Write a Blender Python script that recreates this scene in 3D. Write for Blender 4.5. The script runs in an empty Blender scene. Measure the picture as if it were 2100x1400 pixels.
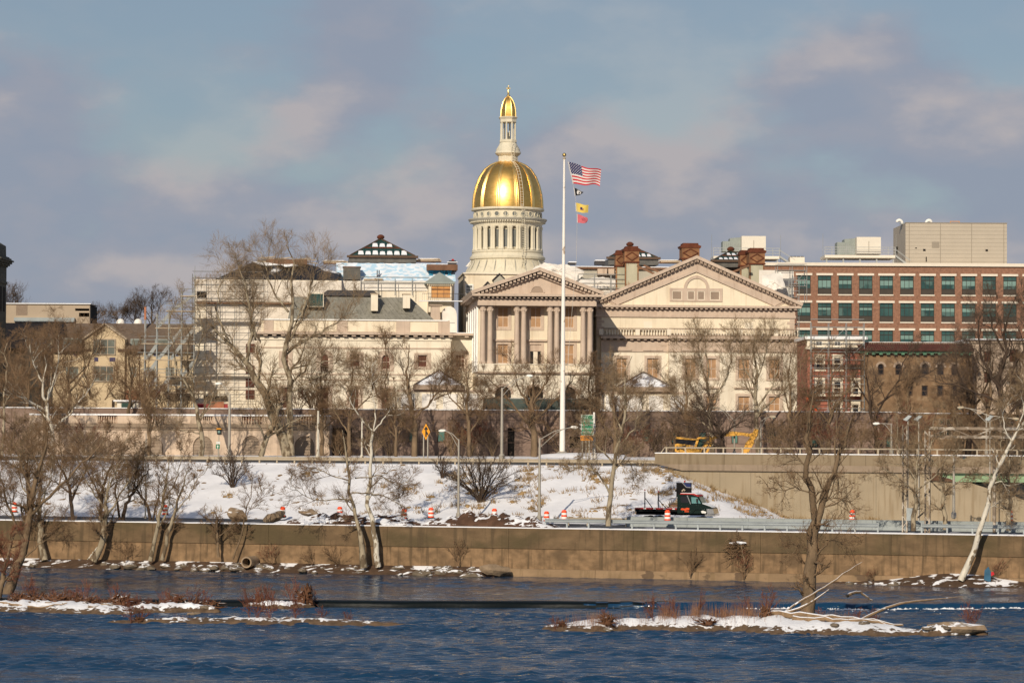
import bpy, math, random
import numpy as np
from mathutils import Matrix, Vector

# ------------------------------------------------------------------ camera, sky, sun
SC = bpy.context.scene
COL = SC.collection
F = 5700.0                       # focal length in photo pixels (2100 wide)
CAMZ, HOR, ROLL = 15.0, 870.0, math.radians(0.3)
PITCH = math.atan((HOR - 700.0) / F)
cam_d = bpy.data.cameras.new('camera')
cam = bpy.data.objects.new('camera', cam_d)
COL.objects.link(cam)
cam_d.sensor_width = 36.0
cam_d.lens = F / 2100.0 * 36.0
cam_d.clip_start = 1.0
cam_d.clip_end = 6000.0
RM = Matrix.Rotation(math.pi / 2 + PITCH, 4, 'X') @ Matrix.Rotation(ROLL, 4, 'Z')
cam.matrix_world = Matrix.Translation((0, 0, CAMZ)) @ RM
SC.camera = cam

SUN_AZ, SUN_EL = math.radians(17.0), math.radians(27.0)     # sun stands behind the viewer, a little to the left
world = bpy.data.worlds.new('World')
SC.world = world
world.use_nodes = True
wn = world.node_tree
for n in list(wn.nodes):
    wn.nodes.remove(n)
def wnode(t, **kw):
    n = wn.nodes.new(t)
    for k, v in kw.items():
        setattr(n, k, v)
    return n
w_out = wnode('ShaderNodeOutputWorld')
w_mix = wnode('ShaderNodeMixShader')
w_b1 = wnode('ShaderNodeBackground')
w_b2 = wnode('ShaderNodeBackground')
w_sky = wnode('ShaderNodeTexSky', sky_type='NISHITA', sun_disc=False)
w_sky.sun_elevation = SUN_EL
w_sky.sun_rotation = math.pi + SUN_AZ
w_sky.altitude = 20
w_sky.air_density = 1.15
w_sky.dust_density = 0.7
w_sky.ozone_density = 3.2
w_b1.inputs[1].default_value = 0.065
wn.links.new(w_sky.outputs[0], w_b1.inputs[0])
w_tc = wnode('ShaderNodeTexCoord')
w_map = wnode('ShaderNodeMapping')
w_map.inputs['Scale'].default_value = (1, 1, 1.9)
w_map.inputs['Location'].default_value = (0.37, 0.0, 0.115)
wn.links.new(w_tc.outputs['Generated'], w_map.inputs[0])
w_n1 = wnode('ShaderNodeTexNoise')
w_n1.inputs['Scale'].default_value = 11.0
w_n1.inputs['Detail'].default_value = 8.0
w_n1.inputs['Roughness'].default_value = 0.50
wn.links.new(w_map.outputs[0], w_n1.inputs['Vector'])
w_sep = wnode('ShaderNodeSeparateXYZ')
wn.links.new(w_tc.outputs['Generated'], w_sep.inputs[0])
w_el = wnode('ShaderNodeMapRange')           # cloud bank thickens towards the horizon
w_el.inputs['From Min'].default_value = 0.03
w_el.inputs['From Max'].default_value = 0.155
w_el.inputs['To Min'].default_value = 0.30
w_el.inputs['To Max'].default_value = -0.10
wn.links.new(w_sep.outputs['Z'], w_el.inputs['Value'])
w_add = wnode('ShaderNodeMath', operation='ADD')
wn.links.new(w_n1.outputs['Fac'], w_add.inputs[0])
wn.links.new(w_el.outputs[0], w_add.inputs[1])
w_hi = wnode('ShaderNodeMapRange')           # and breaks up overhead
w_hi.inputs['From Min'].default_value = 0.14
w_hi.inputs['From Max'].default_value = 0.45
w_hi.inputs['To Max'].default_value = 0.20
wn.links.new(w_sep.outputs['Z'], w_hi.inputs['Value'])
w_sub = wnode('ShaderNodeMath', operation='SUBTRACT')
wn.links.new(w_add.outputs[0], w_sub.inputs[0])
wn.links.new(w_hi.outputs[0], w_sub.inputs[1])
w_fac = wnode('ShaderNodeMapRange', interpolation_type='SMOOTHSTEP')
w_fac.inputs['From Min'].default_value = 0.45
w_fac.inputs['From Max'].default_value = 0.63
w_fac.inputs['To Min'].default_value = 0.42
w_fac.inputs['To Max'].default_value = 0.94
wn.links.new(w_sub.outputs[0], w_fac.inputs['Value'])
w_n2 = wnode('ShaderNodeTexNoise')
w_n2.inputs['Scale'].default_value = 15.0
w_n2.inputs['Detail'].default_value = 6.0
w_map2 = wnode('ShaderNodeMapping')
w_map2.inputs['Scale'].default_value = (1, 1, 2.0)
w_map2.inputs['Location'].default_value = (0.9, 0.3, -0.02)
wn.links.new(w_tc.outputs['Generated'], w_map2.inputs[0])
wn.links.new(w_map2.outputs[0], w_n2.inputs['Vector'])
w_map3 = wnode('ShaderNodeMapping')          # the same cloud field a little higher: where it thins out, tops catch the light
w_map3.inputs['Scale'].default_value = (1, 1, 1.9)
w_map3.inputs['Location'].default_value = (0.37 - 0.006, 0.0, 0.115 + 0.022)
wn.links.new(w_tc.outputs['Generated'], w_map3.inputs[0])
w_n3 = wnode('ShaderNodeTexNoise')
w_n3.inputs['Scale'].default_value = 11.0
w_n3.inputs['Detail'].default_value = 8.0
w_n3.inputs['Roughness'].default_value = 0.50
wn.links.new(w_map3.outputs[0], w_n3.inputs['Vector'])
w_dif = wnode('ShaderNodeMath', operation='SUBTRACT')
wn.links.new(w_n1.outputs['Fac'], w_dif.inputs[0])
wn.links.new(w_n3.outputs['Fac'], w_dif.inputs[1])
w_lit = wnode('ShaderNodeMath', operation='MULTIPLY_ADD')
w_lit.inputs[1].default_value = 0.95
wn.links.new(w_dif.outputs[0], w_lit.inputs[0])
w_cr = wnode('ShaderNodeValToRGB')
w_cr.color_ramp.elements[0].position = 0.40
w_cr.color_ramp.elements[0].color = (0.25, 0.285, 0.36, 1)
w_cr.color_ramp.elements[1].position = 0.68
w_cr.color_ramp.elements[1].color = (0.40, 0.37, 0.385, 1)
e = w_cr.color_ramp.elements.new(0.53)
e.color = (0.285, 0.30, 0.36, 1)
wn.links.new(w_n2.outputs['Fac'], w_lit.inputs[2])
wn.links.new(w_lit.outputs[0], w_cr.inputs[0])
wn.links.new(w_cr.outputs[0], w_b2.inputs[0])
w_b2.inputs[1].default_value = 1.12
wn.links.new(w_fac.outputs[0], w_mix.inputs[0])
wn.links.new(w_b1.outputs[0], w_mix.inputs[1])
wn.links.new(w_b2.outputs[0], w_mix.inputs[2])
wn.links.new(w_mix.outputs[0], w_out.inputs[0])

sun_d = bpy.data.lights.new('sun', 'SUN')
sun_d.energy = 4.2
sun_d.angle = math.radians(0.5)
sun_d.color = (1.0, 0.87, 0.69)
sun = bpy.data.objects.new('sun', sun_d)
COL.objects.link(sun)
to_sun = Vector((-math.sin(SUN_AZ) * math.cos(SUN_EL), -math.cos(SUN_AZ) * math.cos(SUN_EL), math.sin(SUN_EL)))
sun.rotation_euler = to_sun.to_track_quat('Z', 'Y').to_euler()
sun.location = (-60, -100, 120)

SC.view_settings.view_transform = 'Standard'
SC.view_settings.look = 'None'
SC.view_settings.exposure = 0.0
SC.view_settings.gamma = 1.0
SC.view_settings.use_curve_mapping = False

# ------------------------------------------------------------------ places: a photo pixel and a depth give a point of the site
RM3 = RM.to_3x3()
def ray(px, py):
    return RM3 @ Vector(((px - 1050.0) / F, (700.0 - py) / F, -1.0))
def P(px, py, Y):
    d = ray(px, py)
    k = Y / d.y
    return Vector((d.x * k, Y, CAMZ + d.z * k))
class Frame:
    """ground frame: u along a front, v away from the viewer"""
    def __init__(s, x, y, deg):
        s.x, s.y, s.a = x, y, math.radians(deg)
        s.c, s.s = math.cos(s.a), math.sin(s.a)
    def w(s, u, v, z):
        return Vector((s.x + u * s.c - v * s.s, s.y + u * s.s + v * s.c, z))
    def at(s, px, py, v):
        d = ray(px, py)
        n = (-s.s, s.c)
        k = (v + s.x * n[0] + s.y * n[1]) / (d.x * n[0] + d.y * n[1])
        x, y = d.x * k - s.x, d.y * k - s.y
        return (x * s.c + y * s.s, CAMZ + d.z * k)
    def u(s, px, v, py=760):
        return s.at(px, py, v)[0]
    def z(s, py, v, px=1050):
        return s.at(px, py, v)[1]
    def loc(s, p):
        x, y = p[0] - s.x, p[1] - s.y
        return (x * s.c + y * s.s, -x * s.s + y * s.c)
G0 = Frame(0, 0, 0)
W = Frame(0, 266.8, -15.0)          # river wall, road, embankment
_s0 = P(1096, 845, 395)
S = Frame(_s0.x, 395, 4.0)          # state house front
B = Frame(0, 455, 0.0)              # brick office block
GA = Frame(0, 342, 0.0)             # garage front

# ------------------------------------------------------------------ materials
MAT = {}
def mat(name, col, rough=0.8, var=0.12, scale=1.5, bump=0.0, bscale=8.0, metal=0.0, streak=None, col2=None,
        thr=(0.45, 0.6), zs=1.0, spec=0.3, snow=None, mix2=None):
    """plain procedural paint / stone: noise-varied colour, optional second colour in patches, optional vertical streaks,
    optional snow lying on faces that look up"""
    m = bpy.data.materials.new(name)
    m.use_nodes = True
    nt = m.node_tree
    N, L = nt.nodes, nt.links
    bs = N['Principled BSDF']
    bs.inputs['Roughness'].default_value = rough
    bs.inputs['Metallic'].default_value = metal
    bs.inputs['Specular IOR Level'].default_value = spec
    geo = N.new('ShaderNodeNewGeometry')
    mp = N.new('ShaderNodeMapping')
    mp.inputs['Scale'].default_value = (1, 1, zs)
    L.new(geo.outputs['Position'], mp.inputs[0])
    nz = N.new('ShaderNodeTexNoise')
    nz.inputs['Scale'].default_value = scale
    nz.inputs['Detail'].default_value = 5
    L.new(mp.outputs[0], nz.inputs['Vector'])
    cr = N.new('ShaderNodeValToRGB')
    c = col
    cr.color_ramp.elements[0].position = 0.3
    cr.color_ramp.elements[1].position = 0.7
    cr.color_ramp.elements[0].color = (c[0] * (1 - var), c[1] * (1 - var), c[2] * (1 - var), 1)
    cr.color_ramp.elements[1].color = (min(1, c[0] * (1 + var)), min(1, c[1] * (1 + var)), min(1, c[2] * (1 + var)), 1)
    L.new(nz.outputs['Fac'], cr.inputs[0])
    out = cr.outputs[0]
    def mixin(out, fac, col):
        mx = N.new('ShaderNodeMix')
        mx.data_type = 'RGBA'
        L.new(fac, mx.inputs[0])
        L.new(out, mx.inputs[6])
        mx.inputs[7].default_value = (*col, 1)
        return mx.outputs[2]
    def rng(src, a, b, lo=0.0, hi=1.0):
        r = N.new('ShaderNodeMapRange')
        r.interpolation_type = 'SMOOTHSTEP'
        r.inputs['From Min'].default_value = a
        r.inputs['From Max'].default_value = b
        r.inputs['To Min'].default_value = lo
        r.inputs['To Max'].default_value = hi
        L.new(src, r.inputs['Value'])
        return r.outputs[0]
    def noise(scale, vec=(1, 1, 1), detail=5, off=0.0):
        q = N.new('ShaderNodeMapping')
        q.inputs['Scale'].default_value = vec
        q.inputs['Location'].default_value = (off, off * 0.7, off * 1.3)
        L.new(geo.outputs['Position'], q.inputs[0])
        t = N.new('ShaderNodeTexNoise')
        t.inputs['Scale'].default_value = scale
        t.inputs['Detail'].default_value = detail
        L.new(q.outputs[0], t.inputs['Vector'])
        return t.outputs['Fac']
    if col2 is not None:
        out = mixin(out, rng(noise(scale * 0.8, (1, 1, zs), 6, 3.1), thr[0], thr[1]), col2)
    if mix2 is not None:                      # (colour, scale, vec, thr0, thr1, amount)
        out = mixin(out, rng(noise(mix2[1], mix2[2], 5, 7.7), mix2[3], mix2[4], 0, mix2[5]), mix2[0])
    if streak is not None:                    # (colour, amount)
        out = mixin(out, rng(noise(2.4, (1, 1, 0.07), 6, 5.3), 0.50, 0.68, 0, streak[1]), streak[0])
    if snow is not None:                      # (normal z low, high, noise scale)
        sp = N.new('ShaderNodeSeparateXYZ')
        L.new(geo.outputs['True Normal'], sp.inputs[0])
        ad = N.new('ShaderNodeMath')
        ad.operation = 'MULTIPLY_ADD'
        L.new(noise(snow[2], (1, 1, 1), 5, 9.1), ad.inputs[0])
        ad.inputs[1].default_value = 1.2
        L.new(sp.outputs['Z'], ad.inputs[2])
        out = mixin(out, rng(ad.outputs[0], snow[0] + 0.6, snow[1] + 0.6), (0.82, 0.83, 0.86))
    L.new(out, bs.inputs['Base Color'])
    if bump > 0:
        b = N.new('ShaderNodeBump')
        b.inputs['Strength'].default_value = bump
        b.inputs['Distance'].default_value = 0.1
        L.new(noise(bscale, (1, 1, zs), 4, 1.7), b.inputs['Height'])
        L.new(b.outputs[0], bs.inputs['Normal'])
    MAT[name] = m
    return m

mat('cream', (0.74, 0.65, 0.50), 0.75, 0.05, 0.5, mix2=((0.54, 0.455, 0.335), 0.35, (1, 1, 0.7), 0.5, 0.75, 0.5), streak=((0.50, 0.40, 0.28), 0.35))
mat('cream_pale', (0.75, 0.68, 0.555), 0.75, 0.05, 0.5, mix2=((0.55, 0.48, 0.375), 0.35, (1, 1, 0.7), 0.5, 0.75, 0.5), streak=((0.56, 0.46, 0.34), 0.3))
mat('tan_trim', (0.515, 0.41, 0.325), 0.75, 0.08, 0.8, streak=((0.34, 0.24, 0.18), 0.35))
mat('tan_dark', (0.33, 0.25, 0.19), 0.75, 0.08, 0.8)
mat('blind', (0.40, 0.24, 0.13), 0.6, 0.15, 1.2)
mat('blind_dark', (0.10, 0.035, 0.022), 0.35, 0.3, 0.8)
mat('sash', (0.55, 0.45, 0.37), 0.5, 0.05)
mat('dark_glass', (0.015, 0.015, 0.018), 0.12, 0.2, 1.0, spec=0.5)
mat('door_dark', (0.02, 0.017, 0.015), 0.3, 0.2)
mat('dome_white', (0.63, 0.575, 0.445), 0.7, 0.05, 1.0, streak=((0.42, 0.40, 0.31), 0.45))
mat('dome_grey', (0.40, 0.38, 0.32), 0.7, 0.08, 1.0)
mat('drum_window', (0.16, 0.17, 0.16), 0.25, 0.2, 0.6, spec=0.5)
mat('gold', (0.82, 0.51, 0.15), 0.38, 0.10, 1.3, metal=1.0, mix2=((0.62, 0.37, 0.075), 0.9, (1, 1, 3.0), 0.52, 0.7, 0.55))
mat('gold_rib', (0.95, 0.68, 0.26), 0.36, 0.06, 1.3, metal=1.0)
mat('lead_roof', (0.225, 0.215, 0.18), 0.6, 0.15, 0.7, streak=((0.13, 0.125, 0.10), 0.7))
mat('slate_dark', (0.045, 0.042, 0.045), 0.6, 0.2, 1.2)
mat('black_tarp', (0.012, 0.014, 0.019), 0.45, 0.3, 0.8, bump=0.5, bscale=1.2, snow=(1.02, 1.1, 0.25))
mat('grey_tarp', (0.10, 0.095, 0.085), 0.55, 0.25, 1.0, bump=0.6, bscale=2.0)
mat('white_tarp', (0.70, 0.66, 0.60), 0.6, 0.10, 0.7, bump=0.6, bscale=0.9)
mat('blue_wrap', (0.74, 0.80, 0.86), 0.5, 0.04, 1.0, mix2=((0.36, 0.60, 0.78), 1.15, (1, 1, 1.6), 0.46, 0.56, 0.75), snow=(1.3, 1.5, 1.0))
mat('snow', (0.80, 0.81, 0.84), 0.75, 0.04, 0.6, bump=0.35, bscale=1.8)
mat('green_iron', (0.012, 0.045, 0.036), 0.4, 0.2, 1.0)
mat('skylight', (0.02, 0.06, 0.055), 0.25, 0.3, 1.0, spec=0.5)
mat('rust', (0.20, 0.10, 0.05), 0.9, 0.35, 0.9, col2=(0.30, 0.15, 0.07), thr=(0.5, 0.68))
mat('rust_dark', (0.105, 0.032, 0.016), 0.9, 0.3, 1.2)
mat('stack_metal', (0.40, 0.385, 0.29), 0.8, 0.15, 0.7, col2=(0.24, 0.11, 0.045), thr=(0.56, 0.64), zs=0.4)
mat('timber', (0.16, 0.085, 0.05), 0.8, 0.25, 1.0)
mat('plywood', (0.52, 0.26, 0.09), 0.7, 0.15, 1.0)
mat('plank', (0.45, 0.36, 0.26), 0.8, 0.2, 1.0, snow=(0.9, 1.0, 0.6))
mat('blue_frame', (0.03, 0.22, 0.36), 0.5, 0.2, 1.0)
mat('pipe_grey', (0.34, 0.35, 0.34), 0.45, 0.1, 1.0, metal=0.2)
mat('stair_grey', (0.30, 0.315, 0.31), 0.5, 0.1, 1.0)
mat('roof_green_grey', (0.26, 0.29, 0.27), 0.7, 0.1, 1.0)
mat('hvac', (0.66, 0.61, 0.52), 0.5, 0.04, 0.6)
mat('penthouse', (0.41, 0.36, 0.29), 0.6, 0.04, 0.5)
mat('penthouse_seam', (0.26, 0.225, 0.18), 0.6, 0.04, 0.5)
mat('brick', (0.25, 0.13, 0.083), 0.9, 0.28, 2.6, mix2=((0.32, 0.185, 0.14), 5.0, (1, 1, 2.5), 0.5, 0.62, 0.5))
mat('brick_red', (0.33, 0.12, 0.082), 0.9, 0.2, 2.6, mix2=((0.40, 0.14, 0.10), 5.0, (1, 1, 2.5), 0.5, 0.62, 0.5))
mat('stone_cap', (0.70, 0.63, 0.53), 0.7, 0.04)
mat('office_frame', (0.035, 0.032, 0.028), 0.4, 0.1)
mat('office_glass', (0.025, 0.065, 0.062), 0.10, 0.5, 0.45, spec=0.5, mix2=((0.10, 0.17, 0.155), 0.35, (1, 1, 1.0), 0.48, 0.56, 0.8))
mat('office_clear', (0.035, 0.085, 0.08), 0.10, 0.3, 0.4, spec=0.5)
mat('office_panel', (0.055, 0.045, 0.035), 0.4, 0.1)
mat('brown_stone', (0.205, 0.145, 0.115), 0.85, 0.12, 0.6, mix2=((0.25, 0.175, 0.14), 1.2, (1, 1, 2.5), 0.5, 0.6, 0.5))
mat('pale_stone', (0.54, 0.425, 0.325), 0.85, 0.10, 0.5, streak=((0.32, 0.245, 0.18), 0.6))
mat('pale_stone_dark', (0.26, 0.20, 0.145), 0.85, 0.15, 0.6, streak=((0.17, 0.13, 0.09), 0.6))
mat('louvre', (0.40, 0.315, 0.24), 0.7, 0.08)
mat('void', (0.012, 0.010, 0.009), 0.9, 0.1)
mat('green_pane', (0.10, 0.20, 0.17), 0.15, 0.4, 0.5, spec=0.5)
mat('brown_brick', (0.20, 0.125, 0.07), 0.9, 0.22, 1.5, col2=(0.26, 0.18, 0.11), thr=(0.5, 0.66))
mat('tile_red', (0.10, 0.035, 0.025), 0.8, 0.3, 2.0)
mat('copper_green', (0.10, 0.23, 0.145), 0.6, 0.2, 2.0)
mat('yellow_stucco', (0.53, 0.42, 0.275), 0.85, 0.07, 0.6)
mat('shingle', (0.135, 0.10, 0.075), 0.9, 0.22, 2.0, zs=4.0)
mat('eave_brown', (0.09, 0.055, 0.035), 0.7, 0.15)
mat('beige_panel', (0.39, 0.315, 0.235), 0.8, 0.05, 0.5)
mat('blue_tile', (0.035, 0.03, 0.09), 0.5, 0.1)
mat('brick_pink', (0.36, 0.15, 0.085), 0.9, 0.15, 1.2)
mat('radome', (0.78, 0.75, 0.70), 0.5, 0.03)
mat('dark_stone', (0.075, 0.075, 0.06), 0.8, 0.2, 0.6)
mat('flood_wall', (0.205, 0.131, 0.071), 0.92, 0.32, 1.3, bump=0.4, bscale=3.0, zs=1.3,
    mix2=((0.10, 0.066, 0.037), 0.30, (1, 1, 1.4), 0.52, 0.70, 0.8), streak=((0.10, 0.066, 0.036), 0.9))
mat('flood_wall_top', (0.145, 0.096, 0.053), 0.92, 0.25, 0.7, bump=0.4, bscale=3.0, zs=1.6,
    mix2=((0.080, 0.060, 0.030), 0.16, (1, 1, 2.0), 0.44, 0.64, 0.9), streak=((0.075, 0.053, 0.03), 0.7))
mat('flood_wall_low', (0.245, 0.165, 0.095), 0.92, 0.18, 0.5, bump=0.4, bscale=2.0, zs=1.8, col2=(0.12, 0.08, 0.05), thr=(0.57, 0.61), streak=((0.17, 0.115, 0.06), 0.6))
mat('retain', (0.295, 0.24, 0.165), 0.9, 0.08, 0.4, streak=((0.22, 0.165, 0.10), 0.7))
mat('parapet', (0.225, 0.175, 0.115), 0.9, 0.10, 0.4, streak=((0.15, 0.11, 0.065), 0.6))
mat('girder_green', (0.22, 0.33, 0.195), 0.6, 0.06, 0.6)
mat('steel', (0.30, 0.33, 0.34), 0.5, 0.12, 0.7, metal=0.3)
mat('steel_warm', (0.38, 0.32, 0.235), 0.6, 0.12, 0.7, metal=0.1)
mat('barrier', (0.29, 0.32, 0.32), 0.8, 0.08, 0.5, streak=((0.20, 0.22, 0.22), 0.4))
mat('lamp_grey', (0.36, 0.33, 0.28), 0.5, 0.06, metal=0.2)
mat('lamp_head', (0.75, 0.74, 0.70), 0.4, 0.04)
mat('rusty_lattice', (0.20, 0.155, 0.115), 0.8, 0.25, 1.0, col2=(0.42, 0.37, 0.31), thr=(0.5, 0.56), zs=1.2)
mat('asphalt', (0.055, 0.06, 0.07), 0.9, 0.2, 0.5, col2=(0.5, 0.51, 0.55), thr=(0.62, 0.68), zs=1.0)
mat('asphalt_top', (0.06, 0.058, 0.055), 0.9, 0.2, 0.6)
mat('paint_white', (0.80, 0.79, 0.76), 0.6, 0.03, 1.0)
mat('pole_white', (0.77, 0.73, 0.67), 0.5, 0.03, 1.0, col2=(0.42, 0.33, 0.25), thr=(0.62, 0.66))
mat('sign_yellow', (0.72, 0.30, 0.012), 0.5, 0.04)
mat('sign_green', (0.0, 0.16, 0.075), 0.5, 0.06)
mat('sign_orange', (0.75, 0.26, 0.012), 0.5, 0.06)
mat('sign_black', (0.012, 0.012, 0.012), 0.5, 0.05)
mat('sign_white', (0.62, 0.64, 0.60), 0.5, 0.05)
mat('barrel_orange', (0.85, 0.085, 0.022), 0.5, 0.06)
mat('rubber', (0.015, 0.015, 0.016), 0.8, 0.1)
mat('digger_yellow', (0.66, 0.345, 0.055), 0.5, 0.10, 0.8)
mat('cab_green', (0.003, 0.012, 0.009), 0.25, 0.1, spec=0.3)
mat('cab_glass', (0.12, 0.27, 0.27), 0.08, 0.3, 0.8, spec=0.6)
mat('chrome', (0.62, 0.60, 0.56), 0.2, 0.05, metal=0.9)
mat('truck_red', (0.36, 0.015, 0.012), 0.4, 0.1)
mat('truck_orange', (0.65, 0.075, 0.012), 0.4, 0.1)
mat('truck_black', (0.005, 0.005, 0.006), 0.6, 0.1, spec=0.1)
mat('solar_blue', (0.02, 0.03, 0.10), 0.2, 0.1)
mat('flag_red', (0.46, 0.018, 0.028), 0.8, 0.05)
mat('flag_white', (0.60, 0.58, 0.56), 0.8, 0.03)
mat('flag_blue', (0.02, 0.022, 0.09), 0.8, 0.05)
mat('flag_black', (0.012, 0.012, 0.014), 0.8, 0.05)
mat('flag_buff', (0.62, 0.46, 0.10), 0.8, 0.05)
mat('flag_pink', (0.50, 0.12, 0.14), 0.8, 0.1)
mat('flag_pink_dark', (0.26, 0.03, 0.05), 0.8, 0.1)
mat('rope', (0.5, 0.47, 0.42), 0.8, 0.05)
mat('ball_gold', (0.55, 0.40, 0.15), 0.3, 0.05, metal=1.0)
mat('bark_olive', (0.215, 0.17, 0.105), 0.95, 0.25, 1.2, zs=0.5, bump=0.6, bscale=6, col2=(0.42, 0.37, 0.27), thr=(0.55, 0.62))
mat('bark_white', (0.56, 0.52, 0.44), 0.9, 0.15, 2.2, zs=0.5, bump=0.6, bscale=7, col2=(0.19, 0.145, 0.095), thr=(0.53, 0.58))
mat('bark_cream', (0.30, 0.25, 0.175), 0.9, 0.25, 2.2, zs=0.5, bump=0.6, bscale=7, col2=(0.12, 0.088, 0.055), thr=(0.49, 0.56))
mat('bark_brown', (0.17, 0.118, 0.072), 0.95, 0.3, 1.5, zs=0.5, bump=0.7, bscale=8)
mat('bark_dark', (0.055, 0.037, 0.026), 0.95, 0.3, 1.5, zs=0.5, bump=0.7, bscale=8)
mat('twig_brown', (0.195, 0.122, 0.068), 0.9, 0.2, 0.8)
mat('twig_tan', (0.265, 0.187, 0.112), 0.9, 0.2, 0.8)
mat('twig_red', (0.17, 0.062, 0.036), 0.9, 0.25, 0.8)
mat('twig_dark', (0.10, 0.07, 0.05), 0.9, 0.2, 0.8)
mat('straw', (0.30, 0.20, 0.095), 0.9, 0.3, 0.7)
mat('driftwood', (0.23, 0.155, 0.09), 0.9, 0.3, 2.5, bump=0.5, bscale=9, snow=(0.62, 0.72, 1.5))
mat('root_wood', (0.12, 0.055, 0.028), 0.9, 0.3, 2.0, snow=(0.85, 1.05, 1.2))
mat('rock', (0.145, 0.115, 0.082), 0.9, 0.3, 1.5, bump=0.6, bscale=4, snow=(0.84, 0.94, 1.3))
mat('rock_bare', (0.24, 0.175, 0.115), 0.9, 0.25, 1.5, bump=0.6, bscale=4, snow=(0.85, 1.0, 1.0))
mat('dirt_snow', (0.085, 0.045, 0.027), 0.95, 0.3, 1.5, bump=0.6, bscale=3, snow=(0.84, 0.90, 0.9))
mat('bank_dirt', (0.075, 0.045, 0.027), 0.95, 0.3, 1.5, bump=0.6, bscale=3, snow=(0.98, 1.05, 0.8))
mat('pipe_concrete', (0.30, 0.22, 0.145), 0.9, 0.15, 1.0)
mat('blue_plastic', (0.02, 0.09, 0.16), 0.4, 0.2)
mat('red_board', (0.30, 0.03, 0.035), 0.6, 0.15)
mat('orange_mesh', (0.75, 0.10, 0.02), 0.7, 0.1)
mat('dull_pane', (0.125, 0.135, 0.115), 0.2, 0.35, 0.5, spec=0.5)
mat('pale_pane', (0.30, 0.34, 0.35), 0.4, 0.1, 0.5)
mat('reed', (0.25, 0.13, 0.07), 0.9, 0.35, 0.9)
mat('mud', (0.02, 0.018, 0.014), 0.9, 0.2, 1.0)
mat('louvre_back', (0.10, 0.075, 0.055), 0.9, 0.1)
mat('scaffold_fine', (0.20, 0.20, 0.19), 0.5, 0.1)
mat('sheet_cream', (0.66, 0.60, 0.52), 0.7, 0.12, 0.6, bump=0.6, bscale=1.2, mix2=((0.44, 0.37, 0.29), 0.5, (1, 1, 1.5), 0.5, 0.68, 0.6))

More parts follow.
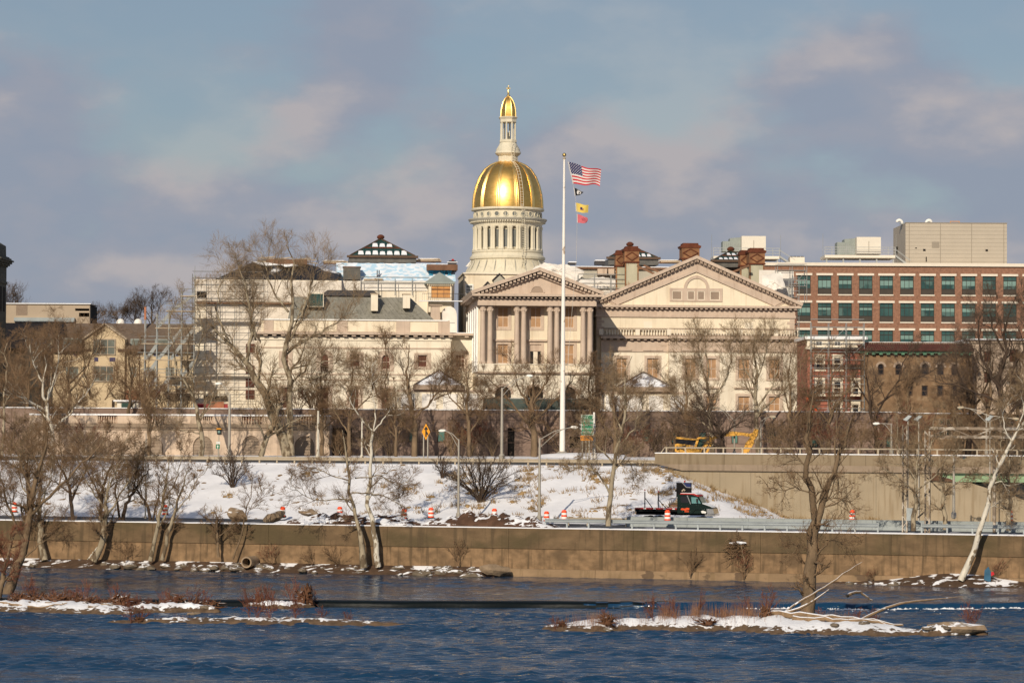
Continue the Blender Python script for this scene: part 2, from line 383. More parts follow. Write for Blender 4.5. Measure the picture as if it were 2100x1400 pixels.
# ------------------------------------------------------------------ mesh building
class MB:
    def __init__(s):
        s.v, s.f = [], []
    def quad(s, *p):
        i = len(s.v)
        s.v += [tuple(q) for q in p]
        s.f.append(tuple(range(i, i + len(p))))
        return s
    def box(s, a0, a1, b0, b1, c0, c1):
        a0, a1 = min(a0, a1), max(a0, a1)
        b0, b1 = min(b0, b1), max(b0, b1)
        c0, c1 = min(c0, c1), max(c0, c1)
        i = len(s.v)
        s.v += [(a0, b0, c0), (a1, b0, c0), (a1, b1, c0), (a0, b1, c0), (a0, b0, c1), (a1, b0, c1), (a1, b1, c1), (a0, b1, c1)]
        for q in ((0, 3, 2, 1), (4, 5, 6, 7), (0, 1, 5, 4), (1, 2, 6, 5), (2, 3, 7, 6), (3, 0, 4, 7)):
            s.f.append(tuple(i + k for k in q))
        return s
    def prism(s, poly, v0, v1, axis='v'):
        """polygon extruded: axis 'v' takes (u,z) points, 'u' takes (v,z) points, 'z' takes (u,v) points"""
        n = len(poly)
        ar = sum(poly[k][0] * poly[(k + 1) % n][1] - poly[(k + 1) % n][0] * poly[k][1] for k in range(n))
        if ar < 0:
            poly = poly[::-1]
        i = len(s.v)
        for v in (v0, v1):
            for p in poly:
                s.v.append((p[0], v, p[1]) if axis == 'v' else (v, p[0], p[1]) if axis == 'u' else (p[0], p[1], v))
        fa, fb = tuple(range(i, i + n)), tuple(range(i + 2 * n - 1, i + n - 1, -1))
        flip = (axis != 'v')
        if flip:
            fa, fb = fa[::-1], fb[::-1]
        s.f += [fa, fb]
        for k in range(n):
            q = (i + k, i + n + k, i + n + (k + 1) % n, i + (k + 1) % n)
            s.f.append(q[::-1] if flip else q)
        return s
    def tube(s, pts, r, n=6, cap=True):
        pts = [Vector(p) for p in pts]
        m = len(pts)
        rr = r if isinstance(r, (list, tuple)) else [r] * m
        if len(rr) == 2 and m > 2:
            rr = [rr[0] + (rr[1] - rr[0]) * k / (m - 1) for k in range(m)]
        i = len(s.v)
        prev = None
        for k in range(m):
            t = (pts[min(k + 1, m - 1)] - pts[max(k - 1, 0)]).normalized()
            ref = prev if prev is not None else (Vector((1, 0, 0)) if abs(t.x) < 0.9 else Vector((0, 1, 0)))
            a = (ref - t * ref.dot(t)).normalized()
            prev = a
            b = t.cross(a)
            for j in range(n):
                an = 2 * math.pi * j / n
                s.v.append(tuple(pts[k] + (a * math.cos(an) + b * math.sin(an)) * rr[k]))
        for k in range(m - 1):
            for j in range(n):
                j2 = (j + 1) % n
                s.f.append((i + k * n + j, i + k * n + j2, i + (k + 1) * n + j2, i + (k + 1) * n + j))
        if cap:
            s.f.append(tuple(i + j for j in range(n - 1, -1, -1)))
            s.f.append(tuple(i + (m - 1) * n + j for j in range(n)))
        return s
    def bar(s, p, q, w, h=None):
        """square bar between two points"""
        h = h or w
        p, q = Vector(p), Vector(q)
        t = (q - p).normalized()
        ref = Vector((0, 0, 1)) if abs(t.z) < 0.9 else Vector((1, 0, 0))
        a = t.cross(ref).normalized() * (w / 2)
        b = a.cross(t).normalized() * (h / 2)
        i = len(s.v)
        for c in (p, q):
            s.v += [tuple(c - a - b), tuple(c + a - b), tuple(c + a + b), tuple(c - a + b)]
        for f in ((0, 3, 2, 1), (4, 5, 6, 7), (0, 1, 5, 4), (1, 2, 6, 5), (2, 3, 7, 6), (3, 0, 4, 7)):
            s.f.append(tuple(i + k for k in f[::-1]))
        return s
    def lathe(s, prof, cx=0, cy=0, n=32, cap=True):
        i = len(s.v)
        m = len(prof)
        for r, z in prof:
            for j in range(n):
                a = 2 * math.pi * (j + 0.5) / n
                s.v.append((cx + r * math.cos(a), cy + r * math.sin(a), z))
        up = prof[-1][1] >= prof[0][1]
        for k in range(m - 1):
            for j in range(n):
                j2 = (j + 1) % n
                q = (i + k * n + j, i + k * n + j2, i + (k + 1) * n + j2, i + (k + 1) * n + j)
                s.f.append(q if up else q[::-1])
        if cap:
            a, b = tuple(i + j for j in range(n)), tuple(i + (m - 1) * n + j for j in range(n))
            s.f += [a[::-1], b] if up else [a, b[::-1]]
        return s
    def ball(s, c, r, n=10, m=6):
        return s.lathe([(max(0.001, r[0] * math.sin(math.pi * k / m)), c[2] - r[1] * math.cos(math.pi * k / m)) for k in range(m + 1)], c[0], c[1], n, False)

def arch_pts(a, b, zs, n=10, r=None):
    """points of a round head from (a,zs) over to (b,zs)"""
    c, R = (a + b) / 2, (b - a) / 2
    return [(c - R * math.cos(math.pi * k / n), zs + (r or R) * math.sin(math.pi * k / n)) for k in range(n + 1)]

def wall_holes(mb, u0, u1, z0, z1, v, depth, holes):
    """front skin of a wall with real openings (a,b,c,d[,'arch']) and their reveals"""
    us = sorted({u0, u1, *[h[0] for h in holes], *[h[1] for h in holes]})
    zs = sorted({z0, z1, *[h[2] for h in holes], *[h[3] for h in holes]})
    us = [x for x in us if u0 <= x <= u1]
    zs = [x for x in zs if z0 <= x <= z1]
    for a, b in zip(us, us[1:]):
        for c, d in zip(zs, zs[1:]):
            mu, mz = (a + b) / 2, (c + d) / 2
            if any(h[0] < mu < h[1] and h[2] < mz < h[3] for h in holes):
                continue
            mb.quad((a, v, c), (b, v, c), (b, v, d), (a, v, d))
    for h in holes:
        a, b, c, d = h[:4]
        w = v + depth
        if len(h) > 4:
            R = (b - a) / 2
            ar = arch_pts(a, b, d - R, 10)
            mid = ((a + b) / 2, d)
            mb.quad(*[(p[0], v, p[1]) for p in ([(a, d)] + ar[:6][::1])][::-1])
            mb.quad(*[(p[0], v, p[1]) for p in (ar[5:] + [(b, d)])][::-1])
            for p, q in zip(ar, ar[1:]):
                mb.quad((p[0], v, p[1]), (q[0], v, q[1]), (q[0], w, q[1]), (p[0], w, p[1]))
            dz = d - R
        else:
            mb.quad((a, v, d), (b, v, d), (b, w, d), (a, w, d))
            dz = d
        mb.quad((a, v, c), (a, v, dz), (a, w, dz), (a, w, c))
        mb.quad((b, v, dz), (b, v, c), (b, w, c), (b, w, dz))
        mb.quad((a, v, c), (a, w, c), (b, w, c), (b, v, c))
    w = v + depth
    mb.quad((u0, v, z0), (u0, v, z1), (u0, w, z1), (u0, w, z0))
    mb.quad((u1, v, z1), (u1, v, z0), (u1, w, z0), (u1, w, z1))
    mb.quad((u0, v, z1), (u1, v, z1), (u1, w, z1), (u0, w, z1))
    return mb

def make_mesh(name, mb, m, off=(0, 0, 0), smooth=None):
    me = bpy.data.meshes.new(name)
    o = off
    me.from_pydata([(x - o[0], y - o[1], z - o[2]) for x, y, z in mb.v], [], mb.f)
    for q in (m if isinstance(m, (list, tuple)) else [m]):
        me.materials.append(MAT[q] if isinstance(q, str) else q)
    if smooth is not None:
        me.polygons.foreach_set('use_smooth', [True] * len(me.polygons))
        me.set_sharp_from_angle(angle=math.radians(smooth))
    me.update()
    return me

def tag(o, label=None, cat=None, group=None, kind=None):
    for k, v in (('label', label), ('category', cat), ('group', group), ('kind', kind)):
        if v:
            o[k] = v
    return o
def link(name, data, parent=None, loc=None):
    o = bpy.data.objects.new(name, data)
    COL.objects.link(o)
    if parent is not None:
        o.parent = parent
    if loc is not None:
        o.location = loc
    return o

STUFFY = {'dentil_course', 'modillion_course', 'quoin', 'bracket_course', 'base_ribs', 'cupola_ribs', 'louvre_slats', 'balusters', 'balustrade', 'roof_seam', 'railing', 'grille', 'netting', 'tile_course', 'rivets'}
class Thing:
    """an Empty at the thing's base, in a ground frame; parts are given in frame coordinates"""
    def __init__(s, fr, base, name, label, cat, group=None):
        s.fr, s.b = fr, base
        s.o = link(name, None)
        s.o.empty_display_size = 0.5
        s.o.location = fr.w(*base)
        s.o.rotation_euler = (0, 0, fr.a)
        tag(s.o, label, cat, group)
    def part(s, name, mb, m, parent=None, smooth=None, label=None, kind=None):
        o = link(name, make_mesh(name, mb, m, s.b, smooth), parent or s.o)
        if kind is None and name in STUFFY:
            kind = 'stuff'                    # rows of pieces too small to pick apart
        return tag(o, label, kind=kind)
    def inst(s, name, me, at, parent=None):
        """shared mesh placed at frame point"""
        return link(name, me, parent or s.o, (at[0] - s.b[0], at[1] - s.b[1], at[2] - s.b[2]))
    def box(s, name, m, *a, parent=None):
        return s.part(name, MB().box(*a), m, parent)
    def window(s, u0, u1, z0, z1, v, fm='sash', pm='blind_dark', nx=1, nz=2, fw=0.10, arch=False, name='window', pms=None, zcuts=None):
        """sash set into its opening: frame mesh plus one child for each pane"""
        mb = MB()
        R = (u1 - u0) / 2
        zt = z1 - R if arch else z1
        mb.box(u0, u0 + fw, v, v + 0.1, z0, zt)
        mb.box(u1 - fw, u1, v, v + 0.1, z0, zt)
        mb.box(u0 + fw, u1 - fw, v, v + 0.1, z0, z0 + fw)
        if arch:
            a, b = arch_pts(u0, u1, zt, 10), arch_pts(u0 + fw, u1 - fw, zt, 10)
            for k in range(10):
                mb.prism([a[k], a[k + 1], b[k + 1], b[k]], v, v + 0.1)
        else:
            mb.box(u0 + fw, u1 - fw, v, v + 0.1, z1 - fw, z1)
        ia, ib, ja, jb = u0 + fw, u1 - fw, z0 + fw, (z1 - fw)
        cz = [ja + (jb - ja) * t for t in (zcuts or [k / nz for k in range(1, nz)])]
        cu = [ia + (ib - ia) * k / nx for k in range(1, nx)]
        h = fw * 0.35
        for c in cz:
            if not (arch and c > zt):
                mb.box(ia, ib, v + 0.02, v + 0.09, c - h, c + h)
        for c in cu:
            mb.box(c - h, c + h, v + 0.015, v + 0.085, ja, jb)
        wn_ = s.part(name, mb, fm)
        eu, ez = [ia] + cu + [ib], [ja] + cz + [jb]
        k = 0
        for j in range(len(ez) - 1):
            for i in range(len(eu) - 1):
                q = pms[k % len(pms)] if pms else pm
                k += 1
                if arch and j == len(ez) - 2:
                    top = arch_pts(ia, ib, zt, 10)
                    lo = min(ez[j], zt)
                    pts = [(ia, lo)] + top + [(ib, lo)] if i == 0 and nx == 1 else [(eu[i], lo), (eu[i], zt + R * 0.8), (eu[i + 1], zt + R * 0.8), (eu[i + 1], lo)]
                    pb = MB().prism(pts, v + 0.05, v + 0.07)
                else:
                    pb = MB().box(eu[i], eu[i + 1], v + 0.05, v + 0.07, ez[j], ez[j + 1])
                s.part('pane', pb, q, wn_)
        return wn_

def struct(name, mb, m, fr=G0, smooth=None, kind='structure', label=None, cat=None):
    o = link(name, make_mesh(name, mb, m, (0, 0, 0), smooth))
    o.location = (fr.x, fr.y, 0)
    o.rotation_euler = (0, 0, fr.a)
    return tag(o, label, cat, kind=kind)

# ------------------------------------------------------------------ trees (vectorised branches)
def unit(a):
    return a / np.maximum(np.linalg.norm(a, axis=-1, keepdims=True), 1e-9)

def np_mesh(name, V, Q, m, smooth=True):
    me = bpy.data.meshes.new(name)
    me.vertices.add(len(V))
    me.vertices.foreach_set('co', V.astype(np.float32).ravel())
    n = len(Q)
    k = Q.shape[1]
    me.loops.add(n * k)
    me.loops.foreach_set('vertex_index', Q.astype(np.int32).ravel())
    me.polygons.add(n)
    me.polygons.foreach_set('loop_start', np.arange(0, n * k, k, dtype=np.int32))
    if smooth:
        me.polygons.foreach_set('use_smooth', np.ones(n, dtype=bool))
    me.materials.append(MAT[m])
    me.update(calc_edges=True)
    return me

def tubes(pts, rad, s):
    """(n,k,3) polylines with (n,k) radii -> vertices and quads"""
    n, k, _ = pts.shape
    tan = np.empty_like(pts)
    tan[:, 1:-1] = pts[:, 2:] - pts[:, :-2]
    tan[:, 0] = pts[:, 1] - pts[:, 0]
    tan[:, -1] = pts[:, -1] - pts[:, -2]
    tan = unit(tan)
    ref = np.zeros((n, 1, 3))
    ax = np.argmin(np.abs(tan.mean(axis=1)), axis=1)
    ref[np.arange(n), 0, ax] = 1.0
    a = unit(np.cross(tan, np.broadcast_to(ref, tan.shape)))
    b = np.cross(tan, a)
    an = np.arange(s) * 2 * np.pi / s
    ring = a[:, :, None, :] * np.cos(an)[None, None, :, None] + b[:, :, None, :] * np.sin(an)[None, None, :, None]
    V = pts[:, :, None, :] + ring * rad[:, :, None, None]
    idx = np.arange(n * k * s).reshape(n, k, s)
    nx = np.roll(idx, -1, axis=2)
    Q = np.stack([idx[:, :-1], nx[:, :-1], nx[:, 1:], idx[:, 1:]], axis=-1).reshape(-1, 4)
    return V.reshape(-1, 3), Q

def merge(parts):
    V, Q, o = [], [], 0
    for v, q in parts:
        V.append(v)
        Q.append(q + o)
        o += len(v)
    return np.concatenate(V), np.concatenate(Q)

def resample(p, r, k):
    p = np.array(p, float)
    # smooth the hand-placed line a little before resampling
    d = np.concatenate([[0], np.cumsum(np.linalg.norm(np.diff(p, axis=0), axis=1))])
    t = np.linspace(0, d[-1], k)
    q = np.stack([np.interp(t, d, p[:, i]) for i in range(3)], axis=1)
    q[1:-1] = 0.25 * q[:-2] + 0.5 * q[1:-1] + 0.25 * q[2:]
    rr = np.interp(t / d[-1], np.linspace(0, 1, len(r)), r)
    return q, rr

def sprout(rng, pts, rad, m, L, t0=0.25, t1=1.0, ang=50, up=0.25, k=5, rr=0.6, gn=0.18, rmin=0.006, tip=0.35, taper=0.6, rel=True):
    """m children on every parent: returns polylines and radii"""
    n, K, _ = pts.shape
    plen = np.linalg.norm(np.diff(pts, axis=1), axis=2).sum(axis=1)
    t = (np.arange(m)[None, :] + rng.random((n, m))) / m * (t1 - t0) + t0
    x = np.clip(t * (K - 1), 0, K - 1.001)
    i = x.astype(int)
    f = (x - i)[..., None]
    ar = np.arange(n)[:, None]
    pos = pts[ar, i] * (1 - f) + pts[ar, i + 1] * f
    tg = unit(pts[ar, i + 1] - pts[ar, i])
    pr = rad[ar, i] * (1 - f[..., 0]) + rad[ar, i + 1] * f[..., 0]
    ran = unit(rng.normal(size=(n, m, 3)))
    perp = unit(ran - tg * (ran * tg).sum(-1, keepdims=True))
    a = np.radians(ang * (0.7 + 0.6 * rng.random((n, m))))[..., None]
    d = tg * np.cos(a) + perp * np.sin(a)
    d[..., 2] += up * 0.6
    d = unit(d)
    base = plen[:, None] * L if rel else L
    ln = base * (1.0 - taper * (t - t0) / max(1e-6, (1 - t0))) * (0.65 + 0.7 * rng.random((n, m)))
    N = n * m
    out = np.empty((N, k, 3))
    out[:, 0] = pos.reshape(N, 3)
    d = d.reshape(N, 3)
    st = (ln.reshape(N) / (k - 1))[:, None]
    for j in range(1, k):
        out[:, j] = out[:, j - 1] + d * st
        d = d + rng.normal(size=d.shape) * gn
        d[:, 2] += up * 0.22
        d = unit(d)
    r0 = np.maximum(pr.reshape(N) * rr, rmin)
    r0 = np.minimum(r0, np.maximum(pr.reshape(N) * 0.95, rmin))
    R = r0[:, None] * np.linspace(1, tip, k)[None, :]
    return out, np.maximum(R, rmin * 0.6)

N_TRI = 0
def plant(name, label, cat, limbs, levels, bark, twig, seed, base=None, group=None, sides0=8, split=1, tname='trunk', cname='crown'):
    """limbs: world polylines with radii; levels: sprout settings from limbs outward. The first `split` levels go with the trunk."""
    global N_TRI
    rng = np.random.default_rng(seed)
    P0, R0 = [], []
    for pts, r in limbs:
        q, rr = resample(pts, r, 12)
        sc = np.linalg.norm(q[-1] - q[0]) * 0.012
        w = np.linspace(0, 1, 12)[:, None]
        q = q + rng.normal(size=q.shape) * sc * np.minimum(w * 3, 1)
        P0.append(q)
        R0.append(rr)
    P0, R0 = np.array(P0), np.array(R0)
    if base is None:
        base = P0[0, 0].copy()
    lv = [(P0, R0, sides0)]
    for s in levels:
        s = dict(s)
        sd = s.pop('s', 3)
        p, r = sprout(rng, lv[-1][0], lv[-1][1], **s)
        lv.append((p, r, sd))
    o = link(name, None, None, tuple(base))
    o.empty_display_size = 0.5
    tag(o, label, cat, group)
    b = np.array(base)[None, :]
    V, Q = merge([tubes(*x) for x in lv[:1 + split]])
    link(tname, np_mesh(tname, V - b, Q, bark), o)
    N_TRI += 2 * len(Q)
    if len(lv) > 1 + split:
        V, Q = merge([tubes(*x) for x in lv[1 + split:]])
        tag(link(cname, np_mesh(cname, V - b, Q, twig), o), kind='stuff' if cname == 'twigs' else None)
        N_TRI += 2 * len(Q)
    return o

def copy_tree(o, loc, rz=0.0, sc=1.0, label=None, tilt=0.0):
    c = o.copy()
    COL.objects.link(c)
    c.location = loc
    c.rotation_euler = (tilt, tilt * 0.7, rz)
    c.scale = (sc, sc, sc) if not isinstance(sc, tuple) else sc
    if label:
        c['label'] = label
    for ch in o.children:
        d = ch.copy()
        COL.objects.link(d)
        d.parent = c
    return c

# ------------------------------------------------------------------ the lie of the land
U_BR = W.u(1928, 33, 960)            # where the bridge opening starts
U_RW = W.u(1352, 33, 940)            # left end of the retaining wall
def gz(u, v):
    """height of the ground behind the river wall (W frame)"""
    if v < 13.5:
        return 5.1
    t = min(1.0, max(0.0, (v - 13.5) / 20.0))
    top = 10.55
    z = 5.1 + (top - 5.1) * (t * 0.82 + 0.18 * t * t * (3 - 2 * t))
    if u > U_RW and v < 33.2:
        z = min(z, max(5.1, 10.45 - (u - U_RW) * 0.36))
    if u > U_BR and 33.2 <= v < 49:
        z = 5.1
    elif v > 33.2:
        z = top + min(0.55, (v - 33.2) * 0.03)
    return z

def noise_mat_snow():
    m = mat('snow_ground', (0.74, 0.745, 0.775), 0.8, 0.05, 0.8, bump=0.5, bscale=1.5, col2=(0.21, 0.135, 0.065), thr=(0.64, 0.67), zs=1.4)
    nt = m.node_tree
    return m
noise_mat_snow()
rg = random.Random(5)
def wob(x, y, s=1.0, seed=0):
    return (math.sin(x * 0.9 * s + y * 0.37 * s + seed) + math.sin(x * 0.31 * s - y * 1.1 * s + 1.7 + seed) + math.sin(x * 2.1 * s + y * 1.7 * s + 0.6 + seed) * 0.6) / 2.6

mb = MB()
us = [-420, -300, -200, -140, -105] + [-90 + 1.5 * i for i in range(121)] + [105, 140, 200, 300, 420]
us = sorted(us + [U_BR - 0.05, U_BR + 0.05])
vs = [0.55, 1.5, 3.4, 13.4] + [13.5 + 0.8 * i for i in range(24)] + [32.9, 33.15, 33.25, 34.0, 37, 42, 48.9, 49.1, 60, 100]
for v in vs:
    for u in us:
        z = gz(u, v)
        if 14 < v < 32.5:
            z += 0.16 * wob(u, v) + 0.05 * wob(u * 3, v * 3)
        mb.v.append((u, v, z))
nu = len(us)
for j in range(len(vs) - 1):
    for i in range(nu - 1):
        mb.f.append((j * nu + i, j * nu + i + 1, (j + 1) * nu + i + 1, (j + 1) * nu + i))
struct('snowy_embankment', mb, 'snow_ground', W, smooth=60)
struct('plaza', MB().quad((-900, 2.5, 16.2), (900, 2.5, 16.2), (900, 2600, 16.2), (-900, 2600, 16.2)), 'asphalt_top', GA)
struct('lower_road', MB().quad((-300, 3.6, 5.104), (300, 3.6, 5.104), (300, 13.2, 5.104), (-300, 13.2, 5.104)), 'asphalt', W)
struct('upper_road', MB().quad((-300, 36, 10.70), (U_BR - 0.5, 36, 10.70), (U_BR - 0.5, 44, 10.94), (-300, 44, 10.94)), 'asphalt_top', W)

# ---- the river: lower pool, weir lip and upper pool
def water_mat(name, strength, sc, foam=False):
    m = bpy.data.materials.new(name)
    m.use_nodes = True
    N, L = m.node_tree.nodes, m.node_tree.links
    bs = N['Principled BSDF']
    bs.inputs['Base Color'].default_value = (0.006, 0.036, 0.085, 1)
    bs.inputs['Roughness'].default_value = 0.07
    bs.inputs['IOR'].default_value = 1.333
    geo = N.new('ShaderNodeNewGeometry')
    hs = None
    for k, (s, vec, w) in enumerate(((2.2, (0.5, 1.0, 1), 1.0), (5.0, (0.6, 1.0, 1), 0.5))):
        mp = N.new('ShaderNodeMapping')
        mp.inputs['Scale'].default_value = vec
        mp.inputs['Rotation'].default_value = (0, 0, 0.10 - 0.12 * k)
        L.new(geo.outputs['Position'], mp.inputs[0])
        t = N.new('ShaderNodeTexNoise')
        t.inputs['Scale'].default_value = s * sc
        t.inputs['Detail'].default_value = 3.0
        t.inputs['Roughness'].default_value = 0.55
        L.new(mp.outputs[0], t.inputs['Vector'])
        mu = N.new('ShaderNodeMath')
        mu.operation = 'MULTIPLY_ADD'
        L.new(t.outputs['Fac'], mu.inputs[0])
        mu.inputs[1].default_value = w
        if hs is None:
            mu.inputs[2].default_value = 0
        else:
            L.new(hs, mu.inputs[2])
        hs = mu.outputs[0]
    b = N.new('ShaderNodeBump')
    b.inputs['Strength'].default_value = strength
    b.inputs['Distance'].default_value = 0.1
    L.new(hs, b.inputs['Height'])
    L.new(b.outputs[0], bs.inputs['Normal'])
    if name == 'water_lip':
        bs.inputs['Specular IOR Level'].default_value = 0.15
        bs.inputs['Roughness'].default_value = 0.4
        bs.inputs['Base Color'].default_value = (0.004, 0.007, 0.009, 1)
    MAT[name] = m
water_mat('water_low', 1.0, 1.0)
water_mat('water_up', 0.55, 0.9)
water_mat('water_lip', 0.25, 1.2)
WE = Frame(0, 228.5, -1.0)          # weir line
def weir_v(u):
    return 0.8 * math.sin(u * 0.045) + 0.22 * math.sin(u * 0.31 + 1) + 0.1 * math.sin(u * 0.83) + (0.012 * (u - 22) ** 2 * 0.6 if u > 22 else 0)
wu = [-1500, -600, -250, -120] + [-80 + i for i in range(161)] + [120, 250, 600, 1500]
def waves(X, Y, amp, seed, lmin=0.6, lmax=1.7, n=64):
    """wind ripples: many small sine trains, crests mostly across the view, stronger and weaker in long patches"""
    r = np.random.default_rng(seed)
    Z = np.zeros_like(X)
    for k in range(n):
        L = lmin * (lmax / lmin) ** r.random()
        th = np.pi / 2 + r.normal() * 0.36
        kx, ky = np.cos(th) * 2 * np.pi / L, np.sin(th) * 2 * np.pi / L
        Z += np.sin(kx * X + ky * Y + r.random() * 6.28) * L ** 0.9 / np.sqrt(n) * amp
    M = np.zeros_like(X)
    for k in range(14):
        L = 5 + 30 * r.random()
        M += np.sin(X * 2 * np.pi / (L * 3.0) + Y * 2 * np.pi / L * (0.6 + 0.6 * r.random()) + r.random() * 6.28)
    M = 0.90 + 0.34 * M / np.sqrt(14 / 2)
    return Z * np.clip(M, 0.35, 1.7)
def water_sheet(name, m, fr, x0, x1, dx, y0, y1, z, amp, seed, edge=None, calm=None):
    xs, ys = np.arange(x0, x1 + dx, dx), np.linspace(0, 1, int((y1 - y0) / 0.21))
    X, T_ = np.meshgrid(xs, ys)
    lo, hi = (y0, y1) if edge is None else edge(X)
    Y = lo + (hi - lo) * T_
    Z = waves(X, Y, amp, seed) * np.clip(np.minimum(T_, 1 - T_) * 40, 0, 1)
    if calm is not None:
        Z *= calm(X, Y)
    V = np.stack([X, Y, Z + z], axis=-1).reshape(-1, 3)
    ny_, nx_ = X.shape
    I = np.arange(ny_ * nx_).reshape(ny_, nx_)
    Q = np.stack([I[:-1, :-1], I[:-1, 1:], I[1:, 1:], I[1:, :-1]], axis=-1).reshape(-1, 4)
    # plain water beyond the rippled field
    o0 = len(V)
    E = 1500.0
    def strip(xa, xb, ya, yb):
        nonlocal V, Q
        n = len(V)
        V = np.concatenate([V, [[xa, ya, z], [xb, ya, z], [xb, yb, z], [xa, yb, z]]])
        Q = np.concatenate([Q, [[n, n + 1, n + 2, n + 3]]])
    ylo, yhi = (y0, y1) if edge is None else (float(np.min(lo)), float(np.max(hi)))
    if name.endswith('below_weir'):
        strip(-E, E, -700, ylo)
    strip(-E, xs[0], ylo, yhi)
    strip(xs[-1], E, ylo, yhi)
    o = link(name, np_mesh(name, V, Q, m))
    o.location = (fr.x, fr.y, 0)
    o.rotation_euler = (0, 0, fr.a)
    tag(o, kind='structure')
wv_np = lambda X: 0.8 * np.sin(X * 0.045) + 0.22 * np.sin(X * 0.31 + 1) + 0.1 * np.sin(X * 0.83) + np.where(X > 22, 0.0072 * (X - 22) ** 2, 0)
water_sheet('river_below_weir', 'water_low', WE, -62, 62, 0.48, -84, 0, 0.0, 0.074, 4, edge=lambda X: (np.full_like(X, -84.0), wv_np(X) - 0.25))
prof = [(-0.13, -0.10), (-0.11, 0.08), (-0.08, 0.24), (-0.02, 0.38), (0.10, 0.46), (0.45, 0.495), (1.2, 0.5)]
mb = MB()
for u in wu:
    drop = 1.0 if u < 20 else max(0.55, 1 - (u - 20) * 0.03)
    for dv, z in prof:
        mb.v.append((u, weir_v(u) + dv * (1 if u < 8 else 1 + (u - 8) * 0.12), z * drop + 0.5 * (1 - drop) * (1 if z > 0.2 else 0) + (0.05 * wob(u * 1.3, z * 3, 1, 2) + 0.05 * wob(u * 0.25, 0, 1, 4) + (0.09 * wob(u * 2.1, z * 9, 1, 6) if u > 8 else 0) if 0 < z < 0.49 else 0)))
for i in range(len(wu) - 1):
    for k in range(len(prof) - 1):
        a = i * len(prof) + k
        mb.f.append((a, a + len(prof), a + len(prof) + 1, a + 1))
o = struct('weir_water', mb, ['water_lip', 'water_low'], WE, smooth=80)
o.data.polygons.foreach_set('material_index', [1 if mb.v[f[0]][0] > 9 + 4 * math.sin(k * 1.7) else 0 for k, f in enumerate(mb.f)])
water_sheet('river_above_weir', 'water_up', WE, -64, 64, 0.55, 1.2, 60, 0.5, 0.030, 9, edge=lambda X: (wv_np(X) + 1.2 * np.where(X < 8, 1, 1 + (X - 8) * 0.12), np.full_like(X, 62.0)))
struct('river_bed', MB().quad((-1500, -900, -1.2), (1500, -900, -1.2), (1500, 420, -1.2), (-1500, 420, -1.2)), 'mud', G0)

# white water tumbling at the right end of the weir
rf = random.Random(3)
mb = MB()
for k in range(1100):
    u = 19 + 28 * rf.random() ** 0.7
    v = weir_v(u) - 0.25 - abs(rf.gauss(0, 1.0)) ** 1.5 * (0.35 + (u - 19) * 0.05)
    if wob(u * 1.4, v * 1.7, 1, 5) < -0.15:
        continue
    a, b = 0.05 + 0.26 * rf.random() ** 2, 0.04 + 0.09 * rf.random()
    h = 0.02 + 0.16 * rf.random() ** 2 * (1 if v > weir_v(u) - 1.2 else 0.4)
    n = 6
    i = len(mb.v)
    for j in range(n):
        an = 2 * math.pi * j / n
        mb.v.append((u + a * math.cos(an) * (0.7 + 0.6 * rf.random()), v + b * math.sin(an), 0.03))
    mb.v.append((u, v, h))
    for j in range(n):
        mb.f.append((i + j, i + (j + 1) % n, i + n))
struct('white_water', mb, 'snow', WE, smooth=80, kind='stuff', label='white foam tumbling at the right end of the weir', cat='foam')

# ---- islands: low gravel bars with snow on them
ISL = []
def island_z(x, y, low=0.05):
    """height of whichever island lies under a point"""
    best = (9.0, low)
    for A_ in ISL:
        d = (A_[:, 0] - x) ** 2 + (A_[:, 1] - y) ** 2
        i = int(np.argmin(d))
        if d[i] < best[0]:
            best = (float(d[i]), float(A_[i, 2]))
    return max(low, best[1]) if best[0] < 1.0 else low
def island(name, fr, u0, u1, v0, v1, h, seed, m='island_ground', z0=0.0, nu=90, nv=16, lean=0.5):
    mb = MB()
    r = random.Random(seed)
    ph = [r.random() * 6.28 for _ in range(6)]
    for j in range(nv + 1):
        for i in range(nu + 1):
            s, t = i / nu, j / nv
            e = math.sin(math.pi * min(1, max(0, s))) ** 0.45
            wid = e * (0.72 + 0.28 * math.sin(s * 9 + ph[0]) * math.sin(s * 17 + ph[1]))
            c = (v0 + v1) / 2 + 0.20 * (v1 - v0) * math.sin(s * 5 + ph[2])
            q = 2 * t - 1
            v = c + q * wid * (v1 - v0) / 2
            z = (1 - abs(q) ** 2.2) * h * (0.25 + 0.75 * e) * (0.86 + 0.14 * wob(s * 30, t * 4, 1, ph[3]) + 0.12 * wob(s * 75, t * 7, 1, ph[5])) - 0.12 + 0.05 * wob(s * 120, t * 12, 1, ph[4]) + r.uniform(-0.05, 0.05) * e
            mb.v.append((u0 + (u1 - u0) * s, v, z0 + z))
    for j in range(nv):
        for i in range(nu):
            a = j * (nu + 1) + i
            mb.f.append((a, a + 1, a + nu + 2, a + nu + 1))
    ISL.append(np.array([tuple(fr.w(*p)) for p in mb.v]))
    return struct(name, mb, m, fr, smooth=50)
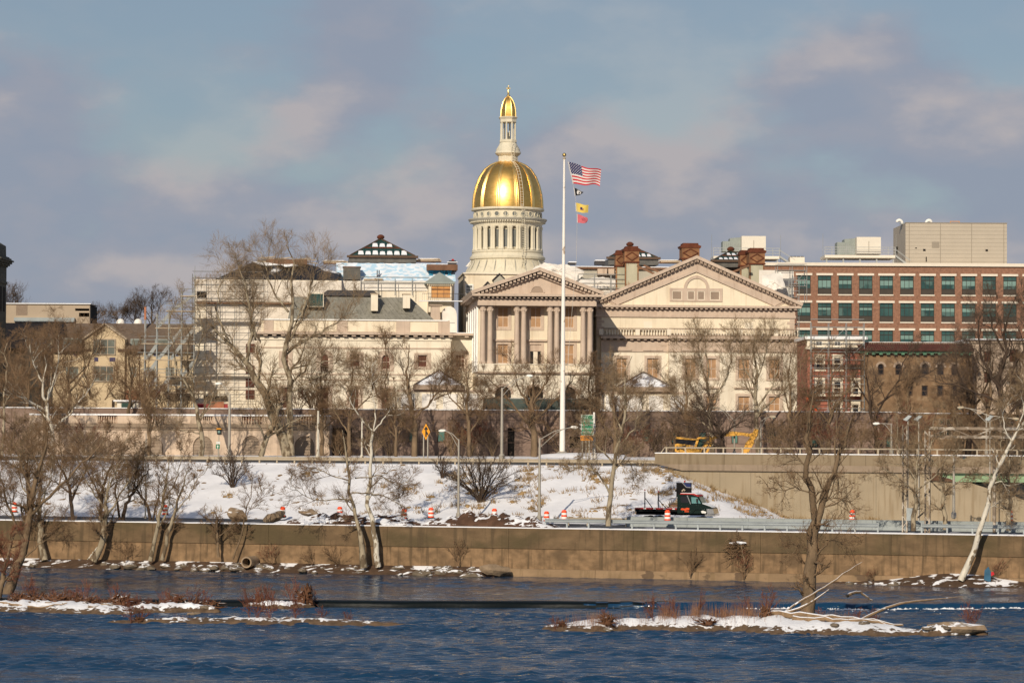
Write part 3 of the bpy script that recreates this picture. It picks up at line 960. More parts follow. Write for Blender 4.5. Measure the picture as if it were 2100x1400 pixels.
def island_mat():
    m = mat('island_ground', (0.115, 0.075, 0.045), 0.95, 0.35, 2.0, bump=0.7, bscale=4.0)
    nt = m.node_tree
    N, L = nt.nodes, nt.links
    bs = N['Principled BSDF']
    src = bs.inputs['Base Color'].links[0].from_socket
    geo = N.new('ShaderNodeNewGeometry')
    sp = N.new('ShaderNodeSeparateXYZ')
    L.new(geo.outputs['Position'], sp.inputs[0])
    t = N.new('ShaderNodeTexNoise')
    t.inputs['Scale'].default_value = 0.9
    t.inputs['Detail'].default_value = 6
    L.new(geo.outputs['Position'], t.inputs['Vector'])
    t2 = N.new('ShaderNodeTexNoise')
    t2.inputs['Scale'].default_value = 2.6
    t2.inputs['Detail'].default_value = 7
    L.new(geo.outputs['Position'], t2.inputs['Vector'])
    m2 = N.new('ShaderNodeMath')
    m2.operation = 'MULTIPLY_ADD'
    L.new(t2.outputs['Fac'], m2.inputs[0])
    m2.inputs[1].default_value = 0.9
    L.new(sp.outputs['Z'], m2.inputs[2])
    ma = N.new('ShaderNodeMath')
    ma.operation = 'MULTIPLY_ADD'
    L.new(t.outputs['Fac'], ma.inputs[0])
    ma.inputs[1].default_value = 0.9
    L.new(m2.outputs[0], ma.inputs[2])
    r = N.new('ShaderNodeMapRange')
    r.inputs['From Min'].default_value = 1.21
    r.inputs['From Max'].default_value = 1.29
    L.new(ma.outputs[0], r.inputs['Value'])
    mx = N.new('ShaderNodeMix')
    mx.data_type = 'RGBA'
    L.new(r.outputs[0], mx.inputs[0])
    L.new(src, mx.inputs[6])
    mx.inputs[7].default_value = (0.80, 0.81, 0.84, 1)
    L.new(mx.outputs[2], bs.inputs['Base Color'])
island_mat()
def gx(px, Y, py=1280):
    return P(px, py, Y).x
IR = Frame(0, 205, -2.0)
island('gravel_island', IR, IR.u(1112, 0, 1290), IR.u(1905, 0, 1290), -6.0, 6.0, 1.15, 11)
island('gravel_island', IR, IR.u(1870, 0, 1290), IR.u(2018, 0, 1290), -4.4, -0.5, 1.0, 14, nu=30)
IL = Frame(0, 209, 0.0)
island('gravel_bar', IL, IL.u(225, 0), IL.u(850, 0), -3.0, 2.2, 0.62, 17)
ILL = Frame(0, 224, 4.0)
island('gravel_island', ILL, ILL.u(-140, 0), ILL.u(300, 0), -6.0, 4.5, 1.0, 23)
island('gravel_island', ILL, ILL.u(250, 0), ILL.u(460, 0), -3.5, 1.5, 0.9, 25, nu=40)
IC = Frame(0, 227, 0)
island('gravel_island', IC, IC.u(502, 0), IC.u(650, 0), -2.0, 1.2, 0.8, 31, nu=40)

# ---- river bank at the foot of the flood wall
mb = MB()
bu = [-75 + 0.7 * i for i in range(190)]
uq = lambda px: W.u(px, -1, 1160)
for u in bu:
    wide = 2.6 + 0.8 * wob(u, 0, 0.8) if u < uq(1010) else (0.7 + 0.4 * wob(u, 3, 1.2) if u < uq(1700) else 1.5 + 2.6 * math.exp(-((u - uq(1950)) / 7) ** 2) + 0.5 * wob(u, 1, 1))
    hh = 1.0 if u < uq(1010) else (0.15 if u < uq(1700) else 0.3 + 0.9 * math.exp(-((u - uq(1960)) / 6) ** 2))
    for k in range(9):
        t = k / 8
        z = 0.5 + hh * (t ** 0.8) + (0.16 * wob(u * 2.2, t * 9) + 0.07 * wob(u * 5, t * 20)) * (1 if hh > 0.2 else 0.4) * math.sin(math.pi * min(1, t + 0.15)) - 0.12
        mb.v.append((u, -wide * (1 - t), z))
for i in range(len(bu) - 1):
    for k in range(8):
        a = i * 9 + k
        mb.f.append((a, a + 9, a + 10, a + 1))
struct('river_bank', mb, 'bank_dirt', W, smooth=35)

# ------------------------------------------------------------------ buildings
class Fac:
    """a front at depth v: photo columns and rows to local u and z"""
    def __init__(s, fr, v, pxm, pym):
        s.fr, s.v, s.pxm, s.pym = fr, v, pxm, pym
    def u(s, px):
        return s.fr.at(px, s.pym, s.v)[0]
    def z(s, py):
        return s.fr.at(s.pxm, py, s.v)[1]
    def r(s, x0, x1, y0, y1):
        """pixel box (top y0, bottom y1) -> u0,u1,z0,z1"""
        return s.u(x0), s.u(x1), s.z(y1), s.z(y0)
    def sc(s):
        return s.u(s.pxm + 0.5) - s.u(s.pxm - 0.5)
PLZ = 16.2

def dentils(mb, u0, u1, v0, v1, z0, z1, step, w):
    n = max(1, int((u1 - u0) / step))
    for k in range(n):
        a = u0 + (u1 - u0) * (k + 0.5) / n
        mb.box(a - w / 2, a + w / 2, v0, v1, z0, z1)
    return mb

# ---- central block with the columned portico
A = Fac(S, 0.0, 1105, 680)
pz = A.z
cu = 0.5 * (A.u(985) + A.u(1217))
T = Thing(S, (cu, 0, PLZ), 'portico_building', 'cream state house centre block with paired tan columns and a pediment', 'building')
uL, uR = A.u(981), A.u(1221)
WV = 2.2                                              # wall behind the columns
WZ = Fac(S, WV, 1105, 680)
# ground storey with arches
hol = [(A.u(a), A.u(b), PLZ, A.z(792), 'arch') for a, b in ((1016, 1049), (1082, 1115), (1149, 1182))]
mb = wall_holes(MB(), uL, uR, PLZ, A.z(766), 0.0, 0.8, hol)
T.part('arcade_wall', mb, 'cream_pale')
T.box('passage', 'tan_dark', uL, uR, 0.8, 2.0, PLZ, A.z(768))
for h in hol:
    pts = arch_pts(h[0] - 0.35, h[1] + 0.35, h[3] - (h[1] - h[0]) / 2, 12)
    inn = arch_pts(h[0], h[1], h[3] - (h[1] - h[0]) / 2, 12)
    mb = MB()
    for k in range(12):
        mb.prism([pts[k], pts[k + 1], inn[k + 1], inn[k]], -0.06, 0.0)
    T.part('arch_surround', mb, 'tan_trim')
    T.box('archway_door', 'door_dark', h[0], h[1], 0.70, 0.79, PLZ, h[3])
T.box('string_course', 'tan_dark', uL - 0.25, uR + 0.25, -0.35, 2.0, A.z(766.5), A.z(763))
T.box('balcony_floor', 'cream_pale', uL, uR, -0.05, WV, A.z(763), A.z(761.5))
# balustrade between the pedestals
COLS = [990.5, 1005.5, 1060.5, 1074.5, 1128.5, 1142.5, 1196.5, 1210.5]
for a, b in ((0, 1), (2, 3), (4, 5), (6, 7)):
    T.box('pedestal', 'cream_pale', A.u(COLS[a] - 8), A.u(COLS[b] + 8), -0.1, 1.2, A.z(761.5), A.z(746))
for a, b in ((1, 2), (3, 4), (5, 6)):
    x0, x1 = A.u(COLS[a] + 8), A.u(COLS[b] - 8)
    mb = MB().box(x0, x1, 0.0, 0.3, A.z(748), A.z(746)).box(x0, x1, 0.0, 0.3, A.z(761.5), A.z(759.5))
    n = 12
    for k in range(n):
        c = x0 + (x1 - x0) * (k + 0.5) / n
        mb.lathe([(0.06, A.z(759.5)), (0.10, A.z(756.5)), (0.05, A.z(751)), (0.08, A.z(748))], c, 0.15, 6)
    T.part('balustrade', mb, 'cream_pale')
# columns
zb, zt = A.z(746), A.z(627)
H = zt - zb
rc = (A.u(996) - A.u(985)) / 2
mbc = MB().lathe([(rc * 1.25, 0), (rc * 1.25, 0.25), (rc * 1.05, 0.4), (rc, 0.5), (rc * 0.97, H * 0.5), (rc * 0.86, H - 1.05)], 0, 0, 20)
mec = make_mesh('column', mbc, 'tan_trim', smooth=40)
mcap = MB().lathe([(rc * 0.88, H - 1.05), (rc * 0.95, H - 1.0), (rc * 0.9, H - 0.9), (rc * 1.0, H - 0.5), (rc * 1.22, H - 0.16)], 0, 0, 20)
mcap.box(-rc * 1.2, rc * 1.2, -rc * 1.2, rc * 1.2, H - 0.16, H)
for a in range(8):
    an = a * math.pi / 4
    mcap.box(math.cos(an) * rc * 1.02 - 0.08, math.cos(an) * rc * 1.02 + 0.08, math.sin(an) * rc * 1.02 - 0.08, math.sin(an) * rc * 1.02 + 0.08, H - 0.75, H - 0.45)
mecap = make_mesh('capital', mcap, 'tan_trim', smooth=40)
for p in COLS:
    o = T.inst('column', mec, (A.u(p), 0.55, zb))
    link('capital', mecap, o)
# wall behind
wins = [(1020, 1043, 630, 672), (1087, 1110, 630, 672), (1154, 1177.5, 630, 672), (1020, 1043, 706, 746), (1087, 1110, 706, 746), (1154, 1177.5, 706, 746)]
hol = [WZ.r(*w) for w in wins]
T.part('front_wall', wall_holes(MB(), uL + 0.1, uR - 0.1, A.z(762), A.z(626), WV, 0.4, hol), 'cream')
T.box('body', 'cream', uL + 0.1, uR - 0.1, WV + 0.4, 32, PLZ, A.z(612))
for k, h in enumerate(hol):
    u0, u1, z0, z1 = h
    if k == 4:
        T.box('door_panel', 'tan_trim', u0, u1, WV + 0.1, WV + 0.2, A.z(719), z1)
        for a, b in ((u0 + 0.1, (u0 + u1) / 2 - 0.3), ((u0 + u1) / 2 + 0.3, u1 - 0.1)):
            T.box('door', 'door_dark', a, b, WV + 0.12, WV + 0.2, z0, A.z(721))
        T.box('door_frame', 'cream_pale', (u0 + u1) / 2 - 0.3, (u0 + u1) / 2 + 0.3, WV + 0.08, WV + 0.2, z0, A.z(720))
    else:
        T.window(u0, u1, z0, z1, WV + 0.15, 'sash', 'blind', 2, 2, 0.12, pms=['blind', 'blind', 'blind', 'blind'])
    mb = MB()
    e = 0.38
    mb.box(u0 - e, u0, WV - 0.07, WV, z0 - (e if k < 3 else 0), z1 + e).box(u1, u1 + e, WV - 0.07, WV, z0 - (e if k < 3 else 0), z1 + e).box(u0, u1, WV - 0.07, WV, z1, z1 + e)
    if k < 3:
        mb.box(u0, u1, WV - 0.07, WV, z0 - e, z0)
    else:
        mb.box(u0 - 0.8, u1 + 0.8, WV - 0.35, WV, z1 + e + 0.05, z1 + e + 0.3)
    T.part('window_surround', mb, 'tan_trim')
# left flank: white painted wall, pilasters and windows seen edge on
T.box('flank_wall', 'paint_white', uL + 0.03, uL + 0.098, WV + 0.5, 31.9, A.z(761), A.z(628))
for k in range(6):
    v = 3 + k * 5.4
    T.box('pilaster', 'paint_white', uL - 0.12, uL + 0.1, v, v + 1.0, A.z(762), A.z(627))
    T.box('side_window', 'blind_dark', uL + 0.0, uL + 0.029, v + 2.2, v + 3.6, A.z(672), A.z(632))
# entablature, right round the front and down the sides
def rim(mb, ov, z0, z1, v1=32.0):
    return mb.box(uL - ov, uR + ov, -ov - 0.1, v1, z0, z1)
T.part('architrave', rim(MB(), 0.12, A.z(627), A.z(618)), 'tan_trim')
T.part('frieze', rim(MB(), 0.02, A.z(618), A.z(612)), 'tan_trim')
mb = MB()
dentils(mb, uL - 0.2, uR + 0.2, -0.75, -0.2, A.z(612), A.z(608.3), 0.62, 0.30)
for k in range(50):
    mb.box(uL - 0.70, uL - 0.02, k * 0.62, k * 0.62 + 0.3, A.z(612), A.z(608.3))
T.part('dentil_course', mb, 'tan_trim')
T.part('cornice', rim(MB(), 0.95, A.z(608.3), A.z(603.5)), 'tan_trim')
# pediment
ap = (A.u(1105.5), A.z(555))
el, er = (uL - 1.0, A.z(603.4)), (uR + 1.0, A.z(603.4))
T.part('tympanum', MB().prism([(el[0] + 1.4, el[1]), (er[0] - 1.4, er[1]), (ap[0], ap[1] - 0.9)], 0.25, 2.0), 'tan_trim')
for e0, sg in ((el, 1), (er, -1)):
    dx, dz = ap[0] - e0[0], ap[1] - e0[1]
    ln = math.hypot(dx, dz)
    nx, nz = -dz / ln * sg, dx / ln * sg        # upward normal
    mb = MB()
    for t0, t1, vf in ((-0.05, 0.42, -1.05), (-0.75, -0.35, -0.2)):
        mb.prism([(e0[0] + nx * t0, e0[1] + nz * t0), (ap[0], ap[1] + t0 / nz * 1.0), (ap[0], ap[1] + t1 / nz), (e0[0] + nx * t1, e0[1] + nz * t1)], vf, 2.0 if vf > -1 else 32)
    T.part('raking_cornice', mb, 'tan_trim')
    mb = MB()
    n = 17
    for k in range(n):
        t = (k + 0.7) / n
        c = (e0[0] + dx * t, e0[1] + dz * t)
        mb.prism([(c[0] - 0.18, c[1] - 0.46 + 0), (c[0] + 0.18, c[1] - 0.46), (c[0] + 0.18, c[1] - 0.12), (c[0] - 0.18, c[1] - 0.12)], -0.8, 0.25)
    T.part('dentil_course', mb, 'tan_trim')
mb = MB()
zs0 = A.z(599.5)
oa, ob = arch_pts(A.u(1086), A.u(1117), zs0, 14), arch_pts(A.u(1089), A.u(1114), zs0, 14)
for k in range(14):
    mb.prism([oa[k], oa[k + 1], ob[k + 1], ob[k]], 0.12, 0.25)
T.part('lunette_frame', mb, 'tan_trim')
T.part('lunette', MB().prism(ob, 0.20, 0.249), 'tan_dark')
T.part('roof', MB().prism([(el[0], el[1] + 0.02), (er[0], er[1] + 0.02), (ap[0], ap[1])], 2.01, 31.9), 'lead_roof')

# ---- left wing
LV = 10.0
A = Fac(S, LV, 760, 740)
u0, u1, ub = A.u(535), A.u(924), A.u(985)
T = Thing(S, ((u0 + u1) / 2, LV, PLZ), 'left_wing_building', 'low cream wing left of the portico with a grey mansard roof', 'building')
rects = [(580, 592, 725, 751), (657.5, 674.5, 726, 757, 'arch'), (718, 738, 726, 752), (783, 799.5, 727, 757, 'arch'), (857, 876, 727, 752),
         (657.5, 674.5, 795, 841), (719, 737, 795, 838), (783, 799, 795, 838), (857, 876, 795, 838), (580, 592, 795, 838)]
hol = [A.r(*q[:4]) + tuple(q[4:]) for q in rects]
T.part('front_wall', wall_holes(MB(), u0, u1, PLZ, A.z(697), LV, 0.45, hol), 'cream_pale')
T.box('body', 'cream_pale', u0, u1, LV + 0.45, LV + 20, PLZ, A.z(690))
for q, h in zip(rects, hol):
    T.window(*h[:4], LV + 0.2, 'sash', 'blind_dark', 1, 2, 0.10, arch=len(q) > 4)
    a, b, c, d = h[:4]
    e = 0.55 if len(q) < 5 else 0.6
    mb = MB()
    mb.box(a - e, a, LV - 0.08, LV, c - 0.3, d + (0.3 if len(q) < 5 else -0.3)).box(b, b + e, LV - 0.08, LV, c - 0.3, d + (0.3 if len(q) < 5 else -0.3)).box(a, b, LV - 0.1, LV, c - 0.3, c)
    if len(q) < 5:
        mb.box(a, b, LV - 0.08, LV, d, d + 0.3)
    else:
        R = (b - a) / 2
        p1, p2 = arch_pts(a - e, b + e, d - R, 10), arch_pts(a, b, d - R, 10)
        for k in range(10):
            mb.prism([p1[k], p1[k + 1], p2[k + 1], p2[k]], LV - 0.08, LV)
    T.part('window_surround', mb, 'tan_trim')
for a, b, y0, y1, ov, m in ((535, 924, 712, 715, 0.10, 'tan_trim'), (535, 924, 690, 698, 0.15, 'cream_pale'), (535, 924, 682, 686.5, 1.0, 'tan_trim'), (535, 924, 766, 769, 0.1, 'tan_trim'), (535, 924, 778, 780, 0.1, 'tan_trim')):
    T.box('string_course' if ov < 0.5 else 'cornice', m, A.u(a) - ov, A.u(b) + ov, LV - ov, LV + 0.02 if ov < 0.5 else LV + 19.9, A.z(y1), A.z(y0))
T.part('modillion_course', dentils(MB(), u0, u1 + 0.6, LV - 0.8, LV - 0.15, A.z(690), A.z(686.6), 1.25, 0.6), 'tan_trim')
T.box('parapet', 'cream', u0, u1 - 0.6, LV - 0.1, LV + 0.7, A.z(682), A.z(657.5))
for a, b in ((540, 560), (690, 712), (812, 840), (898, 922)):
    T.box('parapet_pier', 'tan_trim', A.u(a), A.u(b), LV - 0.22, LV + 0.72, A.z(682), A.z(656.5))
T.box('parapet_cap', 'paint_white', u0, u1 - 0.4, LV - 0.3, LV + 0.8, A.z(657.5), A.z(655))
for k in range(3):
    a, b = ((560, 690), (712, 810), (842, 896))[k]
    T.box('parapet_moulding', 'tan_dark', A.u(a), A.u(b), LV - 0.2, LV - 0.1, A.z(682), A.z(680.4))
# mansard
m0 = Fac(S, LV + 3, 760, 630)
pts = [(590, 656), (892, 656), (843, 607), (600, 607)]
a, b, c, d = [(m0.u(x), m0.z(y)) for x, y in pts]
mb = MB()
vb, vt = LV + 3, LV + 7
mb.quad((a[0], vb, a[1]), (b[0], vb, b[1]), (c[0], vt, c[1]), (d[0], vt, d[1]))
mb.quad((b[0], vb, b[1]), (b[0], LV + 18, b[1]), (c[0], LV + 15, c[1]), (c[0], vt, c[1]))
mb.quad((a[0], LV + 18, a[1]), (a[0], vb, a[1]), (d[0], vt, d[1]), (d[0], LV + 15, d[1]))
mb.quad((d[0], vt, d[1]), (c[0], vt, c[1]), (c[0], LV + 15, c[1]), (d[0], LV + 15, d[1]))
rf_ = T.part('mansard_roof', mb, 'lead_roof')
n = 24
mb = MB()
for k in range(1, n):
    s = k / n
    mb.bar((a[0] + (b[0] - a[0]) * s, vb - 0.02, a[1]), (d[0] + (c[0] - d[0]) * s, vt - 0.02, d[1]), 0.09, 0.09)
T.part('roof_seam', mb, 'lead_roof', rf_)
m1 = Fac(S, LV + 9, 760, 600)
T.part('upper_roof', MB().prism([(m1.u(655), m1.z(607.5)), (m1.u(782), m1.z(607.5)), (m1.u(765), m1.z(596)), (m1.u(672), m1.z(596))], LV + 8, LV + 14), 'slate_dark', rf_)
for x0, x1, y0, y1 in ((761, 775, 603, 637), (826.5, 841, 603, 631)):
    q = m0.r(x0, x1, y0, y1)
    c = T.box('chimney', 'cream_pale', q[0], q[1], LV + 3.4, LV + 5.6, q[2], q[3])
    T.box('chimney_cap', 'plank', q[0] - 0.1, q[1] + 0.1, LV + 3.3, LV + 5.7, q[3], q[3] + 0.15, parent=c)
q = m0.r(632, 661, 603, 628)
dm = T.box('dormer', 'cream_pale', q[0] - 0.2, q[1] + 0.2, LV + 3.6, LV + 7, q[2] - 0.1, q[3] + 0.2)
mb = MB()
for k in range(5):
    x = q[0] + (q[1] - q[0]) * k / 4
    mb.box(x - 0.05, x + 0.05, LV + 3.5, LV + 3.58, q[2], q[3])
T.part('dormer_frame', mb, 'green_iron', dm)
T.box('dormer_pane', 'skylight', q[0], q[1], LV + 3.55, LV + 3.6, q[2], q[3], parent=dm)
# bay between wing and portico
bv = LV + 4
A2 = Fac(S, bv, 945, 740)
T2 = Thing(S, (A2.u(945), bv, PLZ), 'link_building', 'narrow cream link with one window between left wing and portico', 'building')
h = A2.r(934, 953, 727, 753)
T2.part('front_wall', wall_holes(MB(), u1 - 0.5, uL + 0.05, PLZ, A2.z(697), bv, 0.4, [h]), 'cream_pale')
T2.window(*h, bv + 0.18, 'sash', 'blind_dark', 3, 3, 0.1)
mb = MB().box(h[0] - .5, h[0], bv - .08, bv, h[2] - .5, h[3] + .5).box(h[1], h[1] + .5, bv - .08, bv, h[2] - .5, h[3] + .5).box(h[0], h[1], bv - .08, bv, h[3], h[3] + .5).box(h[0], h[1], bv - .08, bv, h[2] - .5, h[2])
T2.part('window_surround', mb, 'tan_trim')
T2.box('body', 'cream_pale', u1 - 0.5, uL + 0.05, bv + 0.4, bv + 12, PLZ, A2.z(688))
T2.box('cornice', 'tan_trim', u1 - 0.5, uL + 0.05, bv - 0.9, bv + 12, A2.z(688), A2.z(683.5))
T2.part('modillion_course', dentils(MB(), u1 - 0.3, uL, bv - 0.7, bv + 0.0, A2.z(692), A2.z(688), 1.25, 0.6), 'tan_trim')
T2.box('roof_snow', 'snow', u1 - 0.3, uL, bv - 0.6, bv + 11.5, A2.z(683.5), A2.z(682))
q = A2.r(884, 907, 625, 668)
Tx = Thing(S, (q[0], bv + 5, A2.z(683)), 'roof_stair_box', 'tan stuccoed stair box on the roof right of the mansard', 'roof box')
Tx.part('wall', MB().prism([(q[0], A2.z(683)), (q[1], A2.z(683)), (q[1] - 0.2, q[3]), (q[0] + 0.2, q[3])], bv + 5, bv + 7), 'tan_trim')
Tx.box('roof_slab', 'tan_dark', q[0] - 0.1, q[1] + 0.2, bv + 4.8, bv + 7.2, q[3], q[3] + 0.25)
q = A2.r(909, 941, 625, 668)
mb = MB().prism([(q[0], A2.z(683))] + [(q[0] + (q[1] - q[0]) * (0.5 - 0.5 * math.cos(math.pi * k / 12)) , q[2] + (q[3] - q[2]) * (math.sin(math.pi * k / 12) ** 0.35)) for k in range(13)] + [(q[1], A2.z(683))], bv + 6, bv + 9)
Tx = Thing(S, (q[0], bv + 6, A2.z(683)), 'wrapped_roof_unit', 'white sheeted rounded roof unit beside the portico eaves', 'roof unit')
Tx.part('sheet', mb, 'white_tarp', smooth=40)
Tx.box('strap', 'pipe_grey', q[0] + 0.3, q[1] - 0.3, bv + 5.96, bv + 6.0, q[2] + 0.6, q[2] + 0.7)

# ---- right wing with the great pediment
RV = 12.0
A = Fac(S, RV, 1430, 650)
u0, u1 = A.u(1224), A.u(1629)
T = Thing(S, ((u0 + u1) / 2, RV, PLZ), 'right_wing_building', 'large cream wing right of the portico under a wide gable with an arched louvre window', 'building')
zc = A.z(632)
T.box('body', 'cream', u0, u1, RV + 0.3, RV + 30, PLZ, zc)
T.box('upper_wall', 'cream', u0, u1, RV, RV + 0.3, A.z(690), A.z(651))
for x in (1320, 1527):
    q = A.r(x, x + 17, 660, 674)
    T.box('wall_panel', 'cream_pale', q[0], q[1], RV - 0.05, RV, q[2], q[3])
mb = MB()
for k in range(6):
    z0_ = A.z(690) + (A.z(651) - A.z(690)) * k / 6
    w = 0.7 if k % 2 else 1.1
    mb.box(u1 - w, u1 + 0.05, RV - 0.06, RV, z0_ + 0.02, z0_ + 0.42)
    mb.box(u0 - 0.05, u0 + w, RV - 0.06, RV, z0_ + 0.02, z0_ + 0.42)
T.part('quoin', mb, 'tan_trim')
T.box('frieze', 'tan_trim', u0 - 0.1, u1 + 0.1, RV - 0.12, RV + 29.9, A.z(646), zc)
T.box('architrave', 'tan_trim', u0 - 0.2, u1 + 0.2, RV - 0.25, RV + 29.8, A.z(651), A.z(646.1))
T.part('modillion_course', dentils(MB(), u0 - 0.4, u1 + 0.4, RV - 0.75, RV - 0.12, A.z(634.5), A.z(631.2), 0.72, 0.36), 'tan_trim')
T.box('cornice', 'tan_trim', u0 - 0.9, u1 + 0.9, RV - 0.95, RV + 29.5, A.z(631.2), A.z(626.5))
ap = (A.u(1427), A.z(531))
el, er = (u0 - 1.0, A.z(626.4)), (u1 + 1.0, A.z(626.4))
T.part('gable_wall', MB().prism([(el[0] + 1.0, el[1]), (er[0] - 1.0, er[1]), (ap[0], ap[1] - 0.4)], RV, RV + 0.5), 'cream')
for e0, sg in ((el, 1), (er, -1)):
    dx, dz = ap[0] - e0[0], ap[1] - e0[1]
    ln = math.hypot(dx, dz)
    nx, nz = -dz / ln * sg, dx / ln * sg
    mb = MB()
    for t0, t1, vf in ((0.0, 0.45, -0.95), (-0.55, -0.02, -0.3), (-1.55, -0.5, -0.12), (-1.75, -1.5, -0.25)):
        f0 = max(0.0, (-t0) * 2.05)                    # bands start where they leave the horizontal cornice
        f0 = min(f0, 3.6)
        s0 = f0 / ln
        p = (e0[0] + dx * s0, e0[1] + dz * s0)
        mb.prism([(p[0] + nx * t0, max(e0[1], p[1] + nz * t0)), (ap[0], ap[1] + t0 / nz), (ap[0], ap[1] + t1 / nz), (e0[0] + nx * t1 + (dx * s0 * 0.55), e0[1] + max(0, nz * t1) + dz * s0 * 0.55)], RV + vf, RV + (0.0 if vf > -0.9 else 29))
    T.part('raking_cornice', mb, 'tan_trim')
    mb = MB()
    n = 27
    for k in range(n):
        t = (k + 0.8) / n
        c = (e0[0] + dx * t, e0[1] + dz * t)
        sl = dz / dx
        mb.prism([(c[0] - 0.2, c[1] - 0.42 - 0.2 * sl), (c[0] + 0.2, c[1] - 0.42 + 0.2 * sl), (c[0] + 0.2, c[1] - 0.02 + 0.2 * sl), (c[0] - 0.2, c[1] - 0.02 - 0.2 * sl)], RV - 0.75, RV - 0.3)
    T.part('modillion_course', mb, 'tan_dark')
T.part('roof', MB().prism([(el[0], el[1]), (er[0], er[1]), (ap[0], ap[1])], RV + 0.6, RV + 29), 'lead_roof')
# arched louvre window in the gable
mb = MB()
po, pi_ = arch_pts(A.u(1402), A.u(1454), A.z(591), 14, A.z(565) - A.z(591)), arch_pts(A.u(1408), A.u(1448), A.z(591), 14, A.z(571) - A.z(591))
for k in range(14):
    mb.prism([po[k], po[k + 1], pi_[k + 1], pi_[k]], RV - 0.15, RV)
T.part('arch_surround', mb, 'tan_trim')
lv = [(1378, 1398), (1409.5, 1424), (1430, 1444.5), (1456, 1475.5)]
hol = [A.r(a, b, 597, 615) for a, b in lv]
b0 = A.r(1373, 1481, 591, 618)
mb = wall_holes(MB(), b0[0], b0[1], b0[2], b0[3], RV - 0.15, 0.14, hol)
T.part('louvre_surround', mb, 'tan_trim')
for h in hol:
    mb = MB()
    e = 0.08
    mb.box(h[0], h[0] + e, RV - .13, RV - .02, h[2], h[3]).box(h[1] - e, h[1], RV - .13, RV - .02, h[2], h[3]).box(h[0] + e, h[1] - e, RV - .13, RV - .02, h[3] - e, h[3]).box(h[0] + e, h[1] - e, RV - .13, RV - .02, h[2], h[2] + e)
    lo = T.part('louvre', mb, 'cream_pale')
    mb = MB()
    for k in range(9):
        z = h[2] + e + (h[3] - h[2] - 2 * e) * k / 9
        mb.quad((h[0] + e, RV - 0.10, z), (h[1] - e, RV - 0.10, z), (h[1] - e, RV - 0.03, z + 0.14), (h[0] + e, RV - 0.03, z + 0.14))
    T.part('louvre_slats', mb, 'tan_dark', lo)
# lower storey standing forward, with balustrade on top
FV = RV - 1.6
AF = Fac(S, FV, 1430, 740)
f0, fm, f1 = AF.u(1234), AF.u(1372), AF.u(1636)
wl = [(1265, 1288, 735, 776), (1328.5, 1352, 735, 776), (1405, 1428, 735, 776), (1448, 1470, 735, 776), (1514, 1538, 735, 776), (1577, 1600, 735, 776),
      (1265, 1288, 812, 842), (1328, 1352, 812, 842), (1448, 1470, 812, 842), (1514, 1538, 812, 842), (1577, 1600, 812, 842)]
for lo_, hi_, fv in ((f0, fm, FV + 0.9), (fm, f1, FV)):
    hh = [AF.r(*w) for w in wl]
    hh = [h for h in hh if lo_ < h[0] < hi_]
    T.part('lower_wall', wall_holes(MB(), lo_, hi_, PLZ, AF.z(722), fv, 0.4, hh), 'cream_pale')
    T.box('lower_body', 'cream_pale', lo_, hi_, fv + 0.4, RV + 0.2, PLZ, AF.z(698))
    T.box('lower_frieze', 'tan_trim', lo_ - 0.02, hi_ + 0.05, fv - 0.06, fv + 0.39, AF.z(718), AF.z(698))
    T.box('lower_architrave', 'tan_trim', lo_ - 0.02, hi_ + 0.1, fv - 0.15, fv + 0.38, AF.z(722), AF.z(718))
    T.part('modillion_course', dentils(MB(), lo_, hi_, fv - 0.6, fv - 0.06, AF.z(698), AF.z(695), 0.9, 0.42), 'tan_trim')
    T.box('lower_cornice', 'tan_trim', lo_ - 0.1, hi_ + 0.5, fv - 0.8, RV - 0.01, AF.z(695), AF.z(690))
    for h in hh:
        T.window(*h, fv + 0.18, 'sash', 'blind', 2, 2, 0.12)
        e = 0.4
        mb = MB().box(h[0] - e, h[0], fv - .07, fv, h[2], h[3] + e).box(h[1], h[1] + e, fv - .07, fv, h[2], h[3] + e).box(h[0], h[1], fv - .07, fv, h[3], h[3] + e).box(h[0] - e, h[1] + e, fv - .12, fv, h[2] - 0.25, h[2])
        mb.box(h[0] - 0.6, h[1] + 0.6, fv - .3, fv, h[3] + 1.1, h[3] + 1.35)
        T.part('window_surround', mb, 'tan_trim')
    # balustrade on this part
    zb0, zb1 = AF.z(690), AF.z(673)
    T.box('balustrade_rail', 'tan_dark', lo_, hi_, fv - 0.05, fv + 0.3, zb1 - 0.16, zb1)
    T.box('balustrade_foot', 'tan_dark', lo_, hi_, fv - 0.05, fv + 0.3, zb0, zb0 + 0.18)
    mb = MB()
    n = int((hi_ - lo_) / 0.40)
    piers = []
    for k in range(n + 1):
        x = lo_ + (hi_ - lo_) * k / n
        if k % 13 == 0:
            mb.box(x - 0.32, x + 0.32, fv - 0.08, fv + 0.33, zb0 + 0.18, zb1 - 0.16)
        elif k % 13 not in (1, 12):
            mb.lathe([(0.08, zb0 + 0.18), (0.14, zb0 + 0.38), (0.07, zb0 + 0.75), (0.11, zb1 - 0.16)], x, fv + 0.12, 6)
    T.part('balusters', mb, 'cream_pale', smooth=50, kind='stuff')

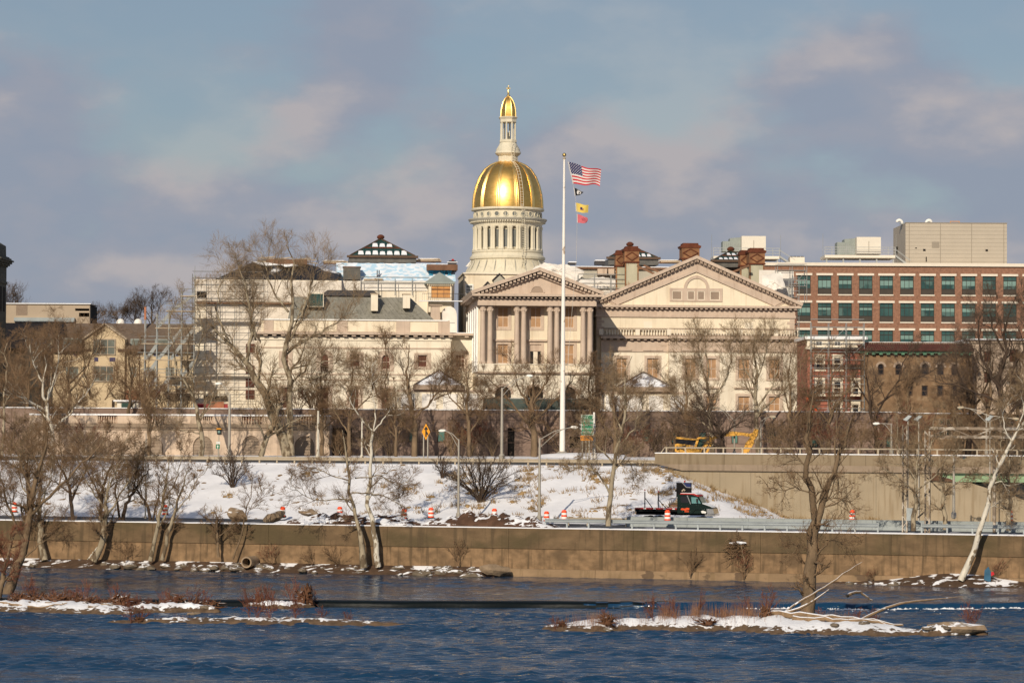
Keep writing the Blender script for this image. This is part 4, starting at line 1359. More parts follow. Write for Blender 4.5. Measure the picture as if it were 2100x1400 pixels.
# ---- rusty chimney stacks standing behind the right wing's gable
def stack(x0, x1, y0, yb, v, lab, cap=1.0):
    f = Fac(S, v, (x0 + x1) / 2, y0)
    a, b = f.u(x0), f.u(x1)
    c, r = (a + b) / 2, (b - a) / 2
    zt = f.z(y0)
    zl = f.z(yb)
    T = Thing(S, (c, v + r, zl), 'chimney_stack', lab, 'chimney', 'rusty metal chimneys on the state house roof')
    z3 = zt - 0.75
    z2 = z3 - 1.55
    T.part('cap', MB().prism([(c - r * 1.05, z3), (c + r * 1.05, z3), (c + r * 1.12, z3 + 0.3), (c + r * 0.8, z3 + 0.5), (c + r * 0.8, zt), (c - r * 0.8, zt), (c - r * 0.8, z3 + 0.5), (c - r * 1.12, z3 + 0.3)], v - 0.1, v + 2 * r + 0.1), 'rust_dark')
    hd = T.box('head', 'rust', c - r * 0.93, c + r * 0.93, v, v + 2 * r, z2, z3)
    mb = MB()
    for p, q in (((-.8, .5), (0, .9)), ((0, .9), (.8, .5)), ((.8, .5), (0, .1)), ((0, .1), (-.8, .5))):
        mb.bar((c + p[0] * r, v - 0.03, z2 + 1.55 * p[1]), (c + q[0] * r, v - 0.03, z2 + 1.55 * q[1]), 0.14, 0.14)
    T.part('diamond_trim', mb, 'rust_dark', hd)
    T.box('ledge', 'rust_dark', c - r * 1.0, c + r * 1.0, v - 0.08, v + 2 * r + 0.08, z2 - 0.22, z2)
    if z2 - 0.3 > zl:
        T.box('shaft', 'stack_metal', c - r * 0.72, c + r * 0.72, v + 0.15, v + 2 * r - 0.15, zl, z2 - 0.22)
        for sg in (-1, 1):
            T.box('corner_angle', 'rust', c + sg * r * 0.80 - 0.1, c + sg * r * 0.80 + 0.1, v + 0.05, v + 0.3, zl, z2 - 0.22)
stack(1280, 1312, 505, 600, RV + 14, 'tall rusty chimney left of the wide gable, front one of its pair')
stack(1262, 1286, 513, 600, RV + 17, 'rusty chimney left of the wide gable, rear one of its pair')
stack(1397, 1436, 498.5, 545, RV + 20, 'rusty chimney head showing over the peak of the wide gable')
stack(1535, 1570, 508.5, 600, RV + 14, 'tall rusty chimney right of the wide gable, front one of its pair')
stack(1517, 1543, 513, 600, RV + 17, 'rusty chimney right of the wide gable, rear one of its pair')

# ---- the dome tower
DV = 45.0
D = Fac(S, DV, 1041, 480)
dc = D.u(1041)
px = D.sc()
T = Thing(S, (dc, DV, PLZ), 'dome_tower', 'tall white colonnaded drum carrying a gilded dome and lantern', 'dome')
z = D.z
def lp(rows, n=64, nm='', m='dome_white', sm=35, parent=None):
    return T.part(nm, MB().lathe([(r * px, z(y)) for r, y in rows], dc, DV, n), m, parent, smooth=sm)
T.part('base_block', MB().box(dc - 95 * px, dc + 90 * px, DV - 8, DV + 8, PLZ, z(566)), 'cream')
lp([(92, 568), (90, 565), (86, 560), (80, 552), (76, 545), (74, 540), (74, 535)], nm='bell_base')
lp([(74, 535), (77, 533), (77.5, 529), (75, 527), (73, 524), (72.5, 521)], nm='base_moulding')
mb = MB()
for k in range(24):
    an = 2 * math.pi * (k + 0.5) / 24
    for r0, y0, r1, y1 in ((86.5, 561, 74.8, 536),):
        mb.bar((dc + r0 * px * math.cos(an), DV + r0 * px * math.sin(an), z(y0)), (dc + r1 * px * math.cos(an), DV + r1 * px * math.sin(an), z(y1)), 0.12, 0.12)
T.part('base_ribs', mb, 'dome_grey')
lp([(71.5, 521), (73, 519), (73, 516), (70, 515)], nm='stylobate')
lp([(60, 516), (60, 468)], nm='drum_wall', m='dome_white')
# 24 windows and 24 columns round the drum
wz0, wz1 = z(510), z(474)
rw = 60.4 * px
mw = MB().box(-0.52, 0.52, -0.02, 0.05, wz0, wz1)
mew = make_mesh('drum_window', mw, 'drum_window')
mf = MB().box(-0.66, -0.52, -0.08, 0.08, wz0 - 0.1, wz1 + 0.1).box(0.52, 0.66, -0.08, 0.08, wz0 - 0.1, wz1 + 0.1).box(-0.52, 0.52, -0.08, 0.08, wz1, wz1 + 0.14).box(-0.7, 0.7, -0.14, 0.08, wz0 - 0.16, wz0)
mb_ = MB().box(-0.03, 0.03, -0.05, 0.0, wz0, wz1)
mef = make_mesh('window_frame', mf, 'dome_white')
cz0, cz1 = z(515), z(467)
cr_ = 3.2 * px
mcol = MB().lathe([(cr_ * 1.35, cz0), (cr_ * 1.35, cz0 + 0.2), (cr_, cz0 + 0.35), (cr_ * 0.95, (cz0 + cz1) / 2), (cr_ * 0.86, cz1 - 0.5), (cr_ * 1.0, cz1 - 0.4), (cr_ * 1.35, cz1 - 0.12), (cr_ * 1.35, cz1)], 0, 0, 12)
medc = make_mesh('drum_column', mcol, 'dome_white', smooth=40)
N24 = 24
for k in range(N24):
    an = 2 * math.pi * (k + 0.5) / N24 - math.pi / 2
    o = T.inst('drum_window', mew, (dc + rw * math.cos(an), DV + rw * math.sin(an), PLZ))
    o.location.z = -PLZ
    o.rotation_euler = (0, 0, an + math.pi / 2)
    link('window_frame', mef, o)
    an = 2 * math.pi * k / N24 - math.pi / 2
    for da in (-0.034, 0.034):
        o = T.inst('column', medc, (dc + 68 * px * math.cos(an + da), DV + 68 * px * math.sin(an + da), PLZ))
        o.location.z = -PLZ
lp([(70, 468), (70.5, 467), (70.5, 461), (72, 460.5), (73, 458.5)], nm='entablature')
mb = MB()
for k in range(96):
    an = 2 * math.pi * k / 96
    c, s_ = math.cos(an), math.sin(an)
    mb.bar((dc + 72.5 * px * c, DV + 72.5 * px * s_, z(457.5)), (dc + 77.5 * px * c, DV + 77.5 * px * s_, z(457)), 0.24, 0.24)
T.part('bracket_course', mb, 'dome_white')
lp([(73, 457), (78, 456), (79.5, 454), (81, 452), (80, 450.5), (72, 450)], nm='cornice', m='dome_grey')
lp([(69, 452), (69, 433)], nm='oculus_band')
mo = MB()
ro = 4.4 * px
for k in range(16):
    a0, a1 = 2 * math.pi * k / 16, 2 * math.pi * (k + 1) / 16
    mo.quad((ro * math.cos(a0), -0.06, ro * math.sin(a0)), (ro * math.cos(a1), -0.06, ro * math.sin(a1)), (ro * 1.35 * math.cos(a1), -0.06, ro * 1.35 * math.sin(a1)), (ro * 1.35 * math.cos(a0), -0.06, ro * 1.35 * math.sin(a0)))
    mo.quad((ro * math.cos(a0), 0.10, ro * math.sin(a0)), (ro * math.cos(a1), 0.10, ro * math.sin(a1)), (ro * math.cos(a1), -0.06, ro * math.sin(a1)), (ro * math.cos(a0), -0.06, ro * math.sin(a0)))
    mo.quad((ro * 1.35 * math.cos(a0), -0.06, ro * 1.35 * math.sin(a0)), (ro * 1.35 * math.cos(a1), -0.06, ro * 1.35 * math.sin(a1)), (ro * 1.35 * math.cos(a1), 0.10, ro * 1.35 * math.sin(a1)), (ro * 1.35 * math.cos(a0), 0.10, ro * 1.35 * math.sin(a0)))
meo = make_mesh('oculus', mo, 'dome_white')
mg = MB()
mg.quad(*[(ro * math.cos(2 * math.pi * k / 16), 0.03, ro * math.sin(2 * math.pi * k / 16)) for k in range(16)])
meg = make_mesh('oculus_pane', mg, 'drum_window')
for k in range(24):
    an = 2 * math.pi * (k + 0.5) / 24 - math.pi / 2
    o = T.inst('oculus', meo, (dc + 69.35 * px * math.cos(an), DV + 69.35 * px * math.sin(an), z(443)))
    o.rotation_euler = (0, 0, an + math.pi / 2)
    link('oculus_pane', meg, o)
lp([(70, 434), (74.5, 433), (75, 431), (74.5, 429), (73, 428.5)], nm='gilded_base_ring', m='dome_white')
gp = [(73, 429), (73.2, 424), (72.6, 412), (71, 400), (66.5, 382), (59, 364), (49, 349), (37, 340), (26, 335), (20, 333)]
dome = lp(gp, 96, 'gilded_dome', 'gold', 60)
mrib = []
for k in range(12):
    an = 2 * math.pi * (k + 0.35) / 12 - math.pi / 2
    mb = MB()
    for da in (-0.045, 0.0, 0.045):
        rr = 0.14 if da == 0 else 0.09
        mb.tube([(dc + (r + 0.3) * px * math.cos(an + da), DV + (r + 0.3) * px * math.sin(an + da), z(y)) for r, y in gp], rr, 6)
    T.part('dome_rib', mb, 'gold_rib', dome, smooth=60)
# lantern
lan = lp([(21, 334), (21, 322), (20, 320.5)], 8, 'lantern_foot', sm=20)
lp([(20, 321), (24, 318), (26.5, 315), (26, 312), (24.5, 310), (24.5, 307), (20, 300), (16.5, 293)], 24, 'lantern_bell')
lp([(16, 293.5), (18.5, 292.5), (18.5, 288), (17, 287)], 8, 'lantern_sill', sm=20)
mlc = MB().lathe([(2.3 * px, z(287.5)), (1.8 * px, z(286)), (1.6 * px, z(254)), (2.3 * px, z(251.5))], 0, 0, 10)
melc = make_mesh('lantern_column', mlc, 'dome_white', smooth=40)
for k in range(8):
    an = 2 * math.pi * (k + 0.5) / 8 + 0.1
    o = T.inst('lantern_column', melc, (dc + 14.8 * px * math.cos(an), DV + 14.8 * px * math.sin(an), PLZ))
    o.location.z = -PLZ
T.box('lantern_bell_clapper', 'dome_grey', dc - 0.12, dc + 0.12, DV - 0.12, DV + 0.12, z(287), z(272))
lp([(16.5, 252), (17.5, 251), (17.5, 246), (18.5, 244.5), (20.5, 241.5), (20, 240.5), (16, 240)], 8, 'lantern_cornice', sm=20)
lp([(16.2, 240.5), (16.2, 235), (15.6, 226), (13.8, 217), (11, 209), (7, 202.5), (3.2, 199)], 8, 'gilded_cupola', 'gold', sm=20)
mb = MB()
for k in range(8):
    an = 2 * math.pi * (k + 0.5) / 8
    mb.tube([(dc + r * px * math.cos(an), DV + r * px * math.sin(an), z(y)) for r, y in ((16.4, 240.5), (16.4, 235), (15.8, 226), (14, 217), (11.2, 209), (7.2, 202.5), (3.4, 199))], 0.07, 5)
T.part('cupola_ribs', mb, 'gold_rib', smooth=60)
lp([(3.4, 200), (4.2, 198), (3.0, 195), (1.6, 193), (2.4, 190), (1.6, 187), (1.0, 183), (2.2, 181), (1.0, 179), (0.3, 174.5)], 10, 'finial', 'gold_rib')
T.box('finial_arms', 'gold_rib', dc - 4 * px, dc + 4 * px, DV - 0.08, DV + 0.08, z(182.5), z(180.5))
# maintenance ladder from lantern to roof on the right front
def lad(pts, nm):
    mb = MB()
    for sg in (-0.22, 0.22):
        mb.tube([(p[0] + sg, p[1], p[2]) for p in pts], 0.035, 4)
    n = int(sum((Vector(pts[i + 1]) - Vector(pts[i])).length for i in range(len(pts) - 1)) / 0.4)
    for k in range(n):
        t = (k + 0.5) / n * (len(pts) - 1)
        i = int(t)
        f = t - i
        p = Vector(pts[i]) * (1 - f) + Vector(pts[i + 1]) * f
        mb.bar((p.x - 0.22, p.y, p.z), (p.x + 0.22, p.y, p.z), 0.05, 0.05)
    T.part(nm, mb, 'dome_white')
an = -math.pi / 2 + 0.33
lad([(dc + (r + 2.2) * px * math.cos(an), DV + (r + 2.2) * px * math.sin(an), z(y)) for r, y in gp[::-1]], 'dome_ladder')
lad([(dc + 82 * px * math.cos(an), DV + 82 * px * math.sin(an), z(y)) for y in (429, 470, 510, 560)], 'drum_ladder')
lad([(dc + 8 * px, DV - 27.5 * px, z(y)) for y in (290, 333)], 'lantern_ladder')
# small gabled dormers and a window on the base block
for x0, x1, y0, y1, dv in ((1010, 1038, 562, 600, 9.2), (988, 1012, 579, 604, 10.2)):
    f = Fac(S, DV - dv, 1020, 570)
    a, b, c, d = f.r(x0, x1, y0, y1)
    dm = T.part('dormer', MB().prism([(a + 0.2, c), (b - 0.2, c), (b - 0.2, d - 0.9), ((a + b) / 2, d - 0.1), (a + 0.2, d - 0.9)], DV - dv, DV - 7.9), 'dome_grey')
    T.part('dormer_roof', MB().prism([(a, d - 1.0), ((a + b) / 2, d), (b, d - 1.0), (b, d - 0.85), ((a + b) / 2, d + 0.18), (a, d - 0.85)], DV - dv - 0.3, DV - 7.95), 'slate_dark', dm)
f = Fac(S, DV - 8, 960, 580)
q = f.r(954, 971, 583, 606)
T.window(q[0], q[1], q[2], q[3], DV - 8.12, 'paint_white', 'drum_window', 1, 3, 0.18)
T.box('base_cornice', 'cream_pale', dc - 97 * px, dc + 92 * px, DV - 8.3, DV + 8.2, z(568), z(565.5))

# ------------------------------------------------------------------ what stands behind and beside the state house
def pipe_run(mb, p, q, r=0.05):
    mb.tube([p, q], r, 4, cap=False)
    return mb

def scaffold(fr, label, u0, u1, v0, v1, z0, z1, du, dz, r=0.05, braces=True, planks=True, pm='pipe_grey', group='scaffolding round the state house', plank_rows=None):
    T = Thing(fr, ((u0 + u1) / 2, v0, z0), 'scaffold', label, 'scaffold', group)
    nu_, nz_ = max(1, round((u1 - u0) / du)), max(1, round((z1 - z0) / dz))
    for i in range(nu_ + 1):
        u = u0 + (u1 - u0) * i / nu_
        for v in (v0, v1):
            T.part('standard', pipe_run(MB(), (u, v, z0), (u, v, z1 + 0.6), r), pm)
    for j in range(1, nz_ + 1):
        zz = z0 + (z1 - z0) * j / nz_
        for v in (v0, v1):
            T.part('ledger', pipe_run(MB(), (u0, v, zz), (u1, v, zz), r), pm)
            T.part('guard_rail', pipe_run(MB(), (u0, v, zz + 0.5 * dz), (u1, v, zz + 0.5 * dz), r * 0.8), pm)
        if planks and (plank_rows is None or j in plank_rows):
            T.box('plank', 'plank', u0, u1, v0 + 0.1, v1 - 0.1, zz - 0.06, zz)
    if braces:
        for i in range(nu_):
            a, b = u0 + (u1 - u0) * i / nu_, u0 + (u1 - u0) * (i + 1) / nu_
            for j in range(nz_):
                if (i + j) % 2 == 0:
                    c, d = z0 + (z1 - z0) * j / nz_, z0 + (z1 - z0) * (j + 1) / nz_
                    T.part('brace', pipe_run(MB(), (a, v0 - 0.05, c), (b, v0 - 0.05, d), r * 0.8), pm)
    return T

# ---- the sheeted main block behind the left wing
MV = 24.0
A = Fac(S, MV, 560, 640)
u0, u1 = A.u(398), A.u(700)
T = Thing(S, ((u0 + u1) / 2, MV, PLZ), 'sheeted_building', 'cream block wrapped in pale sheeting behind scaffold at the left, under a black tarpaulin roof', 'building')
T.box('wall', 'cream_pale', u0, u1, MV, MV + 30, PLZ, A.z(574))
T.box('upper_sheet', 'sheet_cream', u0 + 0.3, u1, MV - 0.15, MV, A.z(618), A.z(576))
T.box('lower_sheet', 'sheet_cream', A.u(424), u1, MV - 0.12, MV, A.z(800), A.z(626))
T.box('ledge', 'timber', A.u(402), u1, MV - 0.9, MV - 0.1, A.z(624), A.z(620.5))
T.box('red_hoarding', 'red_board', A.u(404), A.u(470), MV - 2.6, MV - 2.4, PLZ, A.z(829))
T.box('brick_pier', 'brick_pink', A.u(434), A.u(462), MV - 2.8, MV - 2.61, PLZ, A.z(824))
T.box('dark_opening', 'void', A.u(420), A.u(468), MV - 0.3, MV - 0.121, A.z(822), A.z(812))
for y in (705, 750, 776, 800):
    T.box('window', 'blind_dark', A.u(505), A.u(523), MV - 0.2, MV - 0.121, A.z(y + 18), A.z(y))
T.box('window', 'void', A.u(404), A.u(424), MV - 0.16, MV + 0.1, A.z(612), A.z(598))
# tarpaulin hip roof
RB = Fac(S, MV + 2, 560, 555)
pts = [(440, 575), (515, 536), (632, 538), (700, 556), (690, 575)]
pp = [(RB.u(x), RB.z(y)) for x, y in pts]
mb = MB()
n = len(pp)
for k in range(n):
    mb.v.append((pp[k][0], MV + 1 + (0 if k in (0, 4) else 5), pp[k][1]))
for k in range(n):
    mb.v.append((pp[k][0], MV + 22 - (0 if k in (0, 4) else 5), pp[k][1]))
mb.f = [(0, 4, 3, 2, 1), (5, 6, 7, 8, 9), (1, 2, 7, 6), (2, 3, 8, 7), (3, 4, 9, 8), (0, 1, 6, 5)]
T.part('tarpaulin_roof', mb, 'black_tarp')
T.part('roof_snow_patch', MB().prism([(RB.u(513), RB.z(534.5)), (RB.u(560), RB.z(539)), (RB.u(575), RB.z(541.5)), (RB.u(545), RB.z(544)), (RB.u(530), RB.z(541))], MV + 3.2, MV + 5.5), 'snow')
T.part('roof_snow_patch', MB().prism([(RB.u(575), RB.z(541)), (RB.u(600), RB.z(540)), (RB.u(612), RB.z(543)), (RB.u(585), RB.z(546))], MV + 3.2, MV + 5.5), 'snow')
mb = MB()
r_ = random.Random(8)
for k in range(26):
    x, y = r_.uniform(520, 612), 532 + r_.uniform(-6, 3)
    a, b = RB.u(x), RB.z(y)
    mb.bar((a, MV + 7 + r_.uniform(-2, 2), b), (a + r_.uniform(0.8, 3.0), MV + 7 + r_.uniform(-2, 2), b + r_.uniform(-0.4, 0.4)), 0.18, 0.14)
T.part('roof_timbers', mb, 'plank', kind='stuff')
T.box('roof_timber_bed', 'timber', RB.u(545), RB.u(630), MV + 5, MV + 11, RB.z(540), RB.z(529))
scaffold(S, 'tall scaffold of grey pipes across the front of the sheeted block', A.u(395), A.u(540), MV - 1.8, MV - 0.7, PLZ, A.z(572), 2.3, 1.95, r=0.03, pm='scaffold_fine', plank_rows=(3, 7))

# ---- the roof with blue and white wrap between left wing and dome
BV = 30.0
A = Fac(S, BV, 800, 560)
T = Thing(S, (A.u(800), BV, PLZ), 'wrapped_roof_building', 'white walled block with a roof of blue and white wrap behind the left wing', 'building')
T.box('wall', 'cream_pale', A.u(695), A.u(932), BV, BV + 26, PLZ, A.z(576))
T.box('wall_sheet', 'white_tarp', A.u(695), A.u(932), BV - 0.2, BV, A.z(596), A.z(577))
zb0, zt0 = A.z(576), A.z(536)
mb = MB()
us_ = [A.u(690 + 245 * k / 40) for k in range(41)]
for j in range(5):
    for u in us_:
        t = j / 4
        mb.v.append((u, BV + 0.2 + 5 * t + 0.1 * math.sin(u * 2.3 + j), zb0 + (zt0 - zb0) * t + 0.05 * math.sin(u * 3 + j * 2)))
for j in range(4):
    for i in range(40):
        a = j * 41 + i
        mb.f.append((a, a + 1, a + 42, a + 41))
T.part('roof_wrap', mb, 'blue_wrap', smooth=60)
T.box('roof_deck', 'snow', A.u(690), A.u(935), BV + 5.2, BV + 24, zt0 - 0.6, zt0)
q = A.r(704, 739, 549, 574)
T.box('tarped_box', 'grey_tarp', q[0], q[1], BV - 0.4, BV + 2.5, q[2], q[3])
T.box('tarped_box_lid', 'timber', q[0] - 0.1, q[1] + 0.1, BV - 0.5, BV + 2.6, q[3], q[3] + 0.12)
for x in (773, 777):
    T.box('vent_pipe', 'void', A.u(x), A.u(x + 1.8), BV + 1.2, BV + 1.4, A.z(568), A.z(553))
for x0, x1, y in ((746, 772, 573), (768, 785, 572)):
    T.box('stored_board', 'plank', A.u(x0), A.u(x1), BV - 0.3, BV + 0.5, A.z(y + 2), A.z(y - 1))
scaffold(S, 'scaffold of grey pipes along the eaves of the blue and white wrapped roof', A.u(740), A.u(880), BV - 1.6, BV - 0.5, A.z(606), A.z(580), 2.6, 1.6, planks=False, braces=False)

def skylight(label, x0, x1, xa, ya, yb, yc, v, half=None, tint=True):
    """pitched green iron skylight: glazing bars, snow lying between them, dark band below"""
    f = Fac(S, v, xa, yb)
    a, b, c = f.u(x0), f.u(x1), f.u(xa)
    za, zb, zc = f.z(ya), f.z(yb), f.z(yc)
    T = Thing(S, (c, v, zc), 'roof_skylight', label, 'skylight', 'pitched skylights on the state house roof')
    dv = 5.0
    T.part('glazing', MB().quad((a, v, zb), (b, v, zb), (c + 0.3, v + dv, za), (c - 0.3, v + dv, za)).quad((b, v, zb), (b, v + 2 * dv, zb), (c + 0.3, v + dv, za)).quad((a, v + 2 * dv, zb), (a, v, zb), (c - 0.3, v + dv, za)), 'skylight')
    n = 9
    for k in range(n + 1):
        t = k / n
        mb = MB()
        top = (c - 0.3 + 0.6 * t, v + dv - 0.05, za)
        # bars run straight up the slope and stop on the hips
        ub = a + (b - a) * t
        s = min(1.0, (ub - a) / (c - a) if ub < c else (b - ub) / (b - c))
        if s < 0.02:
            continue
        mb.bar((ub, v - 0.06, zb), (ub, v - 0.06 + dv * s, zb + (za - zb) * s), 0.13, 0.13)
        T.part('glazing_bar', mb, 'green_iron')
    for p in ((a, v), (b, v)):
        T.part('hip_bar', MB().bar((p[0], p[1] - 0.1, zb), (c, v + dv - 0.1, za), 0.18, 0.18), 'eave_brown')
    T.part('cross_bar', MB().bar((a + (c - a) * 0.45, v + dv * 0.45 - 0.08, zb + (za - zb) * 0.45), (b - (b - c) * 0.45, v + dv * 0.45 - 0.08, zb + (za - zb) * 0.45), 0.2, 0.2), 'rust_dark')
    r_ = random.Random(int(x0))
    for lo, hi in ((0.04, 0.30), (0.5, 0.74)):
        for k in range(n):
            x_0, x_1 = a + (b - a) * (k + 0.1) / n, a + (b - a) * (k + 0.9) / n
            mid = (x_0 + x_1) / 2
            lim = ((mid - a) / (c - a) if mid < c else (b - mid) / (b - c)) - 0.04
            h_ = min(hi - r_.random() * 0.08, lim)
            if h_ <= lo + 0.05:
                continue
            pt = lambda u, s: (u, v - 0.10 + dv * s, zb + (za - zb) * s + 0.03)
            T.part('snow_patch', MB().quad(pt(x_0, lo), pt(x_1, lo), pt(x_1 - 0.1, h_), pt((x_0 + x_1) / 2, h_ + 0.02), pt(x_0 + 0.1, h_)), 'snow')
    T.box('eaves_beam', 'eave_brown', a - 0.5, b + 0.5, v - 0.35, v + 0.2, zb - 0.35, zb)
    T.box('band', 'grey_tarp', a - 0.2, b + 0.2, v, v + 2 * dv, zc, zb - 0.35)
    T.part('finial', MB().lathe([(0.25, za - 0.15), (0.6, za + 0.1), (0.62, za + 0.35), (0.3, za + 0.6), (0.05, za + 0.65)], c, v + dv, 10), 'rust_dark', smooth=60)
    return T
skylight('large green pitched skylight streaked with snow above the blue and white wrap', 718, 851, 782, 485, 524, 538, BV + 8)
skylight('green skylight half hidden by the pair of rusty chimneys left of the wide gable', 1250, 1348, 1299, 500, 527, 543, RV + 34)
skylight('green skylight half hidden by the pair of rusty chimneys right of the wide gable', 1464, 1556, 1508, 510, 533, 548, RV + 34)

# ---- stone dormer with boarded window, beam frame and flue left of the dome
PV = 26.0
A = Fac(S, PV, 904, 590)
T = Thing(S, (A.u(904), PV, A.z(640)), 'boarded_roof_house', 'small roof house with a plywood boarded window left of the dome', 'roof house')
q = A.r(879, 926, 582, 640)
h = A.r(884.5, 923.5, 587, 611)
T.part('front_wall', wall_holes(MB(), q[0], q[1], q[2], q[3], PV, 0.3, [h]), 'cream')
T.box('body', 'cream', q[0], q[1], PV + 0.3, PV + 5, q[2], q[3])
T.box('plywood_board', 'plywood', h[0], h[1], PV + 0.12, PV + 0.2, h[2], h[3])
for x in (0.33, 0.66):
    T.box('board_joint', 'timber', h[0] + (h[1] - h[0]) * x - 0.03, h[0] + (h[1] - h[0]) * x + 0.03, PV + 0.1, PV + 0.119, h[2], h[3])
T.box('window_rail', 'rust', h[0], h[1], PV + 0.06, PV + 0.099, h[3] - 0.55, h[3] - 0.35)
T.part('tile_course', dentils(MB(), q[0] - 0.3, q[1] + 0.3, PV - 0.35, PV, q[3] - 0.22, q[3], 0.3, 0.15), 'cream')
T.box('eaves', 'roof_green_grey', q[0] - 0.5, q[1] + 0.5, PV - 0.5, PV + 5.4, q[3], q[3] + 0.25)
c = (q[0] + q[1]) / 2
mb = MB()
e = [(q[0] - 0.5, PV - 0.5), (q[1] + 0.5, PV - 0.5), (q[1] + 0.5, PV + 5.4), (q[0] - 0.5, PV + 5.4)]
zt_ = A.z(556)
for k in range(4):
    p, r = e[k], e[(k + 1) % 4]
    mb.quad((p[0], p[1], q[3] + 0.25), (r[0], r[1], q[3] + 0.25), (c, PV + 2.4, zt_))
T.part('hip_roof', mb, 'roof_green_grey')
mb = MB()
for k in range(26):
    x = q[0] - 1 + (q[1] - q[0] + 4) * k / 25
    mb.box(x - 0.02, x + 0.02, PV - 1.0, PV - 0.96, A.z(617), A.z(603))
mb.box(q[0] - 1, q[1] + 3, PV - 1.02, PV - 0.95, A.z(603), A.z(602))
T.part('railing', mb, 'slate_dark')
T.box('roof_ledge', 'snow', q[0] - 1.5, q[1] + 3.2, PV - 1.2, PV - 0.1, A.z(618.5), A.z(617))
A = Fac(S, BV + 2, 905, 548)
T = Thing(S, (A.u(905), BV + 2, A.z(565)), 'roof_beam_frame', 'dark red steel beam on blue bracing behind the boarded roof house', 'steel frame')
q = A.r(875, 938, 543, 554.5)
T.box('beam', 'timber', q[0], q[1], BV + 1, BV + 3, q[2], q[3])
for x in (880, 905, 918):
    T.part('blue_brace', MB().bar((A.u(x), BV + 2, A.z(567)), (A.u(x + 8), BV + 2, q[2]), 0.25).bar((A.u(x + 8), BV + 2, A.z(567)), (A.u(x), BV + 2, q[2]), 0.25), 'blue_frame')
T.box('blue_panel', 'blue_frame', A.u(879), A.u(922), BV + 2.4, BV + 2.5, A.z(567), q[2])
T = Thing(S, (A.u(928), BV + 3, A.z(556)), 'flue_stack', 'squat black flue with a red lid left of the dome', 'chimney')
q = A.r(920, 937, 533, 556)
T.part('flue', MB().prism([(q[0], q[2]), (q[1], q[2]), (q[1], q[3] - 0.3), (q[1] - 0.15, q[3]), (q[0] + 0.15, q[3]), (q[0], q[3] - 0.3)], BV + 3.1, BV + 4.6), 'slate_dark')
T.part('lid', MB().prism([(A.u(926), q[3]), (A.u(933), q[3]), (A.u(931), q[3] + 0.25), (A.u(928), q[3] + 0.25)], BV + 3.4, BV + 4.2), 'truck_red')
T.box('collar', 'snow', q[0] - 0.15, q[1] + 0.15, BV + 3, BV + 4.7, q[3] - 0.32, q[3] - 0.22)
# stacked timber on the roofs
def pallet(px_, py_, w, v, lab):
    f = Fac(S, v, px_, py_)
    T = Thing(S, (f.u(px_), v, f.z(py_)), 'timber_stack', lab, 'timber', 'timber stacks on the roof')
    r_ = random.Random(int(px_))
    for k in range(6):
        z0_ = f.z(py_) + 0.16 * (k // 2)
        a = f.u(px_) + r_.uniform(-0.3, 0.3)
        T.part('board', MB().bar((a, v + (k % 2) * 0.8, z0_ + 0.07), (a + w, v + (k % 2) * 0.8 + r_.uniform(-0.3, 0.3), z0_ + 0.07 + r_.uniform(-0.05, 0.1)), 0.5, 0.14), 'plank' if k % 3 else 'timber')
    T.box('snow_cover', 'snow', f.u(px_) + 0.2, f.u(px_) + w - 0.3, v, v + 0.8, f.z(py_) + 0.5, f.z(py_) + 0.58)
pallet(856, 537, 3.2, BV + 9, 'stack of boards just right of the large skylight')
pallet(880, 537, 1.6, BV + 10, 'short stack of pale boards left of the black flue')
pallet(662, 541, 3.6, BV + 6, 'stack of boards between the tarpaulin roof and the large skylight')
pallet(1352, 540, 3.2, RV + 26, 'stack of boards left of the chimney at the gable peak')

